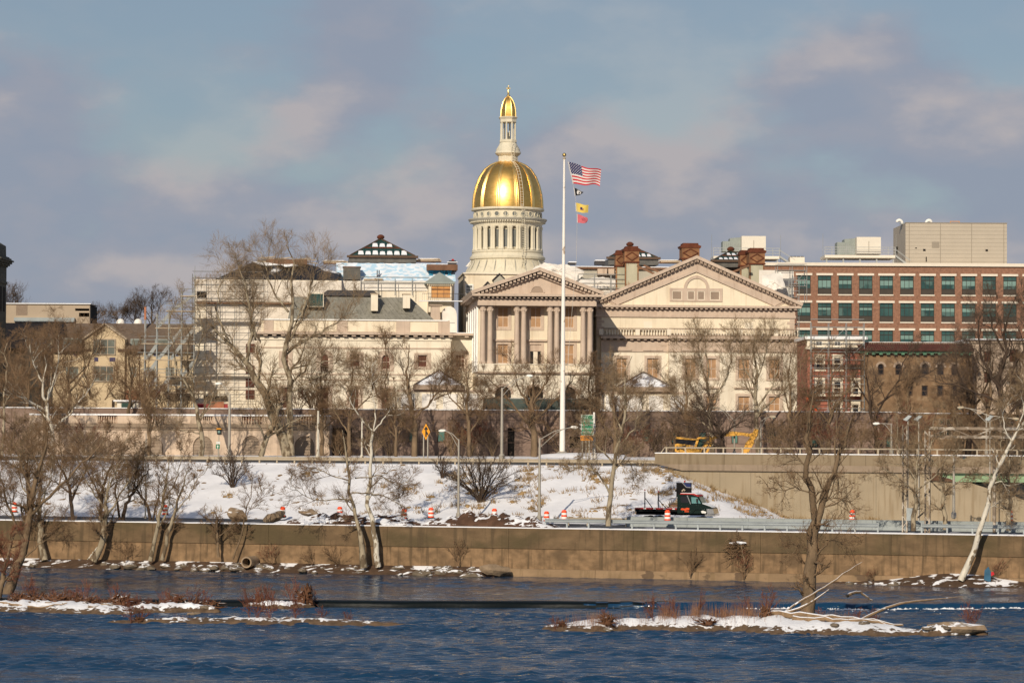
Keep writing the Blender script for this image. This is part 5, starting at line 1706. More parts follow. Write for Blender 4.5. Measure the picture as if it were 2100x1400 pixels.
# ---- tarped roof between dome and right wing
TV = 34.0
A = Fac(S, TV, 1160, 570)
T = Thing(S, (A.u(1160), TV, PLZ), 'tarped_roof_building', 'roof block under white tarpaulins between the dome and the wide gable', 'building')
T.box('wall', 'tan_dark', A.u(1075), A.u(1300), TV, TV + 18, PLZ, A.z(600))
T.box('upper_wall', 'dome_grey', A.u(1110), A.u(1400), TV + 3, TV + 18, PLZ, A.z(549))
T.box('roof_edge', 'timber', A.u(1165), A.u(1420), TV + 2.5, TV + 17, A.z(549), A.z(545))
T.box('roof_snow', 'snow', A.u(1165), A.u(1420), TV + 2.4, TV + 17.2, A.z(545), A.z(543.5))
T.box('right_wall', 'white_tarp', A.u(1540), A.u(1610), TV - 8, TV + 8, PLZ, A.z(556))
def tarp(poly, v, seed, depth=2.2, m='white_tarp'):
    """a draped sheet: outline points (px,py), bulging towards the viewer and running back at its top"""
    f = Fac(S, v, 1160, 570)
    r_ = random.Random(seed)
    pts = [(f.u(x), f.z(y)) for x, y in poly]
    zmin, zmax = min(p[1] for p in pts), max(p[1] for p in pts)
    cx_, cz_ = sum(p[0] for p in pts) / len(pts), sum(p[1] for p in pts) / len(pts)
    mb = MB()
    K = 7
    ring = []
    fine = []
    for k in range(len(pts)):
        p, q = pts[k], pts[(k + 1) % len(pts)]
        for s in range(5):
            t = s / 5
            fine.append((p[0] + (q[0] - p[0]) * t, p[1] + (q[1] - p[1]) * t + r_.uniform(-0.10, 0.10)))
    n = len(fine)
    for j in range(K):
        t = 1 - j / K
        for x, z_ in fine:
            xx, zz = cx_ + (x - cx_) * t, cz_ + (z_ - cz_) * t
            back = depth * (zz - zmin) / max(0.1, zmax - zmin)
            mb.v.append((xx, v + back - 0.5 * math.cos(t * math.pi / 2) + r_.uniform(-0.14, 0.14), zz))
    mb.v.append((cx_, v + depth * (cz_ - zmin) / max(0.1, zmax - zmin) - 0.5, cz_))
    for j in range(K - 1):
        for i in range(n):
            a, b = j * n + i, j * n + (i + 1) % n
            mb.f.append((a, a + n, b + n, b)[::-1] if True else ())
    for i in range(n):
        mb.f.append(((K - 1) * n + i, K * n, (K - 1) * n + (i + 1) % n)[::-1])
    T.part('tarpaulin', mb, m, smooth=45)
tarp([(1086, 557), (1104, 543), (1118, 538), (1146, 541), (1166, 541), (1200, 553), (1196, 566), (1180, 577), (1160, 575), (1120, 568)], TV - 1, 3)
tarp([(1170, 590), (1196, 570), (1240, 566), (1264, 570), (1264, 586), (1230, 590)], TV - 2, 5)
tarp([(1168, 594), (1264, 588), (1268, 600), (1240, 606), (1180, 604)], TV - 2.4, 6)
tarp([(1566, 560), (1606, 552), (1612, 585), (1590, 590), (1564, 588)], RV + 8, 9)
tarp([(955, 548), (970, 530), (992, 530), (1000, 546), (990, 556)], TV + 12, 10)
for x0, x1 in ((1168, 1186), (1228, 1247), (1250, 1262)):
    q = A.r(x0, x1, 549, 562)
    T.box('stone_pier', 'pale_stone', q[0], q[1], TV + 1.6, TV + 2.9, q[2], q[3])
for x0, x1, y0, y1 in ((1226, 1246, 531, 543), (1171, 1187, 535, 543)):
    q = A.r(x0, x1, y0, y1)
    o = T.box('roof_crate', 'slate_dark', q[0], q[1], TV + 4, TV + 6, q[2] + 0.3, q[3])
    T.box('crate_lid', 'snow', q[0], q[1], TV + 3.9, TV + 6.1, q[3], q[3] + 0.15, parent=o)
for k, (x0, y0, x1, y1) in enumerate(((1308, 545, 1350, 566), (1322, 544, 1356, 560), (1500, 558, 1537, 543))):
    f = Fac(S, RV + 12, 1400, 555)
    T.part('loose_beam', MB().bar((f.u(x0), RV + 13, f.z(y0)), (f.u(x1), RV + 12, f.z(y1)), 0.35, 0.3), 'timber')
scaffold(S, 'scaffold over the tarpaulins between the dome and the wide gable', A.u(1180), A.u(1280), TV - 5, TV - 3.8, A.z(612), A.z(575), 2.8, 1.5, planks=False, braces=False)
A = Fac(S, RV - 2, 1640, 640)
scaffold(S, 'tall scaffold tower at the right end of the gabled wing', A.u(1630), A.u(1646), RV + 1, RV + 3.5, PLZ, A.z(580), 1.2, 1.9)
A = Fac(S, RV + 12, 1620, 560)
scaffold(S, 'scaffold cage in front of the brick office block near the gable', A.u(1590), A.u(1650), RV + 10, RV + 12, A.z(620), A.z(556), 1.9, 1.9)

# ---- brick office block
A = Fac(B, 0.0, 1850, 620)
u0, u1 = A.u(1480), A.u(2240)
zt = A.z(546)
T = Thing(B, ((u0 + u1) / 2, 0, PLZ), 'brick_office_building', 'long red brick office block with rows of green glazed windows behind the state house', 'building')
rows = [(565.5, 604), (621.5, 660), (677.5, 716), (733, 772)]
cols = [1635 + 42.25 * k for k in range(-3, 14)]
hol = [A.r(c, c + 27.5, a, b) for c in cols for a, b in rows]
T.part('front_wall', wall_holes(MB(), u0, u1, PLZ, zt, 0.0, 0.35, hol), 'brick')
T.box('body', 'brick', u0, u1, 0.35, 26, PLZ, zt - 0.05)
T.box('parapet_cap', 'stone_cap', u0 - 0.3, u1 + 0.3, -0.35, 26.3, zt, A.z(539.5))
r_ = random.Random(4)
a, b, c_, d = A.r(cols[0], cols[0] + 27.5, *rows[0])
w_, h_ = b - a, d - c_
fw = 0.09
mfr = MB()
mfr.box(0, fw, 0, .1, 0, h_).box(w_ - fw, w_, 0, .1, 0, h_).box(fw, w_ - fw, 0, .1, 0, fw).box(fw, w_ - fw, 0, .1, h_ - fw, h_)
zc1, zc2 = h_ * 0.30, h_ * 0.76
for zc in (zc1, zc2):
    mfr.box(fw, w_ - fw, 0.01, .09, zc - 0.06, zc + 0.06)
for x in (w_ / 3, 2 * w_ / 3):
    mfr.box(x - 0.035, x + 0.035, 0.015, .085, zc1, h_ - fw)
me_fr = make_mesh('window_frame', mfr, 'office_frame')
me_bot = make_mesh('panel', MB().box(fw, w_ - fw, .04, .06, fw, zc1), 'office_panel')
me_mid = [make_mesh('pane', MB().box(k * w_ / 3 + 0.02, (k + 1) * w_ / 3 - 0.02, .05, .065, zc1, zc2), m) for k in range(3) for m in ('office_glass', 'office_clear')]
me_top = [make_mesh('pane', MB().box(k * w_ / 3 + 0.02, (k + 1) * w_ / 3 - 0.02, .05, .065, zc2, h_ - fw), 'office_clear') for k in range(3)]
me_bl = make_mesh('blind', MB().box(0, w_ - 2 * fw, .066, .075, 0, 1.0), mat('office_blind', (0.17, 0.28, 0.255), 0.5, 0.08, 0.3))
me_li = make_mesh('lintel', MB().box(-0.25, w_ + 0.25, -0.12, 0.02, 0, 0.36), 'stone_cap')
me_si = make_mesh('sill', MB().box(-0.05, w_ + 0.05, -0.12, 0.02, -0.2, 0.0), 'stone_cap')
for h in hol:
    o = T.inst('window', me_fr, (h[0], 0.18, h[2]))
    link('panel', me_bot, o)
    v_ = r_.random()
    for k in range(3):
        link('pane', me_mid[2 * k + (0 if v_ < 0.6 else 1)], o)
        link('pane', me_top[k], o)
    if r_.random() < 0.55:
        hb = r_.choice((0.35, 0.6, 0.8, 1.1))
        b_ = link('blind', me_bl, o, (fw, -0.03, zc2 - 0.06 - hb))
        b_.scale = (1, 1, hb)
    T.inst('lintel', me_li, (h[0], 0, h[3]))
    T.inst('sill', me_si, (h[0], 0, h[2]))
# penthouse
f = Fac(B, 8.0, 1960, 500)
q = f.r(1857, 2065, 458, 548)
T = Thing(B, ((q[0] + q[1]) / 2, 8, zt), 'roof_penthouse', 'big windowless tan panelled penthouse on the brick office block', 'penthouse')
dl = f.u(1857)
# its left flank turns away from the viewer
ud = B.at(1832, 500, 21)[0]
mb = MB().prism([(q[0], 8), (q[1], 8), (q[1], 21), (ud, 21)], zt, q[3], 'z')
T.part('walls', mb, 'penthouse')
for x in (1864, 1928, 1992, 2058):
    T.box('panel_joint', 'penthouse_seam', f.u(x), f.u(x + 1.1), 7.96, 7.999, zt, q[3])
mb = MB()
for k in range(1, 12):
    z_ = zt + (q[3] - zt) * k / 12
    mb.box(q[0], q[1], 7.985, 7.999, z_ - 0.02, z_ + 0.02)
T.part('roof_seam', mb, 'penthouse_seam')
T.box('roof_trim', 'penthouse_seam', q[0] - 0.05, q[1] + 0.05, 7.9, 8.3, q[3], q[3] + 0.12)
for x0, x1, y0, y1, m in ((1911, 1926, 496, 508, 'penthouse_seam'), (1893, 1898, 511, 515, 'void'), (2021, 2026, 511, 515, 'void'), (1898.5, 1900.5, 527, 537, 'void'), (1877, 1880, 508, 510, 'void')):
    h = f.r(x0, x1, y0, y1)
    T.box('wall_vent', m, h[0], h[1], 7.93, 7.999, h[2], h[3])
for x in (1839, 1843):
    T.box('flank_vent', 'void', *sorted((B.at(x, 505, 17)[0] - 0.15, B.at(x, 505, 17)[0] + 0.02)), 16, 17, f.z(512), f.z(500))
for x, sg in ((1852, 1), (1908, -1)):
    c = f.u(x)
    mb = MB()
    pts = [(c + sg * 0.5 * math.cos(t) - sg * 0.2, 11, q[3] + 0.15 + 0.55 * math.sin(t)) for t in [k * math.pi / 8 for k in range(8)]]
    mb.tube([(pts[0][0], 11, q[3] - 0.1)] + pts, [0.2, 0.2, 0.22, 0.24, 0.26, 0.28, 0.28, 0.26, 0.2], 8)
    T2 = Thing(B, (c, 11, q[3]), 'roof_cowl', 'white goose neck cowl at the left end of the penthouse roof' if sg > 0 else 'white goose neck cowl towards the middle of the penthouse roof', 'vent', 'cowls on the penthouse roof')
    T2.part('duct', mb, 'lamp_head', smooth=50)
    T2.part('collar', MB().lathe([(0.5, q[3]), (0.5, q[3] + 0.2)], pts[0][0], 11, 10), 'pipe_grey')
h = f.r(1953, 1971, 451.5, 458)
T2 = Thing(B, (h[0], 10, q[3]), 'roof_hatch_rail', 'small timber hatch rail on top of the penthouse', 'railing')
for x in (h[0], h[1]):
    T2.box('post', 'plywood', x - 0.07, x + 0.07, 9.9, 10.05, q[3], h[3])
T2.box('top_rail', 'plywood', h[0], h[1], 9.92, 10.03, h[3] - 0.14, h[3])

def hvac(label, x0, x1, y0, y1, pl0, pl1, yp, v):
    f = Fac(B, v, (x0 + x1) / 2, y1)
    a, b, c, d = f.r(x0, x1, y0, y1)
    T = Thing(B, ((a + b) / 2, v, zt), 'air_handling_unit', label, 'air unit', 'air units on the brick block')
    T.box('casing', 'hvac', a, b, v, v + 4.0, c, d)
    T.box('door_seam', 'penthouse_seam', (a + b) / 2 - 0.04, (a + b) / 2 + 0.04, v - 0.03, v - 0.001, c + 0.2, d - 0.7)
    w = (b - a)
    T.part('intake', MB().prism([(a - w * 0.75, c), (a - 0.02, c), (a - 0.02, d - 0.1), (a - w * 0.45, d - 0.25), (a - w * 0.45, d - 0.75), (a - w * 0.75, d - 0.75)], v + 2.0, v + 5.5), 'roof_green_grey')
    mb = MB()
    for k in range(8):
        x = a - w * 0.72 + w * 0.7 * k / 8
        mb.box(x, x + 0.08, v + 1.93, v + 1.999, c + 0.3, d - 1.0)
    T.part('grille', mb, 'stair_grey')
    p0, p1, zp = f.u(pl0), f.u(pl1), f.z(yp)
    T.box('platform', 'hvac', p0, p1, v - 1.2, v + 6, zp - 0.45, zp)
    n = 5
    for k in range(n):
        x = p0 + 0.3 + (p1 - p0 - 0.6) * k / (n - 1)
        T.box('leg', 'pipe_grey', x - 0.12, x + 0.12, v - 1.1, v - 0.85, zt, zp - 0.65)
    mb = MB()
    for k in range(11):
        x = p0 + (p1 - p0) * k / 10
        if not a - 0.3 < x < b + 0.2:
            mb.box(x - 0.045, x + 0.045, v - 1.2, v - 1.14, zp, zp + 1.3)
    for hz in (0.45, 0.9, 1.3):
        mb.box(p0, p1, v - 1.19, v - 1.15, zp + hz - 0.045, zp + hz + 0.045)
    T.part('railing', mb, 'pipe_grey')
    # stair at the right end
    st = MB()
    st.bar((p1, v - 1.0, zp), (p1 + 2.6, v - 1.0, zt + 0.1), 0.12, 0.3).bar((p1, v - 0.1, zp), (p1 + 2.6, v - 0.1, zt + 0.1), 0.12, 0.3)
    st.bar((p1, v - 1.0, zp + 1.1), (p1 + 2.6, v - 1.0, zt + 1.2), 0.06, 0.06).bar((p1, v - 0.1, zp + 1.1), (p1 + 2.6, v - 0.1, zt + 1.2), 0.06, 0.06)
    for k in range(8):
        t = (k + 0.5) / 8
        st.box(p1 + 2.6 * t - 0.13, p1 + 2.6 * t + 0.13, v - 1.0, v - 0.1, zp + (zt - zp) * t, zp + (zt - zp) * t + 0.05)
    T.part('stair', st, 'pipe_grey')
    for x in (p0 - 0.2, p1 + 0.3):
        T.part('lightning_rod', MB().tube([(x, v, zt), (x, v, zp + 3.6)], 0.03, 4), 'pipe_grey')
hvac('cream air handling unit behind the rusty chimneys at the right of the gable', 1521, 1570.5, 484, 514, 1462, 1597, 526, 5.0)
hvac('cream air handling unit left of the windowless penthouse', 1757, 1806.5, 486, 521, 1690, 1834, 524, 5.0)
f = Fac(B, 4, 1635, 530)
h = f.r(1620, 1650, 527, 540)
T = Thing(B, (h[0], 4, zt), 'condenser', 'low cream condenser on the brick block right of the first air unit', 'air unit')
T.box('casing', 'hvac', h[0], h[1], 4, 7, zt + 0.3, h[3])
for k in range(4):
    x = h[0] + (h[1] - h[0]) * (k + 0.5) / 4
    T.part('fan_guard', MB().lathe([(0.25, h[3]), (0.25, h[3] + 0.18)], x, 5, 10), 'slate_dark')

# ---- red brick house in a scaffold
HV = Frame(0, 384, 0)
A = Fac(HV, 0, 1712, 760)
u0, u1 = A.u(1656), A.u(1772)
T = Thing(HV, ((u0 + u1) / 2, 0, PLZ), 'red_brick_house', 'narrow red brick house with white window surrounds right of the gabled wing', 'house')
wl = [(1673, 1689, 733, 758), (1709.5, 1725.5, 733, 758), (1673, 1689, 781, 809), (1709.5, 1725.5, 781, 809), (1748, 1762, 781, 809), (1709.5, 1725, 828, 846), (1748, 1762, 828, 846)]
hol = [A.r(*w) for w in wl]
T.part('front_wall', wall_holes(MB(), u0, u1, PLZ - 1, A.z(716), 0, 0.3, hol), 'brick_red')
T.box('body', 'brick_red', u0, u1, 0.3, 14, PLZ - 1, A.z(692))
for h in hol:
    T.window(*h, 0.12, 'cream_pale', 'dark_glass', 1, 2, 0.12)
    mb = MB().box(h[0] - .2, h[0], -.06, 0, h[2], h[3] + .2).box(h[1], h[1] + .2, -.06, 0, h[2], h[3] + .2).box(h[0], h[1], -.06, 0, h[3], h[3] + .2).box(h[0] - .3, h[1] + .3, -.14, 0, h[3] + .2, h[3] + .45).box(h[0] - .3, h[1] + .3, -.14, 0, h[2] - .2, h[2])
    T.part('window_surround', mb, 'cream_pale')
at = [A.r(1673, 1686, 700, 709), A.r(1711, 1724, 700, 709)]
T.part('attic_band', wall_holes(MB(), u0 - 0.1, u1 + 0.1, A.z(712), A.z(696), -0.15, 0.44, at), 'cream_pale')
for h in at:
    T.window(*h, -0.05, 'paint_white', 'dark_glass', 2, 2, 0.07)
T.box('cornice', 'paint_white', u0 - 0.4, u1 + 0.4, -0.6, 14.2, A.z(696), A.z(693.5))
T.box('roof_snow', 'snow', u0 - 0.4, u1 + 0.4, -0.55, 14.2, A.z(693.5), A.z(690))
T.box('eaves', 'cream_pale', u0 - 0.35, u1 + 0.35, -0.5, 0.299, A.z(716), A.z(712))
scaffold(HV, 'scaffold in front of the narrow red brick house', A.u(1660), A.u(1768), -2.4, -1.2, PLZ - 1, A.z(672), 2.4, 2.2, plank_rows=(2, 4, 5))

# ---- brown stone building with green cornice
A = Fac(HV, -2, 1880, 780)
u0, u1 = A.u(1768), A.u(1993)
T = Thing(HV, ((u0 + u1) / 2, -2, PLZ), 'brown_stone_building', 'brown stone building with a green copper cornice and red tiled eaves at the right', 'building')
wl = [(1836, 1850, 746, 769, 'arch'), (1890, 1905, 745, 768, 'arch'), (1922, 1936, 746, 769, 'arch'), (1951, 1964, 746, 769, 'arch'), (1800, 1813, 746, 769, 'arch'),
      (1836, 1849, 790, 812), (1890, 1903, 790, 812), (1922, 1935, 790, 812), (1951, 1963, 790, 812), (1860, 1872, 790, 812)]
hol = [A.r(*w[:4]) + tuple(w[4:]) for w in wl]
T.part('front_wall', wall_holes(MB(), u0, u1, PLZ - 6, A.z(727), -2, 0.35, hol), 'brown_brick')
T.box('body', 'brown_brick', u0, u1, -1.65, 12, PLZ - 6, A.z(716))
for w, h in zip(wl, hol):
    T.window(*h[:4], -1.82, 'eave_brown', 'dark_glass', 1, 2, 0.12, arch=len(w) > 4)
    if len(w) > 4:
        R = (h[1] - h[0]) / 2
        p1, p2 = arch_pts(h[0] - .3, h[1] + .3, h[3] - R, 10), arch_pts(h[0], h[1], h[3] - R, 10)
        mb = MB()
        for k in range(10):
            mb.prism([p1[k], p1[k + 1], p2[k + 1], p2[k]], -2.06, -2)
        T.part('arch_surround', mb, 'tan_dark')
T.box('green_cornice', 'copper_green', u0 - 0.3, u1 + 0.1, -2.7, 12, A.z(724), A.z(720))
T.part('bracket_course', dentils(MB(), u0, u1, -2.6, -2.0, A.z(727.5), A.z(724), 1.0, 0.45), 'copper_green')
f = Fac(HV, -3, 1880, 710)
mb = MB()
za, zb = A.z(720), A.z(704)
mb.quad((u0 - 0.5, -3.1, za + 0.02), (u1 + 0.3, -3.1, za + 0.02), (u1 + 0.3, 0.5, zb), (u0 - 0.5, 0.5, zb))
T.part('tiled_eaves', mb, 'tile_red')
mb = MB()
for k in range(48):
    x = u0 + (u1 - u0) * (k + 0.5) / 48
    mb.tube([(x, -3.1, za + 0.08), (x, 0.45, zb + 0.05)], 0.09, 5)
T.part('tile_course', mb, 'tile_red')
T.box('parapet', 'pale_stone_dark', u0 - 0.2, u1, 0.5, 12, za, A.z(701))
T.box('roof_snow', 'snow', u0 - 0.2, u1, 0.4, 12, A.z(701), A.z(700))
T.box('downpipe', 'eave_brown', u1 - 0.75, u1 - 0.55, -2.3, -2.05, PLZ - 6, A.z(730))

# ---- pale building at the right edge
A = Fac(HV, 3, 2050, 780)
u0, u1 = A.u(1990), A.u(2190)
T = Thing(HV, ((u0 + u1) / 2, 3, PLZ), 'pale_stone_building', 'pale stuccoed building with dark windows at the right edge', 'building')
wl = [(2018, 2032, 720, 742), (2070, 2088, 716, 742), (2018, 2032, 762, 785), (2070, 2088, 762, 785), (2018, 2032, 806, 828), (2070, 2088, 806, 828)]
hol = [A.r(*w) for w in wl]
T.part('front_wall', wall_holes(MB(), u0, u1, PLZ - 6, A.z(697), 3, 0.4, hol), 'pale_stone')
T.box('body', 'pale_stone', u0, u1, 3.4, 16, PLZ - 6, A.z(698))
for h in hol:
    T.window(*h, 3.2, 'eave_brown', 'blind_dark', 1, 2, 0.12)
T.box('roof_snow', 'snow', u0 - 0.3, u1, 2.6, 16, A.z(697), A.z(694.5))
T.box('parapet_trim', 'pale_stone_dark', u0 - 0.15, u1, 2.8, 3.4, A.z(704), A.z(701))

# ---- yellow building at the left
YV = Frame(0, 418, 0)
A = Fac(YV, 0, 200, 740)
u0, u1 = A.u(-60), A.u(420)
T = Thing(YV, ((u0 + u1) / 2, 0, PLZ), 'yellow_gabled_building', 'long yellow stuccoed building with a shingled roof and a peaked gable at the left', 'building')
wl = [(135, 161, 752, 776), (170, 183, 752, 774), (248, 259, 752, 772), (267, 280, 752, 772), (60, 82, 752, 776), (95, 118, 752, 776), (300, 318, 752, 774), (340, 358, 752, 774)]
sq = [(151, 157, 724.5, 730), (174, 180, 724.5, 730), (250, 256, 725, 730), (272, 278, 725, 730), (315, 321, 725, 730), (360, 366, 725, 730)]
hol = [A.r(*w) for w in wl]
hs = [A.r(*w) for w in sq]
zE = A.z(721)
T.part('front_wall', wall_holes(MB(), u0, u1, PLZ - 1, zE, 0, 0.3, hol), 'yellow_stucco')
T.box('body', 'yellow_stucco', u0, u1, 0.3, 16, PLZ - 1, zE - 0.05)
for h in hol:
    T.window(*h, 0.15, 'roof_green_grey', 'dull_pane', 2, 1, 0.12)
for h in hs:
    T.box('blue_tile', 'blue_tile', h[0], h[1], -0.04, 0.0, h[2], h[3])
T.box('base_brick', 'brick_pink', A.u(190), A.u(285), -0.25, 0.0, PLZ - 1, A.z(800))
for x0, x1 in ((-60, 52), (108, 188), (243, 290), (296, 420)):
    T.box('eaves', 'eave_brown', A.u(x0), A.u(x1), -0.9, 1.0, zE, A.z(715.5))
mb = MB()
z1, z2 = A.z(715.5), YV.at(200, 663, 8)[1]
mb.quad((u0, -0.7, z1), (u1, -0.7, z1), (u1, 8, z2), (u0, 8, z2)).quad((u1, 16.5, z1), (u0, 16.5, z1), (u0, 8, z2), (u1, 8, z2)).quad((u1, -0.7, z1), (u1, 16.5, z1), (u1, 8, z2))
roof = T.part('roof', mb, 'shingle')
for x0, x1, y0, y1 in ((132, 163, 695, 714), (268, 291, 696, 714), (318, 345, 696, 714)):
    h = A.r(x0, x1, y0, y1)
    d_ = T.box('dormer', 'roof_green_grey', h[0] - 0.15, h[1] + 0.15, 0.7, 5, h[2] - 0.2, h[3] + 0.15)
    T.box('dormer_pane', 'dull_pane', h[0], h[1], 0.64, 0.699, h[2], h[3], parent=d_)
# gable
g0, g1 = A.u(175), A.u(257)
gp_ = [(g0, PLZ - 1), (g1, PLZ - 1), (g1, A.z(694)), (A.u(216), A.z(664.5)), (g0, A.z(694))]
gw = T.part('gable', MB().prism(gp_, -0.8, 7.5), 'yellow_stucco')
mb = MB()
for a, b in (((g0 - 0.3, A.z(695.5)), (A.u(216), A.z(664))), ((A.u(216), A.z(664)), (g1 + 0.3, A.z(695.5)))):
    mb.bar((a[0], -1.0, a[1]), (b[0], -1.0, b[1]), 0.5, 0.22)
T.part('gable_coping', mb, 'beige_panel', gw)
for x0, x1, y0, y1, nx_, nz_ in ((192, 238.5, 695, 728, 3, 2), (192, 236, 750, 783, 3, 2)):
    h = A.r(x0, x1, y0, y1)
    T.window(*h, -1.0, 'beige_panel', 'dull_pane', nx_, nz_, 0.14)
for x0, x1 in ((195, 203), (226, 238)):
    h = A.r(x0, x1, 733, 741)
    T.box('blue_tile', 'blue_tile', h[0], h[1], -0.86, -0.8, h[2], h[3])
# round headed bay
b0_, b1_ = A.u(53), A.u(107)
pts = [(b1_, PLZ + 4), (b0_, PLZ + 4)] + arch_pts(b0_, b1_, A.z(704), 14, A.z(680.5) - A.z(704))
T.part('round_bay', MB().prism(pts, -0.7, 5), 'yellow_stucco')
h = A.r(66, 96, 695, 706)
T.window(*h, -0.84, 'paint_white', 'pale_pane', 3, 1, 0.12)
for x in (187, 285.5, 420):
    T.box('downpipe', 'eave_brown', A.u(x), A.u(x + 1.4), -0.2, -0.02, PLZ - 1, zE)
# penthouse and domes behind its ridge
f = Fac(YV, 12, 100, 640)
h = f.r(12, 184, 623.5, 672)
T = Thing(YV, (h[0], 12, h[2]), 'beige_penthouse', 'beige flat roofed penthouse behind the yellow building', 'penthouse')
ho = [f.r(154, 183, 632, 637), f.r(162, 183, 641, 649)]
T.part('front_wall', wall_holes(MB(), h[0], h[1], h[2], h[3], 12, 1.0, ho), 'beige_panel')
T.box('body', 'void', h[0] + 0.05, h[1] - 0.05, 13, 20, h[2], h[3] - 0.1)
T.box('roof_snow', 'snow', h[0] - 0.2, h[1] + 0.2, 11.7, 20, h[3], h[3] + 0.14)
q = f.r(33, 56, 625, 646)
mb = MB()
for k in range(12):
    z_ = q[2] + (q[3] - q[2]) * k / 12
    mb.box(q[0], q[1], 11.93, 11.99, z_, z_ + 0.08)
T.part('grille', mb, 'tan_dark')
T.box('clerestory', 'pale_pane', f.u(30), f.u(154), 11.4, 11.99, f.z(660), f.z(651.5))
for x, lab in ((251, 'white radome on the yellow roof ridge, left one of the two'), (287, 'white radome on the yellow roof ridge, right one of the two')):
    c = f.u(x)
    zr = f.z(664)
    T = Thing(YV, (c, 10, zr - 1), 'satellite_radome', lab, 'radome', 'radomes on the yellow building')
    T.part('dome', MB().lathe([(0.62, zr - 0.2), (0.66, zr + 0.15), (0.55, zr + 0.5), (0.3, zr + 0.74), (0.02, zr + 0.8)], c, 10, 18), 'radome', smooth=80)
    T.part('pedestal', MB().lathe([(0.4, zr - 1), (0.4, zr - 0.2)], c, 10, 10), 'pipe_grey')
T = Thing(YV, (f.u(297), 6, A.z(700)), 'tall_vent_stack', 'slim orange brown stack rising beside the right radome', 'chimney')
h = Fac(YV, 6, 297, 650).r(295.5, 299.5, 629, 700)
T.box('stack', 'brick_pink', h[0], h[1], 6, 6.4, h[2], h[3])
T.box('stack_cap', 'eave_brown', h[0] - 0.05, h[1] + 0.05, 5.95, 6.45, h[3], h[3] + 0.1)

# ---- scaffold stair tower left of the sheeted block
f = Fac(S, 16, 360, 700)
T = Thing(S, (f.u(350), 16, PLZ), 'scaffold_stair_tower', 'grey scaffold stair tower stepping up to the sheeted block at the left', 'scaffold', 'scaffolding round the state house')
xs = [297, 321.5, 346, 372, 398]
tops = [660, 648, 638, 600, 568]
for x, y in zip(xs, tops):
    for v in (16.0, 18.2):
        T.part('standard', MB().tube([(f.u(x), v, PLZ), (f.u(x), v, f.z(y - 4))], 0.11 if v < 17 else 0.07, 6), 'stair_grey')
lv_ = [(704, 285, 400), (737, 280, 400), (771, 290, 400), (804, 294, 400), (672, 318, 400), (637, 340, 400), (606, 368, 400)]
for y, a, b in lv_:
    zz = f.z(y)
    T.box('landing', 'plank', f.u(a), f.u(b), 15.9, 18.3, zz - 0.12, zz)
    T.part('guard_rail', MB().tube([(f.u(a), 15.95, zz + 1.0), (f.u(b), 15.95, zz + 1.0)], 0.05, 4).tube([(f.u(a), 15.95, zz + 0.5), (f.u(b), 15.95, zz + 0.5)], 0.04, 4), 'stair_grey')
fl = [((300, 804), (323, 771)), ((300, 737), (323, 704)), ((324, 737), (350, 704)), ((322, 672), (350, 640)), ((352, 637), (398, 602)), ((300, 771), (322, 740)), ((324, 804), (348, 774)), ((350, 704), (374, 672)), ((374, 771), (398, 740)), ((350, 737), (372, 706)), ((374, 704), (398, 672))]
for (a, b), (c, d) in fl:
    for v in (16.1, 17.0):
        T.part('stair_stringer', MB().bar((f.u(a), v, f.z(b)), (f.u(c), v, f.z(d)), 0.12, 0.42), 'stair_grey')
T.part('mast', MB().tube([(f.u(398), 16, f.z(575)), (f.u(398.5), 16, f.z(545))], 0.04, 4), 'stair_grey')

# ---- dark corniced building cut by the left edge
DVF = Frame(0, 400, 0)
cx = DVF.at(13, 600, 9)[0]
T = Thing(DVF, (cx - 10, 0, PLZ), 'dark_corniced_building', 'dark stone building with a heavy cornice cut off by the left edge', 'building')
f = Fac(DVF, 9, 15, 600)
T.box('wall', 'dark_stone', cx - 20, cx, 0, 9, PLZ - 1, f.z(549))
for a, b, e in ((549, 546, 0.2), (546, 542, 0.5), (542, 538, 0.8), (538, 535, 1.05), (535, 531, 0.7), (531, 528, 0.4)):
    T.box('cornice', 'dark_stone', cx - 20, cx + e, -e, 9 + e * 0.2, f.z(a), f.z(b))
T.part('attic', MB().prism([(cx - 20, f.z(528)), (cx - 0.05, f.z(528)), (cx - 0.1, f.z(505)), (cx - 1.2, f.z(496)), (cx - 20, f.z(496))], 0.1, 8.9), 'dark_stone')
for k in range(3):
    T.box('side_window', 'void', cx - 0.1, cx + 0.03, 1 + 2.7 * k, 2.6 + 2.7 * k, f.z(640), f.z(590))
T.box('string_course', 'dark_stone', cx - 20, cx + 0.15, -0.15, 9.1, f.z(583), f.z(578))

# ------------------------------------------------------------------ garage front, terrace, walls along the river
A = Fac(GA, 0, 1200, 890)
T = Thing(GA, (0, 0, 10.9), 'garage_building', 'long brown stone garage front with small green windows below the state house', 'building')
zt = A.z(842)
wins = [(1318, 1333, 882, 905), (1377, 1394, 884, 908), (1433, 1449, 884, 908), (953, 968, 880, 908), (897, 913, 882, 908), (838, 857, 880, 908), (1575, 1590, 884, 906), (1664, 1678, 896, 914), (1817, 1830, 890, 914), (40, 52, 926, 942), (76, 84, 866, 884), (1500, 1514, 884, 908)]
doors = [(1041, 1055, 878, 936), (1168, 1190, 895, 918)]
gaps = [(678, 722, 880, 937)]
hol = [A.r(*w) for w in wins + doors + gaps]
T.part('front_wall', wall_holes(MB(), -140, A.u(1856), 9.0, zt, 0, 0.5, hol), 'brown_stone')
T.box('body', 'brown_stone', -140, A.u(1856), 0.5, 30, 9.0, zt - 0.05)
for h in hol[:len(wins)]:
    T.window(*h, 0.15, 'eave_brown', 'green_pane', 1, 1, 0.10)
for h in hol[len(wins):]:
    T.box('doorway', 'void', h[0], h[1], 0.3, 0.45, h[2], h[3])
T.box('coping', 'snow', -140, A.u(1856), -0.12, 0.6, zt, zt + 0.10)
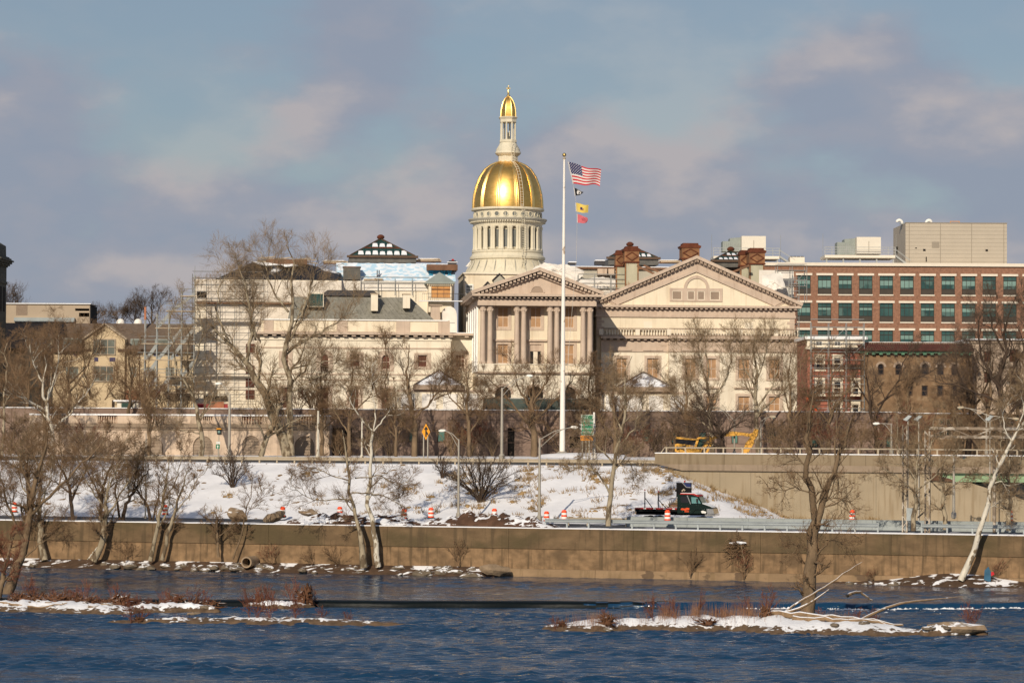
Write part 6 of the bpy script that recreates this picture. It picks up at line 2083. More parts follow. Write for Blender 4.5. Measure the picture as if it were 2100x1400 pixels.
mb = MB()
for k in range(1, 60):
    u = -140 + (A.u(1856) + 140) * k / 60
    mb.box(u - 0.03, u + 0.03, -0.02, 0.0, 9.0, zt)
for y in (862, 884, 908):
    mb.box(-140, A.u(1856), -0.018, 0.0, A.z(y) - 0.03, A.z(y) + 0.03)
T.part('grille', mb, mat('brown_joint', (0.12, 0.08, 0.062), 0.9, 0.1))
q = A.r(990, 1222, 818, 842)
T.box('terrace_screen', mat('screen_green', (0.055, 0.075, 0.066), 0.6, 0.15) and 'screen_green', q[0], q[1], 1.2, 1.3, zt, q[3])
T.box('terrace_screen_rail', 'pipe_grey', q[0], q[1], 1.15, 1.35, q[3], q[3] + 0.1)

# ---- two low pavilions with snowy hipped roofs on the terrace
def pavilion(x0, x1, xa, ya, ye, yb, lab, wx):
    v = 8.0
    f = Fac(GA, v, xa, ye)
    a, b, c = f.u(x0), f.u(x1), f.u(xa)
    T = Thing(GA, (c, v, PLZ), 'terrace_pavilion', lab, 'pavilion', 'pavilions on the state house terrace')
    ze, za = f.z(ye), f.z(ya)
    d = 7.0
    T.box('wall', 'cream_pale', f.u(wx[0]), f.u(wx[1]), v + 0.4, v + d, PLZ, f.z(ye + 14))
    T.box('frieze', 'tan_trim', f.u(wx[0]) - 0.1, f.u(wx[1]) + 0.1, v + 0.3, v + d, f.z(ye + 14), ze - 0.6)
    T.box('eaves', 'tan_dark', a - 0.2, b + 0.2, v - 0.2, v + d + 0.2, ze - 0.6, ze)
    mb = MB()
    e = [(a, v), (b, v), (b, v + d), (a, v + d)]
    for k in range(4):
        p, r = e[k], e[(k + 1) % 4]
        mb.quad((p[0], p[1], ze + 0.01), (r[0], r[1], ze + 0.01), (c, v + d / 2, za))
    T.part('hip_roof', mb, mat('snowy_slate_' + str(x0), (0.80, 0.81, 0.84), 0.8, 0.05, 1.0, col2=(0.25, 0.25, 0.28), thr=(0.50, 0.56)) and 'snowy_slate_' + str(x0))
    for k in range(4):
        p = e[k]
        T.part('hip_ridge', MB().bar((p[0], p[1], ze + 0.03), (c, v + d / 2, za + 0.03), 0.18, 0.12), 'slate_dark')
    n = 4
    for k in range(n):
        u = f.u(wx[0]) + (f.u(wx[1]) - f.u(wx[0])) * (k + 0.5) / n
        T.box('wall_panel', mat('panel_white', (0.74, 0.72, 0.69), 0.7, 0.04) and 'panel_white', u - 0.9, u + 0.9, v + 0.33, v + 0.4, PLZ + 0.2, f.z(ye + 18))
pavilion(850, 948, 899, 758, 789, 838, 'snowy hipped pavilion on the terrace left of the portico', (815, 988))
pavilion(1268, 1380, 1322, 762, 793, 840, 'snowy hipped pavilion on the terrace in front of the gabled wing', (1235, 1412))

# ---- pale balustraded terrace wall with louvred arches
TF = Frame(0, 337, 0)
A = Fac(TF, 0, 520, 900)
T = Thing(TF, (A.u(520), 0, 10.9), 'balustraded_wall', 'pale stone terrace wall with louvred arches and a balustrade at the left', 'wall')
u0, u1 = A.u(60), A.u(676)
zt = A.z(869)
arches = [(292, 335, 897, 941), (396, 437, 894, 941), (497, 533, 893, 941), (604, 645, 893, 941), (190, 232, 897, 941)]
hol = [A.r(*a) + ('arch',) for a in arches]
T.part('front_wall', wall_holes(MB(), u0, u1, 9.5, zt, 0, 0.6, hol), 'pale_stone')
T.box('body', 'pale_stone', u0, u1, 0.6, 5.4, 9.5, zt - 0.03)
for h in hol:
    lo = T.box('louvre_backing', 'louvre_back', h[0], h[1], 0.5, 0.58, h[2], h[3])
    n = 15
    for k in range(n):
        z_ = h[2] + (h[3] - h[2]) * k / n
        R = (h[1] - h[0]) / 2
        dz = z_ + 0.1 - (h[3] - R)
        w = R if dz < 0 else math.sqrt(max(0.02, R * R - dz * dz))
        c = (h[0] + h[1]) / 2
        T.part('louvre_slat', MB().quad((c - w, 0.12, z_), (c + w, 0.12, z_), (c + w, 0.30, z_ + 0.19), (c - w, 0.30, z_ + 0.19)), 'louvre', lo)
T.box('string_course', 'pale_stone_dark', u0, u1, -0.25, 0.0, A.z(877), zt)
T.box('string_course', 'pale_stone_dark', u0, u1, -0.12, 0.0, A.z(882), A.z(880))
zb = A.z(853)
segs = [(404, 437), (496, 540), (608, 652), (300, 340), (200, 240), (104, 140)]
cur = u0
for a, b in sorted(segs):
    T.box('parapet', 'pale_stone', cur, A.u(a), 0.0, 0.5, zt, zb)
    cur = A.u(b)
    x0, x1 = A.u(a), A.u(b)
    mb = MB()
    for k in range(8):
        c = x0 + (x1 - x0) * (k + 0.5) / 8
        mb.lathe([(0.10, zt), (0.15, zt + 0.25), (0.07, zt + 0.6), (0.11, zb)], c, 0.25, 6)
    T.part('balusters', mb, 'pale_stone', smooth=50)
    T.box('baluster_back', 'brick_pink', x0, x1, 0.45, 0.5, zt, zb)
T.box('parapet', 'pale_stone', cur, u1, 0.0, 0.5, zt, zb)
T.box('rail', 'snow', u0, u1 + 0.15, -0.1, 0.6, zb, zb + 0.2)
# little gate lodge and odds and ends on the terrace, left
f = Fac(TF, 6, 260, 835)
T = Thing(TF, (f.u(262), 6, PLZ), 'gate_booth', 'small white booth with a dark green window on the terrace at the left', 'booth')
q = f.r(240, 284, 823, 856)
T.box('wall', 'hvac', q[0], q[1], 6, 8.2, PLZ - 0.6, q[3])
T.box('pane', 'green_iron', f.u(249), f.u(272), 5.95, 5.999, f.z(842), f.z(826))
T.box('roof_slab', 'snow', q[0] - 0.4, q[1] + 0.3, 5.6, 8.5, q[3], q[3] + 0.18)
T.box('stone_shed', 'yellow_stucco', f.u(180), f.u(228), 6.5, 9, PLZ - 0.6, f.z(820))

# ---- small building with green windows beyond the bridge, right
f = Fac(GA, -2, 1930, 880)
T = Thing(GA, (f.u(1930), -2, 10.5), 'green_windowed_building', 'low brown building with white framed green windows beyond the overpass at the right', 'building')
u0, u1 = f.u(1850), f.u(2200)
wl = [(1925, 1938, 858, 872), (1940, 1953, 858, 872), (1925, 1938, 880, 900), (1940, 1953, 880, 900), (2050, 2062, 864, 874), (2066, 2080, 864, 874), (2084, 2098, 864, 874), (2050, 2062, 884, 902), (2066, 2080, 884, 902), (2084, 2098, 884, 902)]
hol = [f.r(*w) for w in wl]
T.part('front_wall', wall_holes(MB(), u0, u1, 9, f.z(848), -2, 0.3, hol), 'brown_brick')
T.box('body', 'brown_brick', u0, u1, -1.7, 8, 9, f.z(849))
for h in hol:
    T.window(*h, -1.9, 'pale_stone', 'green_iron', 1, 1, 0.12)
T.box('roof_snow', 'snow', u0 - 0.2, f.u(2000), -2.2, 8, f.z(848), f.z(846.5))

# ---- flood wall
T = Thing(W, (0, 0, 0), 'flood_wall', 'long stained brown concrete flood wall along the far river bank', 'wall')
seg = [-110 + 12.2 * k for k in range(19)]
zl = 3.15
for a, b in zip(seg, seg[1:]):
    T.part('upper_panel', MB().prism([(-0.16, zl), (0.6, zl), (0.6, 5.08), (-0.06, 5.08)], a + 0.012, b - 0.012, 'u'), 'flood_wall_top')
    T.part('lower_panel', MB().prism([(-0.30, -0.6), (0.6, -0.6), (0.6, zl - 0.005), (-0.06, zl - 0.005)], a + 0.012, b - 0.012, 'u'), 'flood_wall')
ux = W.u(1015, -0.3, 1150)
a = ux
while a < 110:
    T.part('foot_course', MB().prism([(-0.62, -0.6), (-0.2, -0.6), (-0.2, 1.25), (-0.42, 1.22), (-0.52, 0.7)], a + 0.01, a + 9.9, 'u'), 'flood_wall_low')
    a += 9.92
T.part('snow_cap', MB().prism([(-0.05, 5.08), (0.62, 5.08), (0.62, 5.16), (0.03, 5.15)], -110, 110, 'u'), 'snow')
# drain pipe in the bank
c = W.at(508, 1152, -2.2)
T = Thing(W, (c[0], -2.2, 0.6), 'drain_pipe', 'round concrete drain pipe poking out of the bank below the wall', 'pipe')
mb = MB()
n = 18
for v, r in ((-2.6, 0.55), (-2.6, 0.42), (-0.4, 0.42)):
    for k in range(n):
        an = 2 * math.pi * k / n
        mb.v.append((c[0] + r * math.cos(an), v, c[1] + r * math.sin(an)))
for v in (-0.4,):
    for k in range(n):
        an = 2 * math.pi * k / n
        mb.v.append((c[0] + 0.55 * math.cos(an), v, c[1] + 0.55 * math.sin(an)))
for k in range(n):
    k2 = (k + 1) % n
    mb.f += [(k, k2, n + k2, n + k), (n + k, n + k2, 2 * n + k2, 2 * n + k), (k2, k, 3 * n + k, 3 * n + k2)]
T.part('pipe', mb, 'pipe_concrete', smooth=40)
T.part('pipe_back', MB().quad(*[(c[0] + 0.42 * math.cos(2 * math.pi * k / n), -1.0, c[1] + 0.42 * math.sin(2 * math.pi * k / n)) for k in range(n)]), 'void')

# ---- retaining wall with parapet and railing, bridge at its right end
A = Fac(W, 33, 1700, 990)
T = Thing(W, (U_RW, 33, 5.1), 'retaining_wall', 'tan concrete retaining wall with a parapet rising right of the snowy slope', 'wall')
zt = A.z(932)
zp = A.z(954)
zq = A.z(967)
u0, u1, uE = U_RW, U_BR, 115.0
n = 9
for k in range(n):
    a, b = u0 + (u1 - u0) * k / n, u0 + (u1 - u0) * (k + 1) / n
    T.part('wall_panel', MB().box(a + 0.01, b - 0.01, 32.75, 33.35, 4.6, zq), 'retain')
# wing wall sloping down to the right under the bridge
f = Fac(W, 32.7, 2000, 1000)
pts = [(u1 - 0.01, 4.6), (f.u(2180), 4.6), (f.u(2180), f.z(1052)), (f.u(2095), f.z(1022)), (f.u(1990), f.z(990)), (f.u(1945), f.z(987)), (u1 - 0.01, f.z(985))]
T.part('wing_wall', MB().prism(pts, 32.76, 33.3), 'retain')
T.part('rubble_snow', MB().prism([(f.u(1908), f.z(986)), (f.u(1960), f.z(988)), (f.u(1950), f.z(982)), (f.u(1925), f.z(976)), (f.u(1912), f.z(965))], 32.5, 33.2), 'dirt_snow')
lf = U_RW - 0.4
T.part('parapet_foot', MB().prism([(lf + 0.3, zp), (uE, zp), (uE, zq), (lf + 3.0, zq), (lf + 0.6, A.z(956))], 32.45, 33.5), 'pale_stone_dark')
seg = [lf + 7.5 * k for k in range(16)]
for a, b in zip(seg, seg[1:]):
    T.part('parapet_panel', MB().box(a + 0.012, b - 0.012, 32.6, 33.4, zp, zt), 'parapet')
T.box('parapet_cap', 'snow', lf, uE, 32.55, 33.45, zt, zt + 0.09)
zr = zt + 0.62
ra, k = lf + 1.2, 0
while ra < uE:
    T.box('rail_post', 'steel_warm', ra - 0.08, ra + 0.08, 32.9, 33.06, zt + 0.09, zr)
    ra += 2.05
T.part('rail', MB().tube([(lf + 0.6, 32.98, zt + 0.1), (lf + 1.0, 32.98, zr)] + [(lf + 1.0 + (uE - lf) * k / 6, 32.98, zr) for k in range(1, 7)], 0.075, 6), 'steel_warm')
T = Thing(W, (u1 + 5, 33, 10), 'road_bridge', 'road bridge with a pale green steel girder at the right edge', 'bridge')
T.box('deck', 'pale_stone_dark', u1, uE, 33.5, 49, zq - 0.1, zt - 0.9)
T.box('girder_web', 'girder_green', u1 + 0.15, uE, 33.0, 33.1, A.z(983), zq - 0.01)
T.box('girder_flange', 'girder_green', u1 + 0.15, uE, 32.85, 33.25, A.z(984.5), A.z(983))
for v in (37, 41, 45):
    T.box('inner_girder', 'girder_green', u1 + 0.1, uE, v, v + 0.15, A.z(990), zq - 0.1)
T.box('girder_flange', 'girder_green', u1 + 3.5, uE, 36.8, 37.35, A.z(993.5), A.z(992.3))
for k in range(12):
    u = u1 + 1.0 + k * 2.4
    T.box('stiffener', 'girder_green', u, u + 0.06, 32.9, 33.0, A.z(983), zq - 0.01)
T.box('abutment', 'retain', u1 + 0.02, u1 + 1.2, 33.6, 48.8, 4.8, zq - 0.12)

# ---- guard rails
def guardrail(label, u0, u1, v, z, m, step, hgt=0.72, beam=0.36, rows=1):
    T = Thing(W, (u0, v, z), 'guardrail', label, 'guardrail', 'guardrails along the roads')
    n = max(1, round((u1 - u0) / step))
    for k in range(n + 1):
        u = u0 + (u1 - u0) * k / n
        T.box('post', m, u - 0.08, u + 0.08, v + 0.06, v + 0.24, z - 0.3, z + hgt + 0.05)
    for k in range(n):
        a, b = u0 + (u1 - u0) * k / n, u0 + (u1 - u0) * (k + 1) / n
        zc = z + hgt - beam / 2
        for r in range(rows):
            pr = [(v + 0.05, zc - beam / 2), (v, zc - beam / 2 + 0.04), (v - 0.03, zc - beam * 0.28), (v + 0.04, zc - 0.03), (v + 0.04, zc + 0.03), (v - 0.03, zc + beam * 0.28), (v, zc + beam / 2 - 0.04), (v + 0.05, zc + beam / 2)]
            pr = [(p, q - r * (beam + 0.1)) for p, q in pr]
            mb = MB()
            i = 0
            for p in pr:
                mb.v += [(a, p[0], p[1]), (b, p[0], p[1])]
            for j in range(len(pr) - 1):
                mb.f.append((2 * j, 2 * j + 1, 2 * j + 3, 2 * j + 2))
            T.part('beam', mb, m)
    return T
guardrail('weathered steel guardrail along the top of the snowy slope', W.u(215, 34, 945), U_RW - 0.3, 33.9, 10.5, 'steel_warm', 2.05, 0.78, 0.40)
guardrail('grey steel guardrail on top of the flood wall', W.u(1118, 2.2, 1070), W.u(1800, 2.2, 1070), 2.2, 5.1, 'steel', 2.15, 0.85, 0.36)
guardrail('grey steel guardrail at the right end behind the lattice posts', W.u(1890, 2.6, 1070), 60, 2.6, 5.1, 'steel', 2.3, 0.85, 0.34)
T = Thing(W, (0, 12.9, 5.1), 'median_barrier', 'solid grey concrete barrier along the far side of the lower road', 'barrier')
a = W.u(1285, 8, 1060)
while a < 80:
    T.part('barrier_block', MB().prism([(8.0, 5.1), (8.6, 5.1), (8.42, 5.45), (8.38, 6.05), (8.22, 6.05), (8.18, 5.45)], a + 0.01, a + 5.99, 'u'), 'barrier')
    a += 6.0
T.part('snow_cap', MB().box(W.u(1285, 8, 1060), 80, 8.2, 8.4, 6.052, 6.07), 'steel')
guardrail('low dark guardrail left of the flatbed truck', W.u(1165, 8.2, 1060), W.u(1284, 8.2, 1060), 8.2, 5.1, 'steel_warm', 2.2, 0.8, 0.36)

# ---- traffic barrels
mbody = MB()
segs_ = [(0.285, 0.06, 0.22), (0.275, 0.22, 0.40), (0.262, 0.40, 0.58), (0.25, 0.58, 0.76), (0.238, 0.76, 0.94)]
prof_ = []
meb = []
for k, (r, a, b) in enumerate(segs_):
    meb.append(make_mesh('band', MB().lathe([(r, a), (r, b - 0.02), (r - 0.012, b)], 0, 0, 16), 'barrel_orange' if k % 2 == 0 else 'paint_white', smooth=40))
me_base = make_mesh('base', MB().lathe([(0.40, 0.0), (0.40, 0.06), (0.30, 0.09)], 0, 0, 12), 'rubber')
me_hand = make_mesh('handle', MB().box(-0.16, 0.16, -0.04, 0.04, 0.94, 1.02), 'barrel_orange')
def barrel(px, py_top, v, label, z=None, tilt=0.0):
    u, zt_ = W.at(px, py_top, v)
    z = (zt_ - 1.0) if z is None else z
    o = link('traffic_barrel', None, None, W.w(u, v, z))
    o.rotation_euler = (tilt, tilt * 0.6, W.a)
    o.scale = (1.1, 1.1, 1.06)
    tag(o, label, 'barrel', 'orange and white traffic barrels')
    for m in meb:
        link('band', m, o)
    link('base', me_base, o)
    link('handle', me_hand, o)
for b in ((30, 1031, 12.5, 'orange barrel at the far left behind bare branches'), (339, 1036, 12.5, 'orange barrel between the twin leaning stems at the left'),
          (579, 1039, 12.4, 'tipped orange barrel behind the broken slabs', 0.25), (697, 1040, 12.4, 'orange and white barrel left of the white barked tree'),
          (828, 1043, 12.3, 'tilted orange barrel half buried left of the dirt mound', 0.3), (884, 1042, 12.3, 'orange barrel top showing over the left end of the dirt mound'),
          (1014, 1044, 11.5, 'orange barrel top showing behind the middle of the dirt mound'), (1121, 1049.5, 10, 'orange barrel just right of the tall lamp post', 0),
          (1157, 1047, 8.6, 'orange barrel at the left end of the low guardrail'), (1369, 1047, 6.8, 'orange barrel in front of the flatbed truck'),
          (1748, 1047, 9.6, 'orange barrel right of the large forked tree'), (2071, 1047.5, 9.6, 'orange barrel at the far right below the bridge')):
    barrel(b[0], b[1], b[2], b[3], tilt=(b[4] if len(b) > 4 else 0.0))

# ---- dirt mound and broken slabs by the road
def mound(name, label, px0, px1, v0, v1, h, seed, m):
    u0, u1 = W.u(px0, v0, 1065), W.u(px1, v0, 1065)
    mb = MB()
    r_ = random.Random(seed)
    nu_, nv_ = 60, 14
    for j in range(nv_ + 1):
        for i in range(nu_ + 1):
            s, t = i / nu_, j / nv_
            e = math.sin(math.pi * s) ** 0.6 * math.sin(math.pi * t) ** 0.7
            z = 5.0 + e * h * (0.65 + 0.55 * abs(wob(s * 22, t * 5, 1, seed))) + 0.12 * e * wob(s * 90, t * 30, 1, seed) + r_.uniform(-0.04, 0.04) * e
            mb.v.append((u0 + (u1 - u0) * s, v0 + (v1 - v0) * t, z))
    for j in range(nv_):
        for i in range(nu_):
            a = j * (nu_ + 1) + i
            mb.f.append((a, a + 1, a + nu_ + 2, a + nu_ + 1))
    o = struct(name, mb, m, W, smooth=25, kind=None, label=label, cat='mound')
    return o
mound('dirt_mound', 'brown dirt mound patched with snow behind the flood wall', 845, 1132, 0.7, 5.4, 1.5, 3, 'dirt_snow')
mound('snow_pile', 'snow covered spoil heap left of the dirt mound', 545, 880, 0.7, 6.0, 1.25, 8, 'dirt_snow')

# ---- street lamps
def lamp(px, py0, py1, v, label, arms=(), r=0.11, m='lamp_grey', fr=W, head='lamp_head', grp='street lamps along the roads'):
    """pole from (px,py1) foot up to py0; arms: (px,py) of each lamp head"""
    u, zb_ = fr.at(px, py1, v)
    zt_ = fr.at(px, py0, v)[1]
    T = Thing(fr, (u, v, zb_), 'street_lamp', label, 'street lamp', grp)
    T.part('pole', MB().tube([(u, v, zb_ - 0.4), (u, v, (zb_ + zt_) / 2), (u, v, zt_)], [r * 1.25, r * 1.05, r * 0.75], 10), m, smooth=50)
    T.part('foot', MB().lathe([(r * 2.2, zb_ - 0.3), (r * 2.2, zb_ + 0.15), (r * 1.4, zb_ + 0.3)], u, v, 10), m)
    for ax, ay in arms:
        a, b = fr.at(ax, ay, v)
        sg = 1 if a > u else -1
        T.part('arm', MB().tube([(u, v, zt_ - 0.15), (u + (a - u) * 0.45, v, zt_ + (b - zt_) * 0.62), (a, v, b)], 0.045, 6), m, smooth=60)
        T.part('strut', MB().tube([(u, v, zt_ - 0.95), (u + (a - u) * 0.5, v, zt_ + (b - zt_) * 0.55 - 0.12), (u + (a - u) * 0.72, v, zt_ + (b - zt_) * 0.80)], 0.035, 6), m, smooth=60)
        hd = MB()
        L = 0.62
        hd.prism([(a - sg * 0.15, b - 0.03), (a, b + 0.12), (a + sg * L * 0.6, b + 0.13), (a + sg * L, b + 0.02), (a + sg * L * 0.9, b - 0.10), (a + sg * L * 0.3, b - 0.13)], v - 0.16, v + 0.16)
        hdo = T.part('lamp_head', hd, head)
        T.part('lens', MB().ball((a + sg * L * 0.55, v, b - 0.1), (0.17, 0.12), 8, 4), 'green_pane', hdo)
    return T
lamp(940, 900, 1056, 9.5, 'lamp post on the lower road, arm to the left, beside the large slope bush', [(912, 882.5)])
lamp(1106, 898, 1062, 9.0, 'lamp post on the lower road, arm to the right, beside two orange barrels', [(1173, 875.5)], r=0.13)
lamp(1029, 795, 936, 39, 'tall lamp post in front of the portico with a rising arm', [(1082, 770)], r=0.15)
lamp(470, 808, 938, 38, 'pale lamp post in front of the terrace wall with its arm to the left', [(452, 786)], r=0.15)
lamp(1506, 860, 930, 40, 'white lamp post behind the excavator with two rising arms', [(1470, 835), (1548, 838)], r=0.09, m='lamp_grey', head='steel_warm')
lamp(1560, 862, 928, 40, 'white lamp post at the raised arm of the excavator', [(1580, 854)], r=0.09, m='lamp_grey', head='steel_warm')
lamp(2023, 848, 925, 42, 'twin armed lamp post at the right edge above the bridge', [(1975, 835), (2078, 858)], r=0.09, m='lamp_grey', head='steel_warm')
lamp(1956, 930, 1055, 20, 'lamp post with a dark head in front of the bridge abutment', [(1970, 937)], r=0.12, head='slate_dark')
lamp(298, 888, 1063, 10, 'thin pale pole on the lower road at the left', [], r=0.06)
lamp(652, 842, 938, 40, 'short pale pole in front of the right end of the terrace wall', [], r=0.14, m='bark_white')
lamp(742, 855, 938, 40, 'thin pale pole in front of the garage left of the diamond sign', [], r=0.10, m='bark_white')
lamp(1218, 845, 934, 40, 'weathered white pole beside the green road sign', [], r=0.15, m='pole_white')
lamp(1828, 868, 925, 42, 'lamp post right of the garage with its arm to the left', [(1802, 868)], r=0.10)

# ---- signs
def plate(T, poly, v, m, name='plate', th=0.03, parent=None):
    return T.part(name, MB().prism(poly, v, v + th), m, parent)
def lettering(T, txt, cx, cz, v, size, m, parent=None, name='lettering'):
    cu_ = bpy.data.curves.new('lettering', 'FONT')
    cu_.body = txt
    cu_.size = size
    cu_.align_x = 'CENTER'
    cu_.align_y = 'CENTER'
    tmp = bpy.data.objects.new('lettering_tmp', cu_)
    me = bpy.data.meshes.new_from_object(tmp)
    bpy.data.objects.remove(tmp)
    bpy.data.curves.remove(cu_)
    me.materials.clear()
    me.materials.append(MAT[m])
    o = link(name, me, parent or T.o, (cx - T.b[0], v - T.b[1], cz - T.b[2]))
    o.rotation_euler = (math.pi / 2, 0, 0)
    return o
v = 38.0
f = Fac(W, v, 873, 888)
c, zc = f.u(873.5), f.z(885)
hw, hh = f.u(882) - c, f.z(868) - zc
T = Thing(W, (c, v, 10.6), 'merge_sign', 'yellow diamond merge sign with a black arrow on two posts', 'sign')
pl = plate(T, [(c - hw, zc), (c, zc - hh), (c + hw, zc), (c, zc + hh)], v, 'sign_yellow')
e = 0.02
s = hh
T.part('arrow', MB().prism([(c - .07, zc - .62 * s), (c + .09, zc - .62 * s), (c + .09, zc - .28 * s), (c + .26, zc - .42 * s), (c + .26, zc - .2 * s), (c + .09, zc + .05 * s), (c + .09, zc + .25 * s), (c + .26, zc + .25 * s), (c + .01, zc + .68 * s), (c - .24, zc + .25 * s), (c - .07, zc + .25 * s)], v - 0.025, v - 0.005), 'sign_black', pl)
for x in (868.5, 877):
    T.part('post', MB().box(f.u(x) - 0.06, f.u(x) + 0.06, v + 0.04, v + 0.14, 10.4, zc - hh * 0.35), 'lamp_grey')
f = Fac(W, v, 1204, 880)
q = f.r(1191.5, 1217, 850, 892)
q2 = f.r(1190.5, 1215.5, 892.8, 903)
T = Thing(W, ((q[0] + q[1]) / 2, v, 10.6), 'guide_sign', 'green road guide sign with an orange panel below, right of the flagpole', 'sign')
pl = T.box('plate', 'sign_green', q[0], q[1], v, v + 0.05, q[2], q[3])
mb = MB()
e = 0.05
mb.box(q[0], q[1], v - .012, v - .004, q[3] - e, q[3]).box(q[0], q[1], v - .012, v - .004, q[2], q[2] + e).box(q[0], q[0] + e, v - .012, v - .004, q[2] + e, q[3] - e).box(q[1] - e, q[1], v - .012, v - .004, q[2] + e, q[3] - e)
T.part('border', mb, 'sign_white', pl)
hgt = q[3] - q[2]
for k, (t, sz) in enumerate((('EXIT   2', 0.42), ('Court Calhoun', 0.28), ('Thomas Edison', 0.30), ('State University', 0.27), ('1/4 MILE', 0.32))):
    lettering(T, t, (q[0] + q[1]) / 2, q[3] - hgt * (0.14 + 0.18 * k), v - 0.01, sz, 'sign_white', pl)
T.box('rule', 'sign_white', q[0] + 0.1, q[1] - 0.1, v - .01, v - .004, q[3] - hgt * 0.245, q[3] - hgt * 0.235, parent=pl)
p2 = T.box('orange_panel', 'sign_orange', q2[0], q2[1], v, v + 0.05, q2[2], q2[3])
lettering(T, 'MUSEUMS', (q2[0] + q2[1]) / 2, (q2[2] + q2[3]) / 2, v - 0.01, 0.36, 'sign_black', p2)
for x in (1194, 1201.5, 1208):
    T.box('post', 'lamp_grey', f.u(x) - 0.06, f.u(x) + 0.06, v + 0.06, v + 0.16, 10.4, q[2] + 1)
f = Fac(W, v, 449, 890)
c = f.u(449)
T = Thing(W, (c, v, 10.6), 'traffic_signal', 'traffic signal seen from behind a bare tree, before the terrace wall', 'traffic signal')
T.part('post', MB().tube([(c, v, 10.4), (c, v, f.z(880))], 0.05, 6), 'lamp_grey')
q = f.r(446, 454, 880, 891)
hd = T.box('housing', 'sign_black', q[0], q[1], v - 0.15, v + 0.1, q[2], q[3])
T.part('visor', MB().prism([(q[0], q[3]), (q[1] + 0.1, q[3]), (q[1], q[3] + 0.12), (q[0], q[3] + 0.12)], v - 0.35, v), 'sign_yellow', hd)
T.part('lens', MB().ball((c + 0.08, v - 0.15, (q[2] + q[3]) / 2), (0.17, 0.17), 10, 6), 'office_blind', hd)
f = Fac(W, v, 447, 915)
q = f.r(443.5, 451, 911, 919.5)
T = Thing(W, ((q[0] + q[1]) / 2, v, 10.6), 'small_green_sign', 'small green sign with a white mark below the traffic signal', 'sign')
pl = T.box('plate', 'sign_green', q[0], q[1], v - 0.1, v - 0.06, q[2], q[3])
cx_, cz_ = (q[0] + q[1]) / 2, (q[2] + q[3]) / 2
T.part('mark', MB().prism([(cx_ - .05, cz_ - .18), (cx_ + .05, cz_ - .18), (cx_ + .05, cz_), (cx_ + .12, cz_), (cx_, cz_ + .18), (cx_ - .12, cz_), (cx_ - .05, cz_)], v - 0.12, v - 0.105), 'sign_white', pl)
q3 = f.r(444, 452, 905, 910)
T.box('upper_plate', 'sign_white', q3[0], q3[1], v - 0.1, v - 0.06, q3[2], q3[3])
T.part('post', MB().tube([(cx_, v, 10.4), (cx_, v, q3[3])], 0.04, 6), 'lamp_grey')

# ---- flagpole and its flags
FP = Frame(P(1153, 931, 333).x, 333, 0)
zb = FP.at(1153, 931, 0)[1]
ztop = FP.at(1161, 325, 0)[1]
T = Thing(FP, (0, 0, zb), 'flagpole', 'very tall white flagpole in front of the portico', 'flagpole')
T.part('pole', MB().tube([(0, 0, zb - 0.5), (0.02, 0, zb + 10), (0.05, 0, zb + 22), (0.08, 0, ztop)], [0.34, 0.28, 0.20, 0.12], 14), 'pole_white', smooth=60)
T.part('truck_cap', MB().lathe([(0.2, ztop - 0.1), (0.2, ztop + 0.08), (0.05, ztop + 0.12), (0.05, ztop + 0.3)], 0.08, 0, 10), 'steel_warm')
T.part('ball', MB().ball((0.08, 0, ztop + 0.42), (0.24, 0.24), 14, 8), 'ball_gold', smooth=80)
T.part('base_collar', MB().lathe([(0.75, zb - 0.3), (0.75, zb + 0.1), (0.45, zb + 0.35)], 0, 0, 14), 'lamp_grey')
hl = [FP.at(x, y, 0) for x, y in ((1163, 330), (1176, 383), (1184, 430), (1183, 480), (1182, 530), (1160, 800))]
T.part('halyard', MB().tube([(a, -0.1, b) for a, b in hl], 0.018, 4), 'rope')
struct('flagpole_mound', MB().lathe([(6.5, 10.6), (5.0, zb - 0.05), (3.0, zb + 0.12), (0.3, zb + 0.2)], FP.x + 2.5, FP.y, 24), 'snow_ground', G0, smooth=60)

def flag(label, corners, paint, mats, nx_=54, ny_=36, amp=0.22, waves=1.6, name='flag', droop=0.0, round_end=0.0):
    """cloth panel hung by its left edge: corners top-left, top-right, bottom-right, bottom-left in photo pixels"""
    c = [FP.at(x, y, 0) for x, y in corners]
    T = Thing(FP, (c[3][0], 0, c[3][1]), name, label, 'flag')
    mb = MB()
    fi = []
    L = abs(c[1][0] - c[0][0])
    for j in range(ny_ + 1):
        for i in range(nx_ + 1):
            s, t = i / nx_, j / ny_
            a = [c[0][k] + (c[1][k] - c[0][k]) * s for k in (0, 1)]
            b = [c[3][k] + (c[2][k] - c[3][k]) * s for k in (0, 1)]
            x, z_ = a[0] + (b[0] - a[0]) * t, a[1] + (b[1] - a[1]) * t
            w = math.sin(s * waves * 2 * math.pi + t * 1.1)
            z_ += 0.06 * L * s * math.sin(s * waves * 2 * math.pi + 0.8 + t) - droop * s * s * L
            x -= round_end * L * s ** 4 * abs(2 * t - 1) ** 2
            mb.v.append((x, amp * w * s ** 0.7 - 0.12, z_))
    for j in range(ny_):
        for i in range(nx_):
            a = j * (nx_ + 1) + i
            mb.f.append((a + nx_ + 1, a + nx_ + 2, a + 1, a))
            fi.append(paint((i + 0.5) / nx_, (j + 0.5) / ny_))
    o = T.part('cloth', mb, mats, smooth=80)
    o.data.polygons.foreach_set('material_index', fi)
    T.part('hoist_band', MB().tube([(c[0][0], -0.12, c[0][1]), (c[3][0], -0.12, c[3][1])], 0.045, 5), 'flag_white')
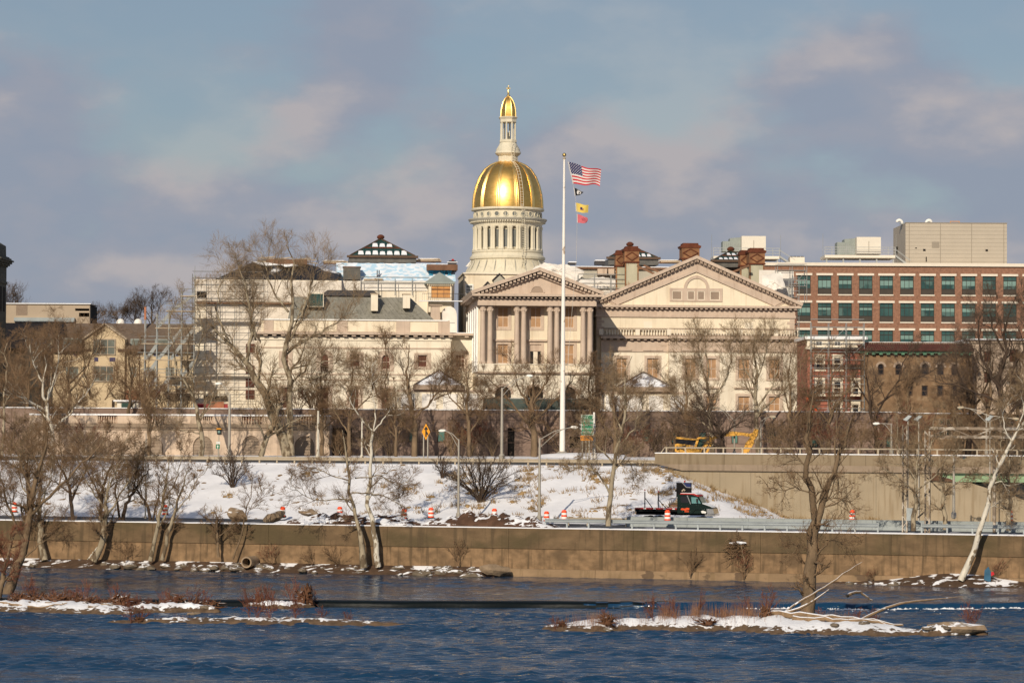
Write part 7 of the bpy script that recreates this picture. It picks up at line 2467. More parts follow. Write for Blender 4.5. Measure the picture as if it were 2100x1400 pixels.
def stars_stripes(s, t):
    if s < 0.40 and t < 7 / 13:
        x, y = s / 0.40 * 11, t * 13 / 7 * 9
        i, j = int(x), int(y)
        if (i + j) % 2 == 0 and math.hypot((x - i - .5), (y - j - .5)) < 0.30:
            return 1
        return 2
    return 0 if int(t * 13) % 2 == 0 else 1
flag('large American flag with stars and stripes at the top of the pole', [(1165.5, 332), (1233, 350), (1230, 381), (1175.5, 377)], stars_stripes, ['flag_red', 'flag_white', 'flag_blue'], 110, 78, amp=0.35, waves=1.2, droop=0.02)
def pow_mia(s, t):
    d = math.hypot((s - 0.55) / 0.26, (t - 0.52) / 0.36)
    if d < 1:
        if math.hypot((s - 0.60) / 0.10, (t - 0.45) / 0.17) < 1 or (0.48 < s < 0.72 and t > 0.66):
            return 0
        return 1
    if 0.06 < t < 0.14 and 0.3 < s < 0.8 and int(s * 30) % 2:
        return 1
    return 0
flag('small black flag with a white emblem below the American flag', [(1177, 385), (1197, 394), (1192, 399), (1179.5, 402)], pow_mia, ['flag_black', 'flag_white'], 40, 30, amp=0.12, waves=0.8)
def jersey(s, t):
    if 0.28 < s < 0.62 and 0.32 < t < 0.72:
        if 0.38 < s < 0.52 and 0.36 < t < 0.62:
            return 1
        if abs(s - 0.45) < 0.15 and 0.45 < t < 0.70 and int(s * 40) % 3:
            return 1 if int(t * 24) % 2 else 2
    return 0
flag('buff yellow flag with a blue coat of arms below the black flag', [(1180.5, 416), (1207, 421.5), (1206, 438), (1181.5, 434)], jersey, ['flag_buff', 'flag_blue', 'flag_red'], 48, 34, amp=0.14, waves=1.0)
def pink(s, t):
    return 1 if math.hypot((s - 0.6) / 0.22, (t - 0.45) / 0.24) < 1 and (int(s * 18) + int(t * 14)) % 2 else 0
flag('small red flag with a dark mark, lowest on the pole', [(1183.5, 439), (1206, 446), (1205, 458), (1184, 457)], pink, ['flag_pink', 'flag_pink_dark'], 36, 28, amp=0.12, waves=0.9, round_end=0.12)

# ---- overhead sign gantry of latticed posts at the right
def lattice_post(fr, T, u, v, z0, z1, w=0.35, m='rusty_lattice'):
    n = int((z1 - z0) / 0.55)
    mb = MB()
    for du in (-w / 2, w / 2):
        for dv in (-w / 2, w / 2):
            mb.box(u + du - 0.06, u + du + 0.06, v + dv - 0.06, v + dv + 0.06, z0, z1)
    for k in range(n):
        a, b = z0 + (z1 - z0) * k / n, z0 + (z1 - z0) * (k + 1) / n
        sg = 1 if k % 2 else -1
        mb.bar((u - sg * w / 2, v - w / 2, a), (u + sg * w / 2, v - w / 2, b), 0.07).bar((u - w / 2, v - sg * w / 2, a), (u - w / 2, v + sg * w / 2, b), 0.07)
    T.part('lattice_post', mb, m)
gv = 3.2
f = Fac(W, gv, 1950, 950)
T = Thing(W, (f.u(1855), gv, 5.1), 'sign_gantry', 'weathered lattice gantry of posts and beams over the road at the right', 'gantry')
for x, y0, r in ((1856, 872, 0.4), (1902, 884, 0.4)):
    lattice_post(W, T, f.u(x), gv, 5.0, f.z(y0), r)
T.part('round_post', MB().tube([(f.u(2037), gv + 1, 5.0), (f.u(2037), gv + 1, f.z(884))], 0.16, 8), 'rusty_lattice', smooth=60)
zb1, zb2 = f.z(878), f.z(895)
for z_, nm in ((zb1, 'top_chord'), (zb2, 'bottom_chord')):
    T.box(nm, 'rusty_lattice', f.u(1905), 62, gv - 0.12, gv + 0.12, z_ - 0.13, z_ + 0.13)
k = 0
u = f.u(1905)
while u < 62:
    a, b = (zb1, zb2) if k % 2 else (zb2, zb1)
    T.part('web_bar', MB().bar((u, gv, a), (u + 2.0, gv, b), 0.11), 'rusty_lattice')
    u += 2.0
    k += 1
T.box('equipment_box', 'steel', f.u(1860), f.u(1872), gv - 0.3, gv + 0.2, f.z(1068), f.z(1042))
T.part('brace', MB().bar((f.u(1882), gv, f.z(1062)), (f.u(1898), gv, f.z(1048)), 0.14), 'rusty_lattice')
for x in (1862, 1884, 2030):
    q = W.at(x, 858, gv + 22)
    T2 = Thing(W, (q[0], gv + 22, gz(q[0], 34)), 'flood_light', 'silver floodlight on a mast %s' % {1862: 'at the right end of the garage', 1884: 'left of the green windows', 2030: 'before the right hand green windows'}[x], 'lamp', 'floodlights at the right')
    T2.part('mast', MB().tube([(q[0], gv + 22, 5.1), (q[0], gv + 22, q[1])], 0.07, 6), 'lamp_grey')
    T2.part('head', MB().prism([(q[0] - 0.5, q[1] - 0.1), (q[0] + 0.1, q[1] + 0.35), (q[0] + 0.4, q[1] + 0.25), (q[0] - 0.1, q[1] - 0.25)], gv + 21.7, gv + 22.2), 'steel')

# ---- flatbed truck with a message board
tv = 10.3
f = Fac(W, tv, 1385, 1030)
T = Thing(W, (f.u(1385), tv, 5.1), 'flatbed_truck', 'dark green flatbed work truck with a raised message board', 'truck')
X, Z = f.u, f.z
W2 = 2.3
# bed
T.box('bed_deck', 'truck_black', X(1302), X(1388), tv, tv + W2, Z(1049), Z(1043))
T.box('bed_edge', 'truck_red', X(1302), X(1388), tv - 0.03, tv, Z(1044.2), Z(1041.4))
for x in (1320, 1340, 1361, 1379):
    T.box('side_marker', 'paint_white', X(x), X(x + 5), tv - 0.05, tv - 0.031, Z(1044), Z(1042))
T.box('bed_snow', 'snow', X(1305), X(1386), tv + 0.05, tv + W2 - 0.1, Z(1043), Z(1042))
T.box('chassis', 'truck_black', X(1302), X(1450), tv + 0.6, tv + 1.7, Z(1056), Z(1049))
for x, y0 in ((1322, 1008), (1349.5, 1011)):
    T.part('stake', MB().bar((X(x), tv + 0.1, Z(1043)), (X(x), tv + 0.1, Z(y0)), 0.09, 0.09), 'truck_black')
    T.part('stake_brace', MB().bar((X(x + 1), tv + 0.1, Z(y0 + 14)), (X(x + 16), tv + 0.1, Z(1042)), 0.07, 0.07), 'truck_black')
    T.part('stake_light', MB().ball((X(x), tv + 0.1, Z(y0 - 3)), (0.08, 0.08), 8, 5), 'truck_red')
T.part('tool_box', MB().prism([(X(1370), Z(1034)), (X(1388), Z(1036)), (X(1388), Z(1040)), (X(1376), Z(1040))], tv + 0.5, tv + 1.8), 'timber')
# cab
cab = [(1389, 1052), (1389, 1013), (1396, 1012), (1420, 1013), (1433, 1017.5), (1440, 1032), (1455, 1038), (1462, 1042), (1464.5, 1052)]
body = T.part('cab', MB().prism([(X(x), Z(y)) for x, y in cab], tv - 0.02, tv + W2 + 0.02), 'cab_green')
T.part('cab_roof', MB().prism([(X(x), Z(y)) for x, y in ((1394, 1013), (1396, 1010.6), (1424, 1011), (1434, 1016), (1432, 1017.4), (1420, 1013))], tv - 0.05, tv + W2 + 0.05), 'truck_red')
T.part('roof_snow', MB().prism([(X(x), Z(y)) for x, y in ((1395, 1010.9), (1396, 1010), (1424, 1010.2), (1430, 1013))], tv, tv + W2), 'snow')
T.part('side_window', MB().prism([(X(x), Z(y)) for x, y in ((1419, 1031), (1417.5, 1018), (1430, 1019), (1437.5, 1031))], tv - 0.05, tv - 0.025), 'cab_glass', body)
T.part('window_pillar', MB().bar((X(1409.5), tv - 0.04, Z(1015)), (X(1416.5), tv - 0.04, Z(1032)), 0.09, 0.09), 'chrome', body)
T.part('rear_window', MB().prism([(X(x), Z(y)) for x, y in ((1396, 1030), (1396, 1017), (1409, 1017), (1413, 1030))], tv - 0.04, tv - 0.025), 'dark_glass', body)
T.part('windscreen', MB().quad((X(1433.3), tv + 0.1, Z(1018)), (X(1440.2), tv + 0.05, Z(1031.5)), (X(1440.2), tv + W2 - 0.05, Z(1031.5)), (X(1433.3), tv + W2 - 0.1, Z(1018))), 'cab_glass', body)
hood = T.part('hood', MB().prism([(X(x), Z(y)) for x, y in ((1440, 1031.6), (1456, 1037), (1463, 1041.5), (1461, 1043), (1440, 1037.5))], tv + 0.05, tv + W2 - 0.05), 'chrome')
hood.data.materials[0] = MAT['cab_green']
T.part('hood_snow', MB().prism([(X(x), Z(y)) for x, y in ((1421, 1031.8), (1440, 1030.6), (1456, 1036.4), (1461, 1040.4), (1455, 1038))], tv + 0.15, tv + W2 - 0.15), 'snow')
fen = arch_pts(X(1417), X(1449), Z(1052), 10, Z(1040.5) - Z(1052))
fin = arch_pts(X(1421), X(1445), Z(1052), 10, Z(1043.5) - Z(1052))
mb = MB()
for k in range(10):
    mb.prism([fen[k], fen[k + 1], fin[k + 1], fin[k]], tv - 0.12, tv + 0.3)
T.part('fender', mb, 'cab_green')
T.part('headlight', MB().prism([(X(x), Z(y)) for x, y in ((1438, 1047), (1442, 1045.5), (1449, 1048), (1448, 1051), (1440, 1051))], tv - 0.13, tv - 0.03), 'lamp_head')
T.part('grille_surround', MB().prism([(X(x), Z(y)) for x, y in ((1449, 1042), (1462, 1042), (1465.5, 1052), (1451, 1053))], tv - 0.06, tv + W2 + 0.06), 'chrome')
T.part('bumper', MB().prism([(X(x), Z(y)) for x, y in ((1446, 1053), (1466.5, 1053), (1466.5, 1057), (1446, 1057))], tv - 0.08, tv + W2 + 0.08), 'chrome')
lt = T.part('door_emblem', MB().prism([(X(x), Z(y)) for x, y in ((1396, 1043), (1399, 1040.8), (1404, 1042), (1409, 1040), (1414, 1041), (1413.5, 1044.5), (1407, 1045.5), (1406, 1048.5), (1404, 1045.5), (1397, 1045))], tv - 0.045, tv - 0.03), 'truck_orange', body)
T.box('door_lettering', 'truck_orange', X(1404), X(1413), tv - 0.045, tv - 0.03, Z(1049), Z(1047), parent=body)
T.part('mirror', MB().box(X(1429), X(1432), tv - 0.35, tv - 0.2, Z(1029), Z(1021)), 'sign_black')
# wheels
for x, vv in ((1433, tv + 0.0), (1433, tv + W2 - 0.3), (1325, tv + 0.05), (1325, tv + W2 - 0.35), (1345, tv + 0.05), (1345, tv + W2 - 0.35)):
    cz_ = 5.1 + 0.5
    mb = MB()
    n = 20
    for w, r in ((vv, 0.30), (vv, 0.47), (vv + 0.04, 0.5), (vv + 0.26, 0.5), (vv + 0.3, 0.47), (vv + 0.3, 0.30)):
        for k in range(n):
            an = 2 * math.pi * k / n
            mb.v.append((X(x) + r * math.cos(an), w, cz_ + r * math.sin(an)))
    for j in range(5):
        for k in range(n):
            mb.f.append((j * n + k, j * n + (k + 1) % n, (j + 1) * n + (k + 1) % n, (j + 1) * n + k)[::-1])
    wh = T.part('tyre', mb, 'rubber', smooth=40)
    mb = MB()
    for k in range(n):
        an, a2 = 2 * math.pi * k / n, 2 * math.pi * (k + 1) / n
        mb.quad((X(x), vv + 0.08, cz_), (X(x) + 0.3 * math.cos(an), vv + 0.03, cz_ + 0.3 * math.sin(an)), (X(x) + 0.3 * math.cos(a2), vv + 0.03, cz_ + 0.3 * math.sin(a2)))
    T.part('rim', mb, 'chrome', wh)
# message board
q = f.r(1383, 1413.5, 989.5, 1019)
bd = T.box('message_board', 'truck_black', q[0], q[1], tv + 0.9, tv + 1.2, q[2], q[3])
T.part('solar_panel', MB().prism([(X(x), Z(y)) for x, y in ((1396, 990), (1413, 991), (1413, 999), (1404, 998.5))], tv + 0.85, tv + 0.895), 'solar_blue', bd)
mb = MB().bar((X(1396.5), tv + 0.84, Z(990)), (X(1404), tv + 0.84, Z(998.6)), 0.08).bar((X(1404), tv + 0.84, Z(998.6)), (X(1413), tv + 0.84, Z(999.2)), 0.08)
T.part('panel_edge', mb, 'chrome', bd)
T.box('board_hinge', 'truck_black', q[0] - 0.12, q[0], tv + 0.9, tv + 1.1, Z(1008), Z(1004))
T.part('beacon', MB().ball((X(1400), tv + 1, Z(987)), (0.09, 0.11), 8, 5), 'truck_red', bd)
T.part('board_mast', MB().box(X(1389.5), X(1393), tv + 0.95, tv + 1.15, Z(1044), q[2]), 'truck_black')
T.part('mast_fitting', MB().tube([(X(1395), tv + 0.8, Z(1007)), (X(1399), tv + 0.8, Z(1003)), (X(1401), tv + 0.8, Z(1006))], 0.08, 6), 'steel_warm')

# ---- excavator
ev = 39.0
f = Fac(W, ev, 1460, 910)
X, Z = f.u, f.z
T = Thing(W, (X(1420), ev, 10.7), 'excavator', 'yellow excavator parked behind the parapet with its arm folded down', 'excavator')
hs = [(1384, 926), (1384, 911), (1389, 909.5), (1420, 913), (1421, 932), (1402, 932)]
T.part('engine_house', MB().prism([(X(x), Z(y)) for x, y in hs], ev, ev + 2.5), 'digger_yellow')
T.part('roof_panel', MB().prism([(X(x), Z(y)) for x, y in ((1385.5, 900), (1388, 896), (1429, 901), (1428, 903.5), (1416, 902))], ev - 0.1, ev + 2.2), 'digger_yellow')
T.part('machine_glass', MB().prism([(X(x), Z(y)) for x, y in ((1386, 911), (1386.5, 900), (1428, 904), (1422, 914))], ev + 0.1, ev + 2.0), 'dark_glass')
for x in (1416, 1420):
    T.part('louvre', MB().box(X(x), X(x + 2.6), ev - 0.05, ev, Z(920), Z(913)), 'tan_dark')
T.part('cab_post', MB().bar((X(1425), ev - 0.03, Z(922)), (X(1432.5), ev - 0.03, Z(898)), 0.28, 0.25), 'digger_yellow')
T.part('cab_top', MB().prism([(X(x), Z(y)) for x, y in ((1430, 900), (1433, 896), (1453, 896.5), (1452, 899.5), (1436, 899.5))], ev - 0.1, ev + 1.6), 'digger_yellow')
T.part('cab_pane', MB().prism([(X(x), Z(y)) for x, y in ((1428, 920), (1434, 900), (1451, 900), (1437, 918), (1436, 921))], ev + 0.1, ev + 0.2), 'green_iron')
T.part('cab_base', MB().prism([(X(x), Z(y)) for x, y in ((1421, 921), (1440, 921), (1437, 932), (1421, 932))], ev - 0.02, ev + 1.5), 'digger_yellow')
T.part('boom', MB().prism([(X(x), Z(y)) for x, y in ((1436, 921), (1451, 897), (1453, 894), (1463, 899.5), (1462, 903), (1440, 922))], ev + 0.3, ev + 0.9), 'digger_yellow')
T.part('boom_cylinder', MB().bar((X(1447), ev + 0.2, Z(931)), (X(1460), ev + 0.2, Z(906)), 0.24, 0.24), 'digger_yellow')
T.part('stick', MB().prism([(X(x), Z(y)) for x, y in ((1458, 897), (1463, 900), (1480, 894.5), (1520, 892), (1540, 896), (1552, 892), (1550, 884), (1536, 888), (1500, 884), (1476, 888))], ev + 0.35, ev + 0.85), 'digger_yellow')
T.part('dipper', MB().prism([(X(x), Z(y)) for x, y in ((1521, 931), (1528, 908), (1537, 897), (1543, 886), (1547, 878), (1554, 881), (1552, 893), (1543, 906), (1530, 931))], ev + 0.2, ev + 0.8), 'digger_yellow')
T.part('dipper_cylinder', MB().bar((X(1533), ev + 0.1, Z(926)), (X(1546), ev + 0.1, Z(905)), 0.2, 0.2), 'digger_yellow')
T.part('bucket', MB().prism([(X(x), Z(y)) for x, y in ((1517, 932), (1530, 931), (1527, 938), (1516, 938))], ev + 0.1, ev + 1.0), 'steel_warm')
T.part('bucket_pin', MB().tube([(X(1519), ev + 0.1, Z(918)), (X(1523), ev + 0.1, Z(920))], 0.12, 6), 'lamp_head')
T.box('track', 'rubber', X(1390), X(1452), ev - 0.2, ev + 0.5, 10.6, Z(932))
T.box('track', 'rubber', X(1390), X(1452), ev + 2.0, ev + 2.7, 10.6, Z(932))
T.part('guard_bar', MB().bar((X(1388), ev - 0.1, Z(921)), (X(1407), ev - 0.1, Z(913)), 0.12).bar((X(1388), ev - 0.1, Z(915)), (X(1404), ev - 0.1, Z(922)), 0.1), 'eave_brown')

# ------------------------------------------------------------------ trees and shrubs
def WY(px, py, v):
    """depth (world Y) at which the sight line of a pixel meets the W-frame plane v"""
    u, z = W.at(px, py, v)
    return W.w(u, v, z).y
def limbs_px(Y, lines, seed, spread=0.35):
    """hand-placed limb lines in photo pixels; side limbs swing towards or away from the viewer"""
    r = random.Random(seed)
    out = []
    for k, (pts, rad) in enumerate(lines):
        rad = [q * (0.9 if k == 0 else 0.72) for q in rad]
        sl = 0.0 if k == 0 else r.uniform(-spread, spread)
        p0 = P(pts[0][0], pts[0][1], Y)
        # a side limb starts on the line it leaves: find its depth there
        y0 = Y
        if k:
            best = None
            for q in out:
                for w in q[0]:
                    d = (w - P(pts[0][0], pts[0][1], w.y)).length
                    if best is None or d < best[0]:
                        best = (d, w.y)
            if best and best[0] < 3.0:
                y0 = best[1]
        o, acc, prev = [], 0.0, None
        for x, y in pts:
            q = P(x, y, y0)
            if prev is not None:
                acc += (q - prev).length
            prev = q
            o.append(P(x, y, y0 + sl * acc))
        out.append((o, rad))
    return out
TREES = {}
def tree(label, Y, lines, lv, bark, twig, seed, name='bare_tree', cat='tree', group=None, spread=0.35, split=1, **kw):
    TREES[seed] = plant(name, label, cat, [([tuple(q) for q in p], r) for p, r in limbs_px(Y, lines, seed, spread)], lv, bark, twig, seed, group=group, split=split, **kw)
    return TREES[seed]

def LV(m1, L1, m2=6, m3=6, m4=5, up=0.25, ang=48, t0=0.25, r=0.45, rmin=0.0085, gn=0.20, L2=0.70, L3=0.64, L4=0.80):
    return [dict(m=m1, L=L1 * 1.1, rel=False, t0=t0, ang=ang, up=up, k=6, s=4, rr=r, gn=gn, rmin=0.028, taper=0.45),
            dict(m=m2, L=L2, t0=0.15, ang=46, up=up * 0.9, k=4, s=3, rr=0.6, gn=gn * 1.2, rmin=0.018, taper=0.45),
            dict(m=m3, L=L3, t0=0.15, ang=44, up=up * 0.9, k=3, s=3, rr=0.65, gn=gn * 1.3, rmin=0.0125, taper=0.4),
            dict(m=m4, L=L4, t0=0.1, ang=40, up=up * 0.9, k=2, s=3, rr=0.8, gn=gn * 1.2, rmin=rmin, taper=0.3)]
GT = 'bare trees on the upper terrace'
GB = 'bare trees along the river bank'
# -- terrace trees, left to right
tree('huge bare sycamore with a leaning pale trunk in front of the left wing', 330,
     [([(590, 936), (580, 890), (560, 850), (535, 800), (505, 745), (470, 700), (430, 668)], [0.75, 0.62, 0.5, 0.3, 0.1]),
      ([(598, 934), (596, 860), (590, 790), (588, 700), (600, 620), (598, 545), (590, 500)], [0.6, 0.5, 0.4, 0.25, 0.06]),
      ([(535, 935), (545, 900), (565, 860), (575, 830)], [0.5, 0.42, 0.35]),
      ([(505, 745), (515, 690), (520, 640), (500, 580), (480, 520)], [0.32, 0.26, 0.16, 0.05]),
      ([(520, 660), (525, 705), (512, 640), (495, 610)], [0.2, 0.15, 0.1, 0.05]),
      ([(590, 720), (640, 690), (690, 660), (730, 640)], [0.25, 0.18, 0.1, 0.04]),
      ([(592, 700), (625, 640), (640, 570), (650, 520)], [0.25, 0.2, 0.12, 0.04]),
      ([(588, 760), (630, 745), (670, 740), (700, 735)], [0.16, 0.12, 0.08, 0.03]),
      ([(560, 850), (600, 800), (650, 770), (690, 760)], [0.2, 0.15, 0.1, 0.04]),
      ([(470, 700), (440, 640), (450, 590), (470, 545)], [0.2, 0.15, 0.1, 0.03]),
      ([(592, 640), (555, 590), (545, 545), (530, 510)], [0.2, 0.15, 0.1, 0.03])],
     LV(8, 4.2, 6, 6, 6, up=0.34), 'bark_cream', 'twig_tan', 41, group=GT)
tree('slender bare tree left of the traffic signal before the terrace wall', 327,
     [([(412, 938), (418, 900), (408, 865), (400, 820), (388, 770), (385, 720), (380, 660)], [0.34, 0.28, 0.2, 0.1, 0.03]),
      ([(408, 865), (430, 830), (440, 800), (450, 760)], [0.16, 0.12, 0.08, 0.03]),
      ([(400, 820), (370, 770), (355, 720), (350, 660), (362, 600)], [0.2, 0.15, 0.1, 0.06, 0.02]),
      ([(388, 770), (410, 720), (415, 660), (395, 590)], [0.16, 0.12, 0.08, 0.02]),
      ([(418, 890), (390, 885), (360, 880), (335, 885)], [0.12, 0.09, 0.05, 0.02])],
     LV(8, 3.0, 6, 6, 4, up=0.3), 'bark_cream', 'twig_tan', 42, group=GT)
tree('broad brown multi stemmed tree in front of the left wing, left of the snowy pavilion', 333,
     [([(850, 936), (852, 900), (848, 860), (840, 810), (838, 760), (835, 700)], [0.42, 0.35, 0.25, 0.12, 0.03]),
      ([(850, 890), (800, 850), (770, 800), (745, 750)], [0.22, 0.16, 0.1, 0.03]),
      ([(848, 860), (890, 820), (905, 780), (925, 740)], [0.22, 0.16, 0.1, 0.03]),
      ([(800, 850), (790, 790), (795, 740), (790, 700)], [0.16, 0.12, 0.08, 0.03]),
      ([(890, 820), (930, 800), (955, 775)], [0.14, 0.09, 0.03])],
     LV(9, 3.0, 6, 6, 5, up=0.35, ang=40), 'bark_brown', 'twig_brown', 43, group=GT)
tree('dense brown thicket of a tree left of the white barked fork, before the garage', 331,
     [([(715, 937), (716, 890), (720, 850), (722, 800), (725, 740)], [0.3, 0.25, 0.16, 0.03]),
      ([(716, 890), (690, 850), (680, 810)], [0.16, 0.1, 0.03]),
      ([(720, 850), (760, 810), (770, 770)], [0.16, 0.1, 0.03])],
     LV(9, 2.6, 6, 6, 5, up=0.3), 'bark_brown', 'twig_brown', 44, group=GT)
tree('tree with dark trunk and round crown before the middle of the garage', 336,
     [([(1095, 936), (1096, 900), (1092, 850), (1090, 800), (1100, 760)], [0.5, 0.44, 0.34, 0.16, 0.04]),
      ([(1094, 880), (1050, 830), (1020, 790), (990, 765)], [0.26, 0.2, 0.12, 0.03]),
      ([(1093, 865), (1140, 820), (1165, 790), (1185, 765)], [0.26, 0.2, 0.12, 0.03]),
      ([(1092, 845), (1060, 790), (1055, 760), (1045, 735)], [0.22, 0.16, 0.08, 0.03]),
      ([(1090, 830), (1125, 780), (1130, 745)], [0.2, 0.14, 0.03]),
      ([(1040, 815), (1000, 815), (970, 820)], [0.14, 0.1, 0.03])],
     LV(9, 2.6, 6, 6, 5, up=0.25), 'bark_brown', 'twig_brown', 45, group=GT)
tree('upright bare tree left of the pale trunked one, before the gabled wing', 338,
     [([(1462, 934), (1458, 880), (1455, 830), (1452, 770), (1448, 700)], [0.32, 0.28, 0.2, 0.12, 0.03]),
      ([(1456, 860), (1420, 800), (1405, 750), (1395, 710)], [0.18, 0.14, 0.08, 0.03]),
      ([(1455, 830), (1490, 780), (1500, 730), (1498, 680)], [0.18, 0.14, 0.08, 0.03]),
      ([(1453, 790), (1435, 740), (1430, 690)], [0.14, 0.1, 0.03]),
      ([(1458, 880), (1395, 830), (1370, 790), (1355, 760)], [0.16, 0.12, 0.08, 0.03])],
     LV(9, 2.8, 6, 6, 5, up=0.4, ang=40), 'bark_cream', 'twig_tan', 46, group=GT)
tree('pale trunked upright tree beside the excavator arm, before the gabled wing', 337,
     [([(1556, 932), (1554, 880), (1550, 830), (1552, 780), (1548, 720), (1545, 675)], [0.36, 0.3, 0.24, 0.14, 0.03]),
      ([(1551, 840), (1585, 790), (1600, 740), (1608, 690)], [0.18, 0.14, 0.08, 0.03]),
      ([(1552, 800), (1525, 750), (1515, 700)], [0.16, 0.12, 0.03]),
      ([(1552, 780), (1570, 730), (1572, 685)], [0.14, 0.1, 0.03]),
      ([(1552, 850), (1610, 800), (1640, 750), (1650, 715)], [0.16, 0.12, 0.08, 0.03])],
     LV(9, 2.7, 6, 6, 5, up=0.4, ang=40), 'bark_cream', 'twig_tan', 47, group=GT)
tree('small dark trunked spreading tree in front of the excavator arm', WY(1483, 934, 36.2),
     [([(1483, 934), (1482, 910), (1478, 890), (1470, 870)], [0.36, 0.3, 0.24, 0.1]),
      ([(1480, 900), (1440, 875), (1410, 868), (1380, 870)], [0.2, 0.14, 0.08, 0.03]),
      ([(1480, 895), (1510, 870), (1535, 858)], [0.18, 0.12, 0.03]),
      ([(1478, 890), (1450, 850), (1440, 825)], [0.16, 0.1, 0.03])],
     LV(8, 2.2, 6, 5, 5, up=0.2), 'bark_dark', 'twig_dark', 48, group=GT)
tree('bare tree with an upright stem before the red brick house', 336,
     [([(1700, 932), (1702, 880), (1700, 830), (1704, 780), (1700, 720)], [0.3, 0.25, 0.18, 0.1, 0.03]),
      ([(1702, 870), (1660, 820), (1645, 780), (1640, 740)], [0.16, 0.12, 0.08, 0.03]),
      ([(1701, 850), (1740, 800), (1755, 760)], [0.16, 0.12, 0.03])],
     LV(8, 2.5, 6, 5, 5, up=0.35, ang=42), 'bark_brown', 'twig_brown', 49, group=GT)
tree('bare tree before the brown stone building', 338,
     [([(1800, 934), (1795, 880), (1785, 830), (1780, 780), (1775, 730)], [0.3, 0.26, 0.18, 0.1, 0.03]),
      ([(1790, 860), (1830, 800), (1850, 750), (1870, 700)], [0.18, 0.14, 0.1, 0.03]),
      ([(1785, 830), (1750, 780), (1740, 730)], [0.16, 0.1, 0.03]),
      ([(1800, 830), (1860, 790), (1910, 760), (1950, 730)], [0.18, 0.13, 0.08, 0.03])],
     LV(8, 3.0, 6, 6, 5, up=0.3), 'bark_dark', 'twig_dark', 50, group=GT)
tree('big dark tree with long boughs at the right edge', 331,
     [([(2072, 930), (2066, 880), (2055, 830), (2050, 780), (2060, 700), (2075, 640), (2085, 600)], [0.6, 0.5, 0.42, 0.3, 0.2, 0.1, 0.04]),
      ([(2052, 800), (2020, 750), (2005, 700), (2012, 640)], [0.3, 0.22, 0.14, 0.04]),
      ([(2053, 790), (2095, 730), (2120, 680), (2130, 620)], [0.3, 0.22, 0.14, 0.04]),
      ([(2056, 830), (1995, 800), (1950, 790), (1915, 780)], [0.25, 0.18, 0.1, 0.03]),
      ([(2058, 720), (2030, 660), (2035, 610)], [0.2, 0.14, 0.03]),
      ([(2062, 860), (2110, 800), (2150, 760)], [0.25, 0.18, 0.05])],
     LV(9, 3.6, 6, 6, 5, up=0.25), 'bark_dark', 'twig_dark', 51, group=GT)
tree('pale trunked tree at the left, forking above the terrace', 300,
     [([(108, 960), (108, 900), (100, 860), (92, 820), (88, 770), (95, 730)], [0.3, 0.27, 0.23, 0.16, 0.1, 0.03]),
      ([(106, 880), (140, 850), (170, 815), (195, 780)], [0.2, 0.16, 0.1, 0.03]),
      ([(98, 845), (60, 820), (30, 810), (10, 800)], [0.16, 0.12, 0.08, 0.03]),
      ([(94, 830), (110, 780), (120, 730), (118, 690)], [0.18, 0.13, 0.08, 0.03]),
      ([(90, 790), (65, 740), (60, 690)], [0.14, 0.1, 0.03])],
     LV(8, 2.6, 6, 6, 5, up=0.3), 'bark_white', 'twig_brown', 52, group=GT)
tree('thin pale stem at the far left edge', 318,
     [([(4, 940), (6, 870), (10, 800), (14, 740), (18, 700)], [0.22, 0.18, 0.14, 0.08, 0.03]),
      ([(8, 830), (35, 780), (45, 740)], [0.1, 0.07, 0.02])],
     LV(7, 2.4, 5, 5, 5, up=0.3), 'bark_cream', 'twig_brown', 53, group=GT)
tree('bare tree before the round bay of the yellow building', 345,
     [([(52, 900), (56, 850), (60, 800), (66, 740), (70, 690)], [0.3, 0.26, 0.2, 0.1, 0.03]),
      ([(58, 830), (30, 780), (20, 730), (22, 690)], [0.16, 0.12, 0.08, 0.03]),
      ([(60, 800), (95, 750), (110, 700), (120, 660)], [0.18, 0.13, 0.08, 0.03]),
      ([(62, 780), (130, 740), (150, 700), (160, 670)], [0.16, 0.12, 0.08, 0.03])],
     LV(8, 2.8, 6, 6, 5, up=0.3), 'bark_brown', 'twig_brown', 54, group=GT)
tree('bare tree before the gable of the yellow building', 345,
     [([(205, 900), (200, 850), (185, 800), (175, 760), (165, 720)], [0.26, 0.22, 0.16, 0.1, 0.03]),
      ([(198, 840), (230, 800), (245, 770)], [0.14, 0.1, 0.03]),
      ([(185, 800), (150, 780), (125, 750)], [0.14, 0.1, 0.03])],
     LV(7, 2.4, 5, 5, 5, up=0.3), 'bark_brown', 'twig_brown', 55, group=GT)
# far trees behind the yellow roof
for k, (x, y0, y1, w, s) in enumerate(((312, 700, 600, 22, 60), (278, 690, 628, 16, 61), (250, 690, 640, 12, 62), (25, 680, 600, 14, 63), (190, 690, 642, 14, 64))):
    tree(['distant bare tree rising left of the scaffold stair tower', 'smaller distant bare tree above the right radome', 'distant bare tree tip above the left radome', 'distant bare tree beside the dark corniced building', 'distant bare tree right of the beige penthouse'][k], 470,
         [([(x, y0), (x - 2, (y0 + y1) / 2), (x + 2, y1)], [0.2, 0.14, 0.03]), ([(x - 1, y0 - 30), (x - w * 0.7, (y0 + y1) / 2 - 8), (x - w, y1 + 15)], [0.12, 0.08, 0.02]), ([(x, y0 - 36), (x + w * 0.6, (y0 + y1) / 2 - 8), (x + w * 0.8, y1 + 10)], [0.12, 0.08, 0.02])],
         LV(8, 2.6, 5, 5, 4, up=0.5, ang=38), 'bark_dark', 'twig_dark', s, group='far trees behind the yellow building')

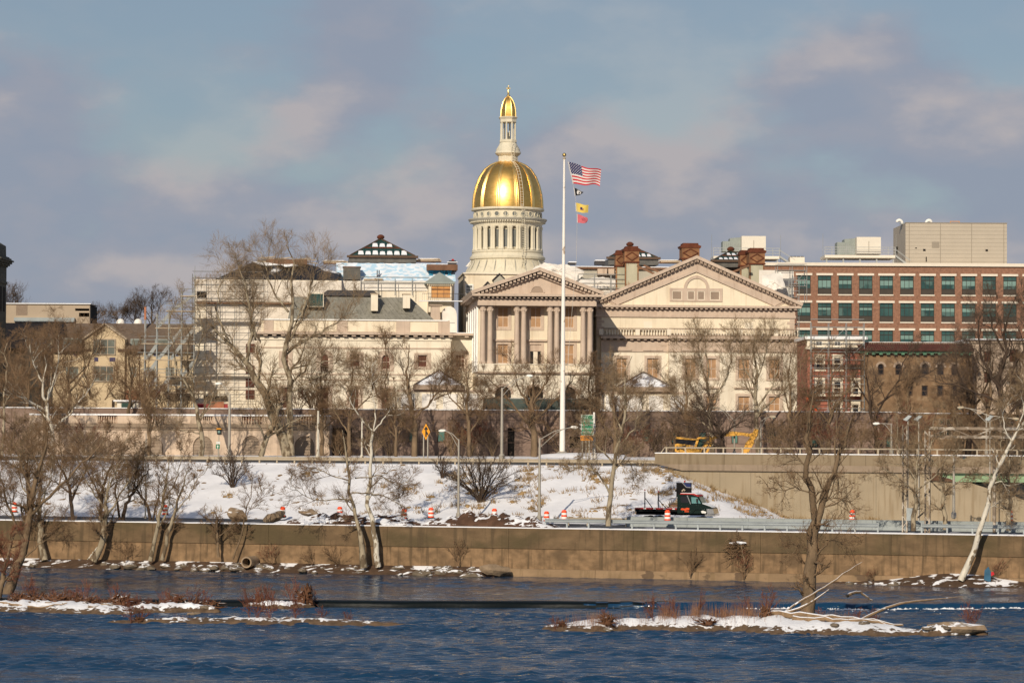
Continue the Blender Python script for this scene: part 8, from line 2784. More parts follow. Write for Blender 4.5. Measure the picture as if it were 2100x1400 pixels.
# -- trees by the lower road and along the bank
tree('pale trunked tree behind the flood wall right of the lamp posts', WY(1247, 1077, 1.6),
     [([(1247, 1078), (1249, 1030), (1254, 990), (1262, 955), (1270, 915), (1276, 860), (1284, 790), (1290, 730)], [0.30, 0.26, 0.24, 0.2, 0.16, 0.12, 0.07, 0.03]),
      ([(1250, 1010), (1238, 985), (1222, 965), (1200, 955), (1170, 958)], [0.16, 0.13, 0.1, 0.06, 0.02]),
      ([(1262, 955), (1240, 930), (1215, 905), (1190, 880)], [0.14, 0.1, 0.07, 0.02]),
      ([(1270, 915), (1300, 880), (1315, 840), (1325, 800)], [0.13, 0.1, 0.06, 0.02]),
      ([(1274, 880), (1250, 830), (1245, 780), (1250, 740)], [0.12, 0.09, 0.05, 0.02]),
      ([(1258, 965), (1285, 940), (1295, 950), (1300, 990)], [0.1, 0.07, 0.05, 0.02])],
     LV(8, 2.0, 6, 6, 5, up=0.3), 'bark_cream', 'twig_tan', 71, group=GB)
tree('twin stemmed tree with a white forked stem standing in front of the flood wall', WY(755, 1160, -1.6),
     [([(776, 1162), (772, 1120), (762, 1070), (757, 1020), (757, 960), (762, 910), (765, 884)], [0.33, 0.29, 0.25, 0.22, 0.19, 0.16, 0.14]),
      ([(765, 884), (745, 865), (725, 835), (712, 805), (700, 790)], [0.12, 0.1, 0.08, 0.05, 0.03]),
      ([(765, 884), (772, 850), (766, 820), (758, 790), (765, 740)], [0.11, 0.09, 0.07, 0.05, 0.02]),
      ([(766, 884), (785, 860), (805, 835), (820, 815)], [0.1, 0.08, 0.06, 0.02])],
     LV(7, 1.8, 5, 6, 5, up=0.25, t0=0.45), 'bark_white', 'twig_tan', 72, group=GB)
tree('bent stem with low wide boughs beside the white forked tree', WY(748, 1160, -2.0),
     [([(746, 1164), (744, 1130), (735, 1080), (725, 1030), (715, 980), (708, 930), (704, 880)], [0.42, 0.32, 0.2, 0.17, 0.14, 0.1, 0.04]),
      ([(720, 1025), (690, 1022), (650, 1028), (610, 1008), (590, 985)], [0.10, 0.08, 0.06, 0.04, 0.02]),
      ([(722, 1010), (760, 1010), (800, 1020), (835, 1045)], [0.10, 0.08, 0.06, 0.02]),
      ([(716, 985), (680, 975), (650, 960), (620, 955)], [0.09, 0.07, 0.05, 0.02]),
      ([(728, 980), (780, 975), (820, 995), (845, 985)], [0.09, 0.07, 0.05, 0.02])],
     LV(9, 1.9, 6, 5, 5, up=0.1, t0=0.3), 'bark_cream', 'twig_brown', 73, group=GB)
tree('curved pale trunk in front of the flood wall at the left', WY(205, 1148, -1.6),
     [([(192, 1150), (206, 1125), (214, 1090), (215, 1060), (218, 1020), (222, 985)], [0.40, 0.36, 0.32, 0.24, 0.16, 0.06]),
      ([(215, 1060), (245, 1020), (275, 960), (285, 920)], [0.16, 0.12, 0.08, 0.03]),
      ([(216, 1045), (185, 1000), (165, 960), (150, 930)], [0.14, 0.1, 0.07, 0.03]),
      ([(220, 1010), (240, 960), (250, 920), (262, 890)], [0.12, 0.09, 0.06, 0.02])],
     LV(9, 2.2, 6, 6, 5, up=0.2), 'bark_cream', 'twig_brown', 74, group=GB)
tree('leaning twin stem tree before the flood wall beside the left barrel, left stem', WY(312, 1150, -1.4),
     [([(308, 1150), (316, 1110), (326, 1070), (334, 1030), (342, 985), (346, 940)], [0.25, 0.22, 0.19, 0.15, 0.1, 0.03]),
      ([(322, 1085), (345, 1050), (350, 1010), (335, 975), (318, 950)], [0.1, 0.08, 0.06, 0.04, 0.02]),
      ([(334, 1030), (360, 990), (370, 940), (372, 900)], [0.1, 0.08, 0.05, 0.02])],
     LV(7, 1.8, 5, 6, 5, up=0.3), 'bark_cream', 'twig_brown', 75, group=GB)
tree('leaning twin stem tree before the flood wall beside the left barrel, right stem', WY(338, 1148, -1.2),
     [([(332, 1148), (342, 1110), (352, 1070), (360, 1040), (372, 1000), (385, 960)], [0.22, 0.2, 0.18, 0.14, 0.09, 0.03]),
      ([(356, 1055), (390, 1010), (410, 975), (430, 955)], [0.1, 0.07, 0.05, 0.02])],
     LV(7, 1.8, 5, 6, 5, up=0.3), 'bark_cream', 'twig_brown', 76, group=GB)
tree('dark leaning trunk behind the twin stems at the left', WY(258, 1064, 1.8),
     [([(252, 1066), (256, 1040), (272, 1010), (290, 985), (305, 960)], [0.24, 0.2, 0.15, 0.1, 0.03]),
      ([(246, 1066), (242, 1030), (235, 1000), (240, 960), (250, 920)], [0.18, 0.15, 0.1, 0.06, 0.02]),
      ([(272, 1010), (280, 970), (285, 930)], [0.1, 0.07, 0.02])],
     LV(8, 1.8, 6, 6, 5, up=0.25), 'bark_dark', 'twig_tan', 77, group=GB)
tree('dark stemmed tree behind the flood wall left of the curved pale trunk', WY(150, 1066, 2.0),
     [([(150, 1068), (146, 1030), (140, 995), (125, 960), (110, 925)], [0.22, 0.2, 0.15, 0.1, 0.03]),
      ([(146, 1030), (165, 985), (185, 945), (200, 905)], [0.14, 0.1, 0.06, 0.02]),
      ([(142, 1010), (110, 985), (80, 970)], [0.12, 0.08, 0.02])],
     LV(8, 2.0, 6, 6, 4, up=0.25), 'bark_dark', 'twig_tan', 78, group=GB)
tree('thin stump and stem growing before the flood wall left of the drain pipe', WY(450, 1140, -1.2),
     [([(448, 1142), (446, 1110), (446, 1080), (444, 1058)], [0.17, 0.15, 0.13, 0.09]),
      ([(446, 1090), (432, 1070), (420, 1058)], [0.07, 0.05, 0.02]),
      ([(447, 1100), (470, 1085), (480, 1070)], [0.07, 0.05, 0.02])],
     LV(7, 1.2, 5, 5, 4, up=0.2), 'bark_brown', 'twig_brown', 79, group=GB)
tree('slim leaning sapling before the flood wall right of the stump', WY(480, 1145, -1.2),
     [([(478, 1146), (488, 1120), (498, 1085), (506, 1045), (514, 1000), (520, 970)], [0.10, 0.09, 0.08, 0.06, 0.04, 0.02]),
      ([(500, 1070), (520, 1030), (545, 995)], [0.05, 0.04, 0.015])],
     LV(7, 1.5, 5, 5, 4, up=0.3), 'bark_brown', 'twig_brown', 80, group=GB)
tree('leaning white trunk rising from the snowy bank at the right edge', WY(1978, 1185, -2.6),
     [([(1970, 1190), (1985, 1160), (2002, 1110), (2018, 1050), (2040, 990), (2062, 930), (2085, 880), (2110, 850)], [0.36, 0.31, 0.27, 0.25, 0.22, 0.18, 0.14, 0.1]),
      ([(2040, 990), (2055, 985), (2064, 1005)], [0.06, 0.05, 0.03]),
      ([(2075, 905), (2060, 880), (2055, 850), (2070, 820)], [0.1, 0.08, 0.05, 0.02]),
      ([(2085, 880), (2100, 850), (2095, 810), (2100, 780)], [0.1, 0.08, 0.05, 0.02]),
      ([(2020, 1045), (2040, 1035), (2045, 1030)], [0.05, 0.04, 0.02])],
     LV(5, 1.8, 5, 5, 5, up=0.2, t0=0.55), 'bark_white', 'twig_tan', 81, group=GB)
tree('short pale trunk with a spreading crown between the gantry posts', WY(1872, 1088, 1.0),
     [([(1873, 1088), (1874, 1060), (1877, 1030), (1880, 1000), (1878, 970), (1885, 930)], [0.27, 0.25, 0.22, 0.14, 0.1, 0.03]),
      ([(1878, 1010), (1850, 985), (1825, 965), (1795, 965)], [0.12, 0.09, 0.06, 0.02]),
      ([(1880, 1005), (1915, 980), (1935, 950), (1950, 915)], [0.12, 0.09, 0.06, 0.02]),
      ([(1879, 985), (1850, 940), (1835, 900), (1845, 860)], [0.1, 0.08, 0.05, 0.02]),
      ([(1882, 960), (1910, 920), (1915, 870), (1925, 830)], [0.1, 0.08, 0.05, 0.02])],
     LV(7, 1.8, 6, 5, 5, up=0.15), 'bark_cream', 'twig_tan', 82, group=GB)
# -- the forked tree on the near island
tree('large forked tree growing from the near right island', 214.5,
     [([(1655, 1258), (1660, 1200), (1665, 1130), (1670, 1090), (1674, 1068)], [0.66, 0.58, 0.52, 0.50, 0.46]),
      ([(1672, 1072), (1662, 1010), (1655, 960), (1652, 920), (1660, 860), (1668, 800)], [0.38, 0.35, 0.30, 0.24, 0.14, 0.04]),
      ([(1676, 1070), (1690, 1025), (1704, 975), (1718, 940), (1735, 900), (1750, 850)], [0.38, 0.35, 0.30, 0.23, 0.14, 0.04]),
      ([(1714, 950), (1712, 900), (1718, 860), (1712, 820)], [0.1, 0.08, 0.05, 0.02]),
      ([(1662, 1010), (1630, 1000), (1600, 1005), (1575, 1000)], [0.08, 0.06, 0.04, 0.015]),
      ([(1666, 1110), (1700, 1105), (1730, 1115), (1750, 1130)], [0.07, 0.05, 0.03, 0.015]),
      ([(1665, 1130), (1640, 1115), (1620, 1120)], [0.06, 0.04, 0.015]),
      ([(1690, 1025), (1720, 1020), (1745, 1030)], [0.07, 0.05, 0.015]),
      ([(1655, 960), (1630, 930), (1605, 920), (1590, 900)], [0.09, 0.06, 0.04, 0.015])],
     LV(12, 2.0, 4, 4, 3, up=0.22, ang=52, r=0.28, rmin=0.006, t0=0.08, L2=0.6, L3=0.6), 'bark_brown', 'twig_brown', 90)
# -- left island trees
tree('big dark leaning tree on the left island cut by the edge', 236,
     [([(-10, 1262), (20, 1210), (42, 1150), (55, 1085), (62, 1030), (75, 975), (88, 920), (95, 880)], [0.62, 0.55, 0.45, 0.36, 0.3, 0.22, 0.14, 0.05]),
      ([(58, 1060), (100, 1020), (150, 975), (190, 925), (230, 890)], [0.2, 0.17, 0.13, 0.08, 0.03]),
      ([(50, 1110), (20, 1050), (5, 1000), (-5, 950)], [0.2, 0.15, 0.1, 0.03]),
      ([(66, 1010), (45, 960), (30, 910), (25, 870)], [0.16, 0.12, 0.08, 0.03]),
      ([(60, 1045), (20, 1030), (0, 1040)], [0.12, 0.08, 0.03]),
      ([(120, 1005), (130, 950), (120, 900), (125, 860)], [0.1, 0.08, 0.05, 0.02]),
      ([(40, 1150), (90, 1110), (130, 1090)], [0.1, 0.07, 0.02])],
     LV(8, 2.4, 6, 6, 5, up=0.2), 'bark_brown', 'twig_brown', 91)
tree('thin slanting red stemmed tree on the left island', 230,
     [([(-5, 1240), (5, 1190), (15, 1140), (30, 1090)], [0.3, 0.24, 0.16, 0.05]), ([(3, 1200), (-15, 1150), (-20, 1100)], [0.16, 0.1, 0.03])],
     LV(8, 1.6, 6, 6, 5, up=0.35), 'bark_brown', 'twig_red', 92)

# -- more trees of the same kinds, filling the terrace and the left bank
def more(src, px, py, Y, rz, sc, label, v=None):
    if v is not None:
        Y = WY(px, py, v)
    copy_tree(TREES[src], P(px, py, Y), rz, sc, label)
for a in ((78, 62, 1066, 0, 1.3, 1.2, 'dark stemmed tree behind the wall beside the far left barrel', 2.2), (78, 205, 1067, 0, 2.6, 1.0, 'dark stemmed tree behind the wall above the curved pale trunk', 3.0),
          (74, 92, 1150, 0, 2.2, 1.0, 'pale trunked tree before the wall left of the curved pale trunk', -1.5),
          (77, 308, 1067, 0, 3.4, 0.85, 'small dark tree behind the wall beside the thin pale pole', 2.5),
          (54, 135, 908, 341, 1.0, 1.0, 'bare tree on the left terrace before the small blue tiles'), (55, 262, 900, 341, 2.0, 1.1, 'bare tree on the terrace before the right end of the yellow building'),
          (44, 306, 938, 333, 2.0, 0.95, 'bushy brown tree before the left louvred arch'), (44, 92, 938, 331, 3.0, 1.0, 'bushy brown tree before the garage left of the terrace wall'), (44, 660, 937, 334, 1.8, 1.0, 'bushy brown tree at the right end of the terrace wall'), (44, 812, 937, 331, 4.0, 0.75, 'bushy brown tree left of the diamond sign'),
          (44, 962, 937, 333, 3.0, 1.0, 'bushy brown tree left of the tall lamp post'), (44, 1206, 936, 339, 0.8, 1.0, 'bushy brown tree behind the green road sign'), (43, 1262, 936, 338, 5.0, 0.8, 'broad brown tree before the right snowy pavilion'), (44, 1410, 936, 339, 2.2, 0.9, 'bushy brown tree behind the excavator cab'), (49, 1622, 932, 337, 2.0, 1.0, 'bare tree at the right corner of the gabled wing'), (44, 1662, 932, 335, 1.2, 0.75, 'bushy brown tree before the orange netting'),
          (49, 1862, 934, 335, 4.0, 0.8, 'bare tree at the right end of the garage'), (51, 1985, 934, 336, 2.2, 0.75, 'dark tree before the corner of the pale building'),
          (44, 1958, 930, 332, 3.3, 0.7, 'bushy brown tree before the left green windows'), (49, 2032, 930, 333, 3.0, 1.05, 'bare tree before the right green windows'), (44, 2086, 930, 333, 5.0, 1.1, 'bushy brown tree at the right edge above the bridge'),
          (82, 1938, 1086, 0, 2.5, 0.95, 'spreading pale tree right of the gantry posts', 4.0), (82, 2068, 1088, 0, 1.0, 1.0, 'spreading pale tree behind the leaning white trunk', 4.5)):
    more(*a)

# -- shrubs on the snowy slope and along the terrace: fans of thin stems
def shrub(label, px, py, Y, w, h, n, seed, bark='bark_dark', twig='twig_dark', m=(5, 5, 4), group=None, name='bare_shrub', r0=0.05, fan=1.0, rmin=0.012):
    r = random.Random(seed)
    b = P(px, py, Y)
    lm = []
    for k in range(n):
        a = (k + 0.5) / n * 2 - 1
        a = a * 0.9 * fan + r.uniform(-0.1, 0.1)
        dy = r.uniform(-0.5, 0.5) * w
        L = h * (0.75 + 0.3 * r.random()) * (1 - 0.25 * abs(a))
        x1, z1 = math.sin(a * 1.0) * w * 0.62, math.cos(a * 1.0) * L
        lm.append(([(b.x + r.uniform(-.1, .1), b.y, b.z - 0.15), (b.x + x1 * 0.28, b.y + dy * 0.2, b.z + z1 * 0.38), (b.x + x1 * 0.65, b.y + dy * 0.6, b.z + z1 * 0.72), (b.x + x1, b.y + dy, b.z + z1)], [r0, r0 * 0.8, r0 * 0.5, 0.012]))
    lv = [dict(m=m[0], L=h * 0.36, rel=False, t0=0.25, ang=32, up=0.25, k=5, s=3, rr=0.5, gn=0.15, rmin=0.02),
          dict(m=m[1], L=0.55, t0=0.2, ang=34, up=0.2, k=4, s=3, rr=0.6, gn=0.2, rmin=0.014),
          dict(m=m[2], L=0.55, t0=0.2, ang=36, up=0.2, k=2, s=3, rr=0.7, gn=0.2, rmin=rmin)]
    return plant(name, label, 'shrub', lm, lv, bark, twig, seed, group=group, sides0=5, base=np.array(b), tname='stems', cname='twigs')
GS = 'bushes on the snowy slope'
def sl(px, v):
    u = W.u(px, v, 1000)
    return v
def slope_at(px, py):
    """depth at which the sight line of a pixel meets the embankment"""
    d = ray(px, py)
    best = None
    for k in range(400):
        Y = 270 + k * 0.15
        p = P(px, py, Y)
        u, v = W.loc(p)
        if v > 13 and p.z <= gz(u, v) + 0.02:
            return Y
    return 300.0
shrub('large dark fan shaped bush on the snowy slope between the two lamp posts', 985, 1030, slope_at(985, 1030), 8.6, 6.2, 17, 101, m=(7, 6, 5), group=GS, r0=0.09)
shrub('rounded dark bush on the snowy slope at the left', 477, 1001, slope_at(477, 1001), 3.8, 4.6, 11, 102, m=(6, 6, 5), group=GS, r0=0.08)
shrub('small dark bush at the top of the snowy slope', 907, 979, slope_at(907, 979), 2.3, 2.8, 8, 103, m=(5, 5, 4), group=GS, r0=0.07)
GH = 'scrub along the foot of the garage'
sc_ = [(262, 850, 352), (300, 846, 352), (340, 848, 352), (375, 850, 352), (640, 850, 349), (610, 848, 349), (760, 936, 335), (800, 936, 337), (925, 936, 338), (965, 936, 339), (1010, 936, 338), (1150, 936, 339), (1230, 936, 338), (1300, 936, 338), (1345, 936, 339),
       (1620, 928, 334), (1655, 928, 336), (1690, 928, 334), (1730, 928, 336), (1765, 928, 334), (1800, 928, 337), (1835, 928, 334), (1590, 928, 338), (1410, 928, 339), (1380, 932, 339), (1880, 925, 330), (1960, 922, 331), (2010, 922, 330), (2090, 922, 331),
       (175, 935, 332), (20, 930, 334), (160, 855, 350), (690, 936, 336)]
protos = []
def scrub_label(x):
    return 'brown scrub bush ' + ('before the left scaffold' if x < 400 and x > 240 else 'at the far left of the terrace' if x < 240 else 'before the left wing' if x < 720 else
        'at the garage foot left of the flagpole' if x < 1153 else 'at the garage foot right of the flagpole' if x < 1500 else 'before the red brick house and brown building' if x < 1850 else 'behind the overpass at the right')
for k in range(4):
    o = shrub('brown scrub bush along the garage foot', 760 + 40 * k, 936, 335 + k, 5.2 + 0.6 * k, 4.6 + 0.5 * (k % 2), 12, 110 + k, 'bark_brown', ['twig_brown', 'twig_red', 'twig_dark', 'twig_brown'][k], m=(6, 5, 5), group=GH, r0=0.05)
    protos.append(o)
rs = random.Random(6)
for k, (x, y, Y) in enumerate(sc_):
    loc = P(x, y, Y)
    if k < 4:
        protos[k].location = loc
        protos[k]['label'] = scrub_label(x)
    else:
        copy_tree(protos[k % 4], loc, rs.uniform(0, 6.28), rs.uniform(0.8, 1.15), scrub_label(x))

# red-stemmed willow shrubs and straw on the islands
rp = []
for k in range(3):
    o = shrub('red stemmed leafless willow shrub on a river island', 600 + 20 * k, 1240, 227, 1.3 + 0.3 * k, 1.7 + 0.25 * k, 9, 130 + k, 'twig_red', 'twig_red', m=(4, 4, 3), group='red willow shrubs on the islands', r0=0.016, rmin=0.005)
    rp.append(o)
sites = [(530, 1238, 227), (545, 1236, 228), (600, 1240, 227), (622, 1236, 227), (640, 1236, 228), (512, 1276, 209), (528, 1275, 209), (552, 1274, 209), (605, 1272, 209), (660, 1274, 209.5), (715, 1275, 209.5), (270, 1278, 208), (292, 1274, 209),
         (30, 1230, 228), (70, 1232, 229), (110, 1235, 228), (150, 1240, 226), (175, 1238, 227), (200, 1240, 226), (240, 1240, 227), (285, 1242, 225), (300, 1244, 226), (350, 1244, 224), (390, 1248, 224), (420, 1244, 224), (128, 1228, 231),
         (1140, 1292, 203), (1235, 1290, 205), (1340, 1286, 206), (1385, 1284, 206), (1432, 1284, 206), (1480, 1281, 208), (1540, 1278, 208), (1690, 1278, 209), (1755, 1280, 208), (1800, 1282, 207), (1985, 1298, 202), (1998, 1296, 202), (1575, 1284, 206)]
def willow_label(x, y):
    return 'red stemmed willow shrub ' + ('on the left island at the edge' if x < 440 and y < 1260 else 'on the thin snowy bar at the left' if x < 760 and y > 1260 else 'on the small island by the weir' if x < 760 else
        'on the left half of the near right island' if x < 1400 else 'on the middle of the near right island' if x < 1600 else 'on the right half of the near right island')
for k, (x, y, Y) in enumerate(sites):
    loc = P(x, y, Y)
    loc.z = island_z(loc.x, loc.y) - 0.03
    if k < 3:
        rp[k].location = loc
        rp[k]['label'] = willow_label(x, y)
    else:
        copy_tree(rp[k % 3], loc, rs.uniform(0, 6.28), (rs.uniform(0.5, 1.1), rs.uniform(0.5, 1.1), rs.uniform(0.45, 1.2)), willow_label(x, y), tilt=rs.uniform(-0.35, 0.35))
# shrubs on the bank before the wall
bp = []
for k in range(2):
    bp.append(shrub('scraggly leafless shrub at the foot of the flood wall', 940 + k * 20, 1160, WY(940, 1160, -0.8), 2.0, 2.8, 8, 140 + k, 'twig_brown', 'twig_red' if k else 'twig_brown', m=(4, 4, 3), group='shrubs at the foot of the flood wall', r0=0.022, rmin=0.006))
for k, (x, y) in enumerate(((938, 1156), (1525, 1182), (1415, 1178), (1790, 1186), (640, 1154), (560, 1152), (690, 1158), (2030, 1192), (255, 1150))):
    loc = P(x, y, WY(x, y, -0.9))
    if k < 2:
        bp[k].location = loc
        bp[k]['label'] = 'scraggly leafless shrub at the flood wall foot in its right half'
    else:
        copy_tree(bp[k % 2], loc, rs.uniform(0, 6.28), (rs.uniform(0.6, 1.5), rs.uniform(0.6, 1.2), rs.uniform(0.35, 1.0)), 'scraggly leafless shrub at the flood wall foot ' + ('in its left half' if x < 900 else 'in its right half'), tilt=rs.uniform(-0.5, 0.5))

# -- straw: blades on the slope and the islands (one mass)
rn = np.random.default_rng(12)
def blades(pts, h, spread, r):
    n = len(pts)
    top = pts + np.stack([rn.normal(size=n) * spread, rn.normal(size=n) * spread, h * (0.5 + rn.random(n))], axis=1)
    return tubes(np.stack([pts, top], axis=1), np.tile(np.array([r, r * 0.25]), (n, 1)), 3)
cl = []
while len(cl) < 360:
    u, v = rn.uniform(-58, 32), rn.uniform(14.5, 33.0)
    p = math.exp(-((u - W.u(1080, 24, 1000)) / 9) ** 2) * 0.9 + (0.9 if v > 31 and u > -2 else 0) + 0.05 + (0.5 if u > U_RW - 2 else 0)
    if v > 32.3 and u > U_RW:
        continue
    if rn.random() < p * (1.0 if wob(u * 0.9, v * 0.9, 1, 3) > 0.05 else 0.25):
        cl.append((u, v))
bl = []
for u, v in cl:
    k = rn.integers(8, 30)
    s = rn.uniform(0.12, 0.5)
    uu, vv = u + rn.normal(size=k) * s, v + rn.normal(size=k) * s
    z = np.array([gz(a, b) for a, b in zip(uu, vv)]) - 0.02
    x = W.x + uu * W.c - vv * W.s
    y = W.y + uu * W.s + vv * W.c
    bl.append(blades(np.stack([x, y, z], axis=1), rn.uniform(0.18, 0.5), 0.2, 0.03))
V, Q = merge(bl)
o = tag(link('dead_grass', np_mesh('dead_grass', V, Q, 'straw')), 'brown dead grass poking through the snow on the slope', 'grass', kind='stuff')
cm = []
for u, v in cl[::3]:
    k = rn.integers(1, 4)
    for q in range(k):
        a, b = u + rn.normal() * 0.5, v + rn.normal() * 0.5
        if b < 14 or b > 32.5:
            continue
        w0 = np.array(W.w(a, b, gz(a, b) - 0.02))
        sx, sy, sz = rn.uniform(0.12, 0.5), rn.uniform(0.12, 0.4), rn.uniform(0.06, 0.2)
        th = np.arange(6) * np.pi / 3
        rad = rn.uniform(0.6, 1.3, 6)
        lo = np.stack([np.cos(th) * sx * rad, np.sin(th) * sy * rad, np.full(6, -0.05)], axis=1) + w0
        hi = np.stack([np.cos(th) * sx * rad * 0.5, np.sin(th) * sy * rad * 0.5, sz * rn.uniform(0.6, 1.3, 6)], axis=1) + w0
        Vc = np.concatenate([lo, hi])
        Qc = np.array([[i, (i + 1) % 6, 6 + (i + 1) % 6, 6 + i] for i in range(6)] + [[6, 7, 8, 9], [6, 9, 10, 11]])
        cm.append((Vc, Qc))
V, Q = merge(cm)
tag(link('earth_clods', np_mesh('earth_clods', V, Q, 'straw', False)), 'small brown earth clods and grass lumps scattered over the snowy slope', 'clods', kind='stuff')
bl = []
for x0, x1, y, Y, n, h in ((1340, 1620, 1286, 206.5, 1000, 0.9), (1130, 1340, 1292, 204, 500, 0.6), (1640, 1840, 1284, 207, 450, 0.7), (0, 440, 1240, 227, 1100, 0.8), (500, 650, 1240, 227.5, 250, 0.5), (270, 760, 1276, 208.8, 250, 0.3)):
    px_ = rn.uniform(x0, x1, n)
    cc = rn.uniform(x0, x1, n // 34 + 1)
    px_ = cc[rn.integers(0, len(cc), n)] + rn.normal(size=n) * 8
    Ys = Y + rn.normal(size=n) * 1.2
    pts = np.array([tuple(P(a, y, b)) for a, b in zip(px_, Ys)])
    pts[:, 2] = [island_z(a, b) - 0.05 for a, b in pts[:, :2]]
    pts = pts[pts[:, 2] > 0.02]
    bl.append(blades(pts, h, 0.10, 0.009))
V, Q = merge(bl)
tag(link('reeds', np_mesh('reeds', V, Q, 'reed')), 'thin reddish reeds and straw standing on the river islands', 'reeds', kind='stuff')

# ------------------------------------------------------------------ rocks, driftwood and litter
def rock_mesh(seed, m, flat=0.6):
    r = np.random.default_rng(seed)
    mb = MB()
    n, k = 9, 6
    mb.lathe([(max(0.02, math.sin(math.pi * j / k)), -math.cos(math.pi * j / k) * flat) for j in range(k + 1)], 0, 0, n, False)
    d = r.normal(size=(5, 3))
    vs = []
    for p in mb.v:
        q = np.array(p)
        s = 1 + 0.22 * sum(np.sin(q @ d[j] * 1.6 + j) for j in range(5)) / 2
        vs.append(tuple(q * s + r.normal(size=3) * 0.06))
    mb.v = vs
    return make_mesh('rock', mb, m, smooth=28)
rocks = [rock_mesh(s, 'rock') for s in range(5)] + [rock_mesh(s + 9, 'rock_bare', 0.5) for s in range(2)]
def rock(loc, sx, sy, sz, k, label, group, name='rock', rz=0.0, tilt=0.0):
    o = link(name, rocks[k], None, loc)
    o.scale = (sx, sy, sz)
    o.rotation_euler = (tilt, tilt * 0.5, rz)
    return tag(o, label, 'rock', group)
rr_ = random.Random(21)
for k in range(70):
    x = rr_.uniform(60, 1000) if k < 52 else rr_.uniform(1690, 2080)
    v = rr_.uniform(-2.9, -0.7)
    u = W.u(x, v, 1160)
    s = rr_.uniform(0.25, 0.62)
    z = 0.55 + (v + 2.8) * 0.25 if k < 52 else 0.5
    rock(W.w(u, v, z), s * rr_.uniform(1, 1.7), s, s * rr_.uniform(0.6, 1), rr_.randrange(5), 'snow dusted rock ' + ('along the bank left of the drain pipe' if x < 508 else 'between drain pipe and bare boulder' if x < 1010 else 'on the snowy bank at the right'), 'rocks along the far bank', rz=rr_.uniform(0, 6), tilt=rr_.uniform(-0.3, 0.3))
def slab(px, py, v, sx, sz, k, lab, tilt=0.5):
    u, z = W.at(px, py, v)
    rock(W.w(u, v, z), sx, 0.6, sz, k, lab, None, 'broken_slab', 0.2, tilt)
slab(487, 1056, 5, 1.0, 0.9, 5, 'tilted brown slab left of the leaning slab behind the wall', 0.6)
slab(563, 1060, 5, 1.1, 0.75, 6, 'leaning broken slab at the left end of the snow covered heap', -0.7)
slab(633, 1050, 6, 1.0, 0.5, 5, 'brown slab on top of the snow covered heap', 0.3)
slab(1015, 1168, -1.9, 1.4, 0.9, 6, 'large bare boulder at the right end of the rocky bank', 0.1)
for k in range(26):
    x, Y, zz = rr_.choice([(rr_.uniform(1130, 1840), rr_.uniform(199, 203), 0.12), (rr_.uniform(20, 440), rr_.uniform(217, 224), 0.15), (rr_.uniform(1900, 2010), rr_.uniform(200, 203), 0.3)])
    s = rr_.uniform(0.15, 0.4)
    rock((gx(x, Y, 1290), Y, island_z(gx(x, Y, 1290), Y)), s * 1.5, s, s * 0.7, rr_.randrange(7), 'brown rock at the water edge of the ' + ('left island' if x < 500 else 'near right island' if x < 1870 else 'islet at the right tip'), 'rocks on the river islands', rz=rr_.uniform(0, 6))
rock((gx(1962, 201.4, 1300), 201.4, 0.45), 2.0, 1.0, 0.8, 6, 'big bare boulder at the right tip of the near island', None, 'boulder')

def log(label, pts, r, m='driftwood', side=()):
    w = [P(x, y, Y) for x, y, Y in pts]
    for p in w:
        p.z = max(p.z, island_z(p.x, p.y, -1) + r * 0.6)
    o = link('driftwood_log', None, None, w[0])
    tag(o, label, 'log', 'driftwood on the river islands')
    q, rr = resample([tuple(p) for p in w], [r, r * 0.9, r * 0.7, r * 0.3], 14)
    q += np.random.default_rng(abs(int(pts[0][0]))).normal(size=q.shape) * r * 0.25
    V, Q = tubes(q[None], rr[None], 8)
    link('stem', np_mesh('stem', V - np.array(w[0])[None], Q, m), o)
    for sp, sr in side:
        sw = [P(x, y, Y) for x, y, Y in sp]
        for p in sw:
            p.z = max(p.z, island_z(p.x, p.y, -1) + sr * 0.6)
        sw = [tuple(p) for p in sw]
        q, rr = resample(sw, [sr, sr * 0.7, sr * 0.2], 8)
        V, Q = tubes(q[None], rr[None], 6)
        link('branch', np_mesh('branch', V - np.array(w[0])[None], Q, m), o)
log('long snow topped log lying along the near island', [(1580, 1268, 206), (1660, 1270, 205), (1740, 1272, 204.5), (1810, 1282, 204), (1850, 1304, 203)], 0.24, side=[([(1580, 1268, 206), (1620, 1255, 206), (1660, 1238, 206.5), (1700, 1208, 207)], 0.16), ([(1760, 1274, 204.5), (1780, 1262, 205), (1840, 1235, 206), (1900, 1230, 207), (1975, 1222, 208)], 0.13)])
log('second snowy log lying just below the long one on the near island', [(1625, 1284, 204.5), (1700, 1282, 204), (1780, 1288, 203.5), (1835, 1306, 203)], 0.20)
log('thin bare branch slanting up past the forked tree trunk', [(1600, 1264, 207), (1640, 1232, 208), (1690, 1205, 209), (1740, 1168, 210), (1768, 1152, 210.5)], 0.09)
log('low driftwood branch at the left end of the left island', [(-20, 1236, 222), (30, 1243, 221), (80, 1246, 220.5), (140, 1242, 220)], 0.13)
log('pale stick leaning against the curved pale trunk', [(180, 1146, WY(180, 1146, -1.9)), (190, 1134, WY(190, 1134, -1.9)), (199, 1122, WY(199, 1122, -1.9)), (200, 1121, WY(199, 1122, -1.9))], 0.09, 'bark_white')
log('snowy snag caught on the weir at the right', [(1735, 1222, 226), (1750, 1214, 226), (1760, 1212, 226), (1788, 1230, 226)], 0.14)

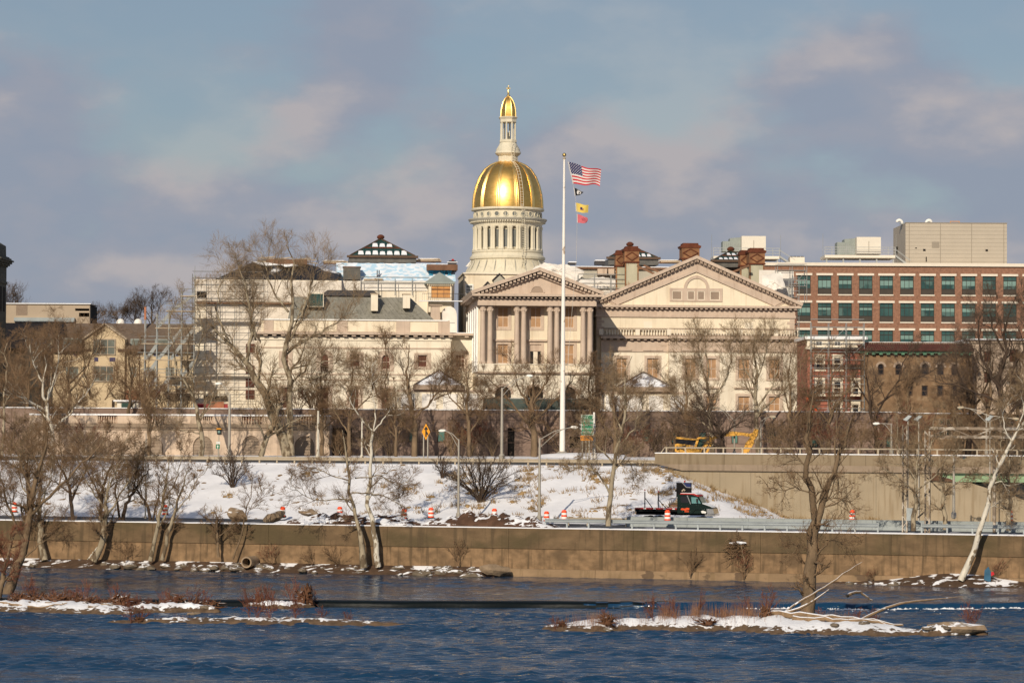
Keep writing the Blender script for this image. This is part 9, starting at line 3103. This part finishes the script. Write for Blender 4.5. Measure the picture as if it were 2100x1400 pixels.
def root_mass(label, px, py, Y, w, h, seed, m='root_wood', n=46):
    """upturned root plate: tangle of short roots round a stump"""
    rg_ = np.random.default_rng(seed)
    b = np.array(P(px, py, Y))
    b[2] = island_z(b[0], b[1]) - 0.05
    o = link('root_mass', None, None, tuple(b))
    tag(o, label, 'root mass', 'driftwood root masses on the islands')
    th = rg_.uniform(0, 2 * np.pi, n)
    ph = rg_.uniform(-0.1, 1.2, n)
    d = np.stack([np.cos(th) * np.cos(ph) * w, np.sin(th) * np.cos(ph) * w * 0.7, np.sin(ph) * h], axis=1)
    p0 = rg_.normal(size=(n, 3)) * np.array([w, w * 0.6, h]) * 0.18 + np.array([0, 0, h * 0.25])
    p2 = p0 + d * rg_.uniform(0.4, 0.9, (n, 1))
    p1 = (p0 + p2) / 2 + rg_.normal(size=(n, 3)) * h * 0.16
    V, Q = tubes(np.stack([p0, p1, p2], axis=1), np.tile([0.10, 0.07, 0.02], (n, 1)) * h, 5)
    link('roots', np_mesh('roots', V, Q, m), o)
    st = link('stump', rocks[seed % 5].copy(), o)
    st.data.materials[0] = MAT[m]
    st.scale = (w * 0.38, w * 0.3, h * 0.4)
    st.location = (0, 0, h * 0.2)
for a in (('root clump at the left of the small island by the weir', 535, 1238, 227, 0.9, 0.9, 1), ('tall root snag right of the small island by the weir', 625, 1238, 227, 1.0, 1.5, 2),
          ('upturned root plate at the left part of the near island', 1245, 1296, 203.5, 1.1, 0.8, 3), ('dark root clump in the middle of the near island', 1450, 1294, 204, 1.2, 0.6, 4),
          ('round root plate at the butt of the long log', 1570, 1276, 205.5, 0.7, 0.9, 5), ('small root tangle near the left tip of the near island', 1152, 1296, 203.5, 0.6, 0.5, 6),
          ('root clump on the left end of the snowy bar', 283, 1278, 208.5, 0.6, 0.6, 7), ('root clump on the right end of the left island', 400, 1252, 223, 1.2, 0.9, 8), ('root tangle in the middle of the left island', 180, 1246, 223, 1.2, 0.7, 9),
          ('root tangle right of the middle of the left island', 295, 1248, 223, 1.0, 0.7, 10)):
    root_mass(*a)
for k in range(9):
    x = (40, 75, 118, 150, 215, 245, 330, 360, 425)[k]
    root_mass(('leftmost', 'second', 'third', 'fourth', 'fifth', 'sixth', 'seventh', 'eighth', 'ninth')[k] + ' low brush tangle counted from the left edge on the left island', x, 1240 + (k % 3) * 4, 224 + (k % 2) * 2.5, 1.2 + 0.35 * (k % 3), 0.75 + 0.3 * (k % 2), 30 + k, n=90)
# snagged flood debris with snow, halfway up the wall
q = P(1513, 1124, WY(1513, 1124, -0.5))
o = link('flood_debris', None, None, q)
tag(o, 'snow topped flood debris nest caught in a shrub against the wall', 'debris')
rg_ = np.random.default_rng(77)
n = 160
p0 = rg_.normal(size=(n, 3)) * np.array([0.45, 0.2, 0.38])
p2 = p0 + rg_.normal(size=(n, 3)) * np.array([0.5, 0.25, 0.4])
V, Q = tubes(np.stack([p0, (p0 + p2) / 2, p2], axis=1), np.tile([0.03, 0.025, 0.012], (n, 1)), 4)
link('twigs', np_mesh('twigs', V, Q, 'twig_brown'), o)
sn = link('snow_cap', rocks[0].copy(), o, (-0.05, -0.05, 0.5))
sn.data.materials[0] = MAT['snow']
sn.scale = (0.7, 0.35, 0.22)
tree('thin dead stem holding the debris nest against the wall', WY(1525, 1182, -0.6), [([(1528, 1184), (1527, 1150), (1520, 1120), (1515, 1095)], [0.09, 0.08, 0.06, 0.02])], LV(7, 1.0, 4, 4, 4, up=0.2), 'bark_brown', 'twig_brown', 150)
# blue plastic litter by the leaning trunk
q = W.at(2026, 1178, -1.6)
T = Thing(W, (q[0], -1.6, q[1] - 0.5), 'plastic_litter', 'crumpled blue plastic sheet beside the leaning white trunk', 'litter')
T.part('sheet', MB().prism([(q[0] - .35, q[1] - .6), (q[0] + .25, q[1] - .6), (q[0] + .3, q[1] + .2), (q[0] + .05, q[1] + .75), (q[0] - .3, q[1] + .4)], -1.7, -1.5), 'blue_plastic')
T.part('red_scrap', MB().prism([(q[0] + .3, q[1] - .1), (q[0] + .6, q[1] + .05), (q[0] + .5, q[1] + .3), (q[0] + .28, q[1] + .25)], -1.72, -1.6), 'flag_red')
T = Thing(HV, (Fac(HV, -4, 1665, 830).u(1665), -6, PLZ), 'orange_fencing', 'strip of orange safety netting sagging before the red brick house', 'netting')
f = Fac(HV, -6, 1670, 825)
T.part('mesh_strip', MB().prism([(f.u(x), f.z(y)) for x, y in ((1652, 812), (1664, 822), (1676, 838), (1682, 846), (1672, 846), (1662, 832), (1652, 820))], -6, -5.95), 'orange_mesh')
T.part('stake', MB().tube([(f.u(1652), -6, PLZ), (f.u(1652), -6, f.z(808))], 0.05, 5), 'timber')

# ------------------------------------------------------------------ look-alikes are told apart by their order in the row
ORD = ('leftmost second third fourth fifth sixth seventh eighth ninth tenth eleventh twelfth thirteenth fourteenth fifteenth sixteenth seventeenth eighteenth '
       'nineteenth twentieth twenty-first twenty-second twenty-third twenty-fourth twenty-fifth twenty-sixth twenty-seventh twenty-eighth twenty-ninth thirtieth '
       'thirty-first thirty-second thirty-third thirty-fourth thirty-fifth').split()
same = {}
for o in COL.objects:
    if o.parent is None and 'label' in o.keys():
        same.setdefault(o['label'], []).append(o)
for lab, obs in same.items():
    if len(obs) > 1:
        obs.sort(key=lambda o: o.location.x / o.location.y)
        for o, w in zip(obs, ORD):
            o['label'] = w + ('' if w == 'leftmost' else ' from left') + ' ' + lab
print('branch triangles', N_TRI)
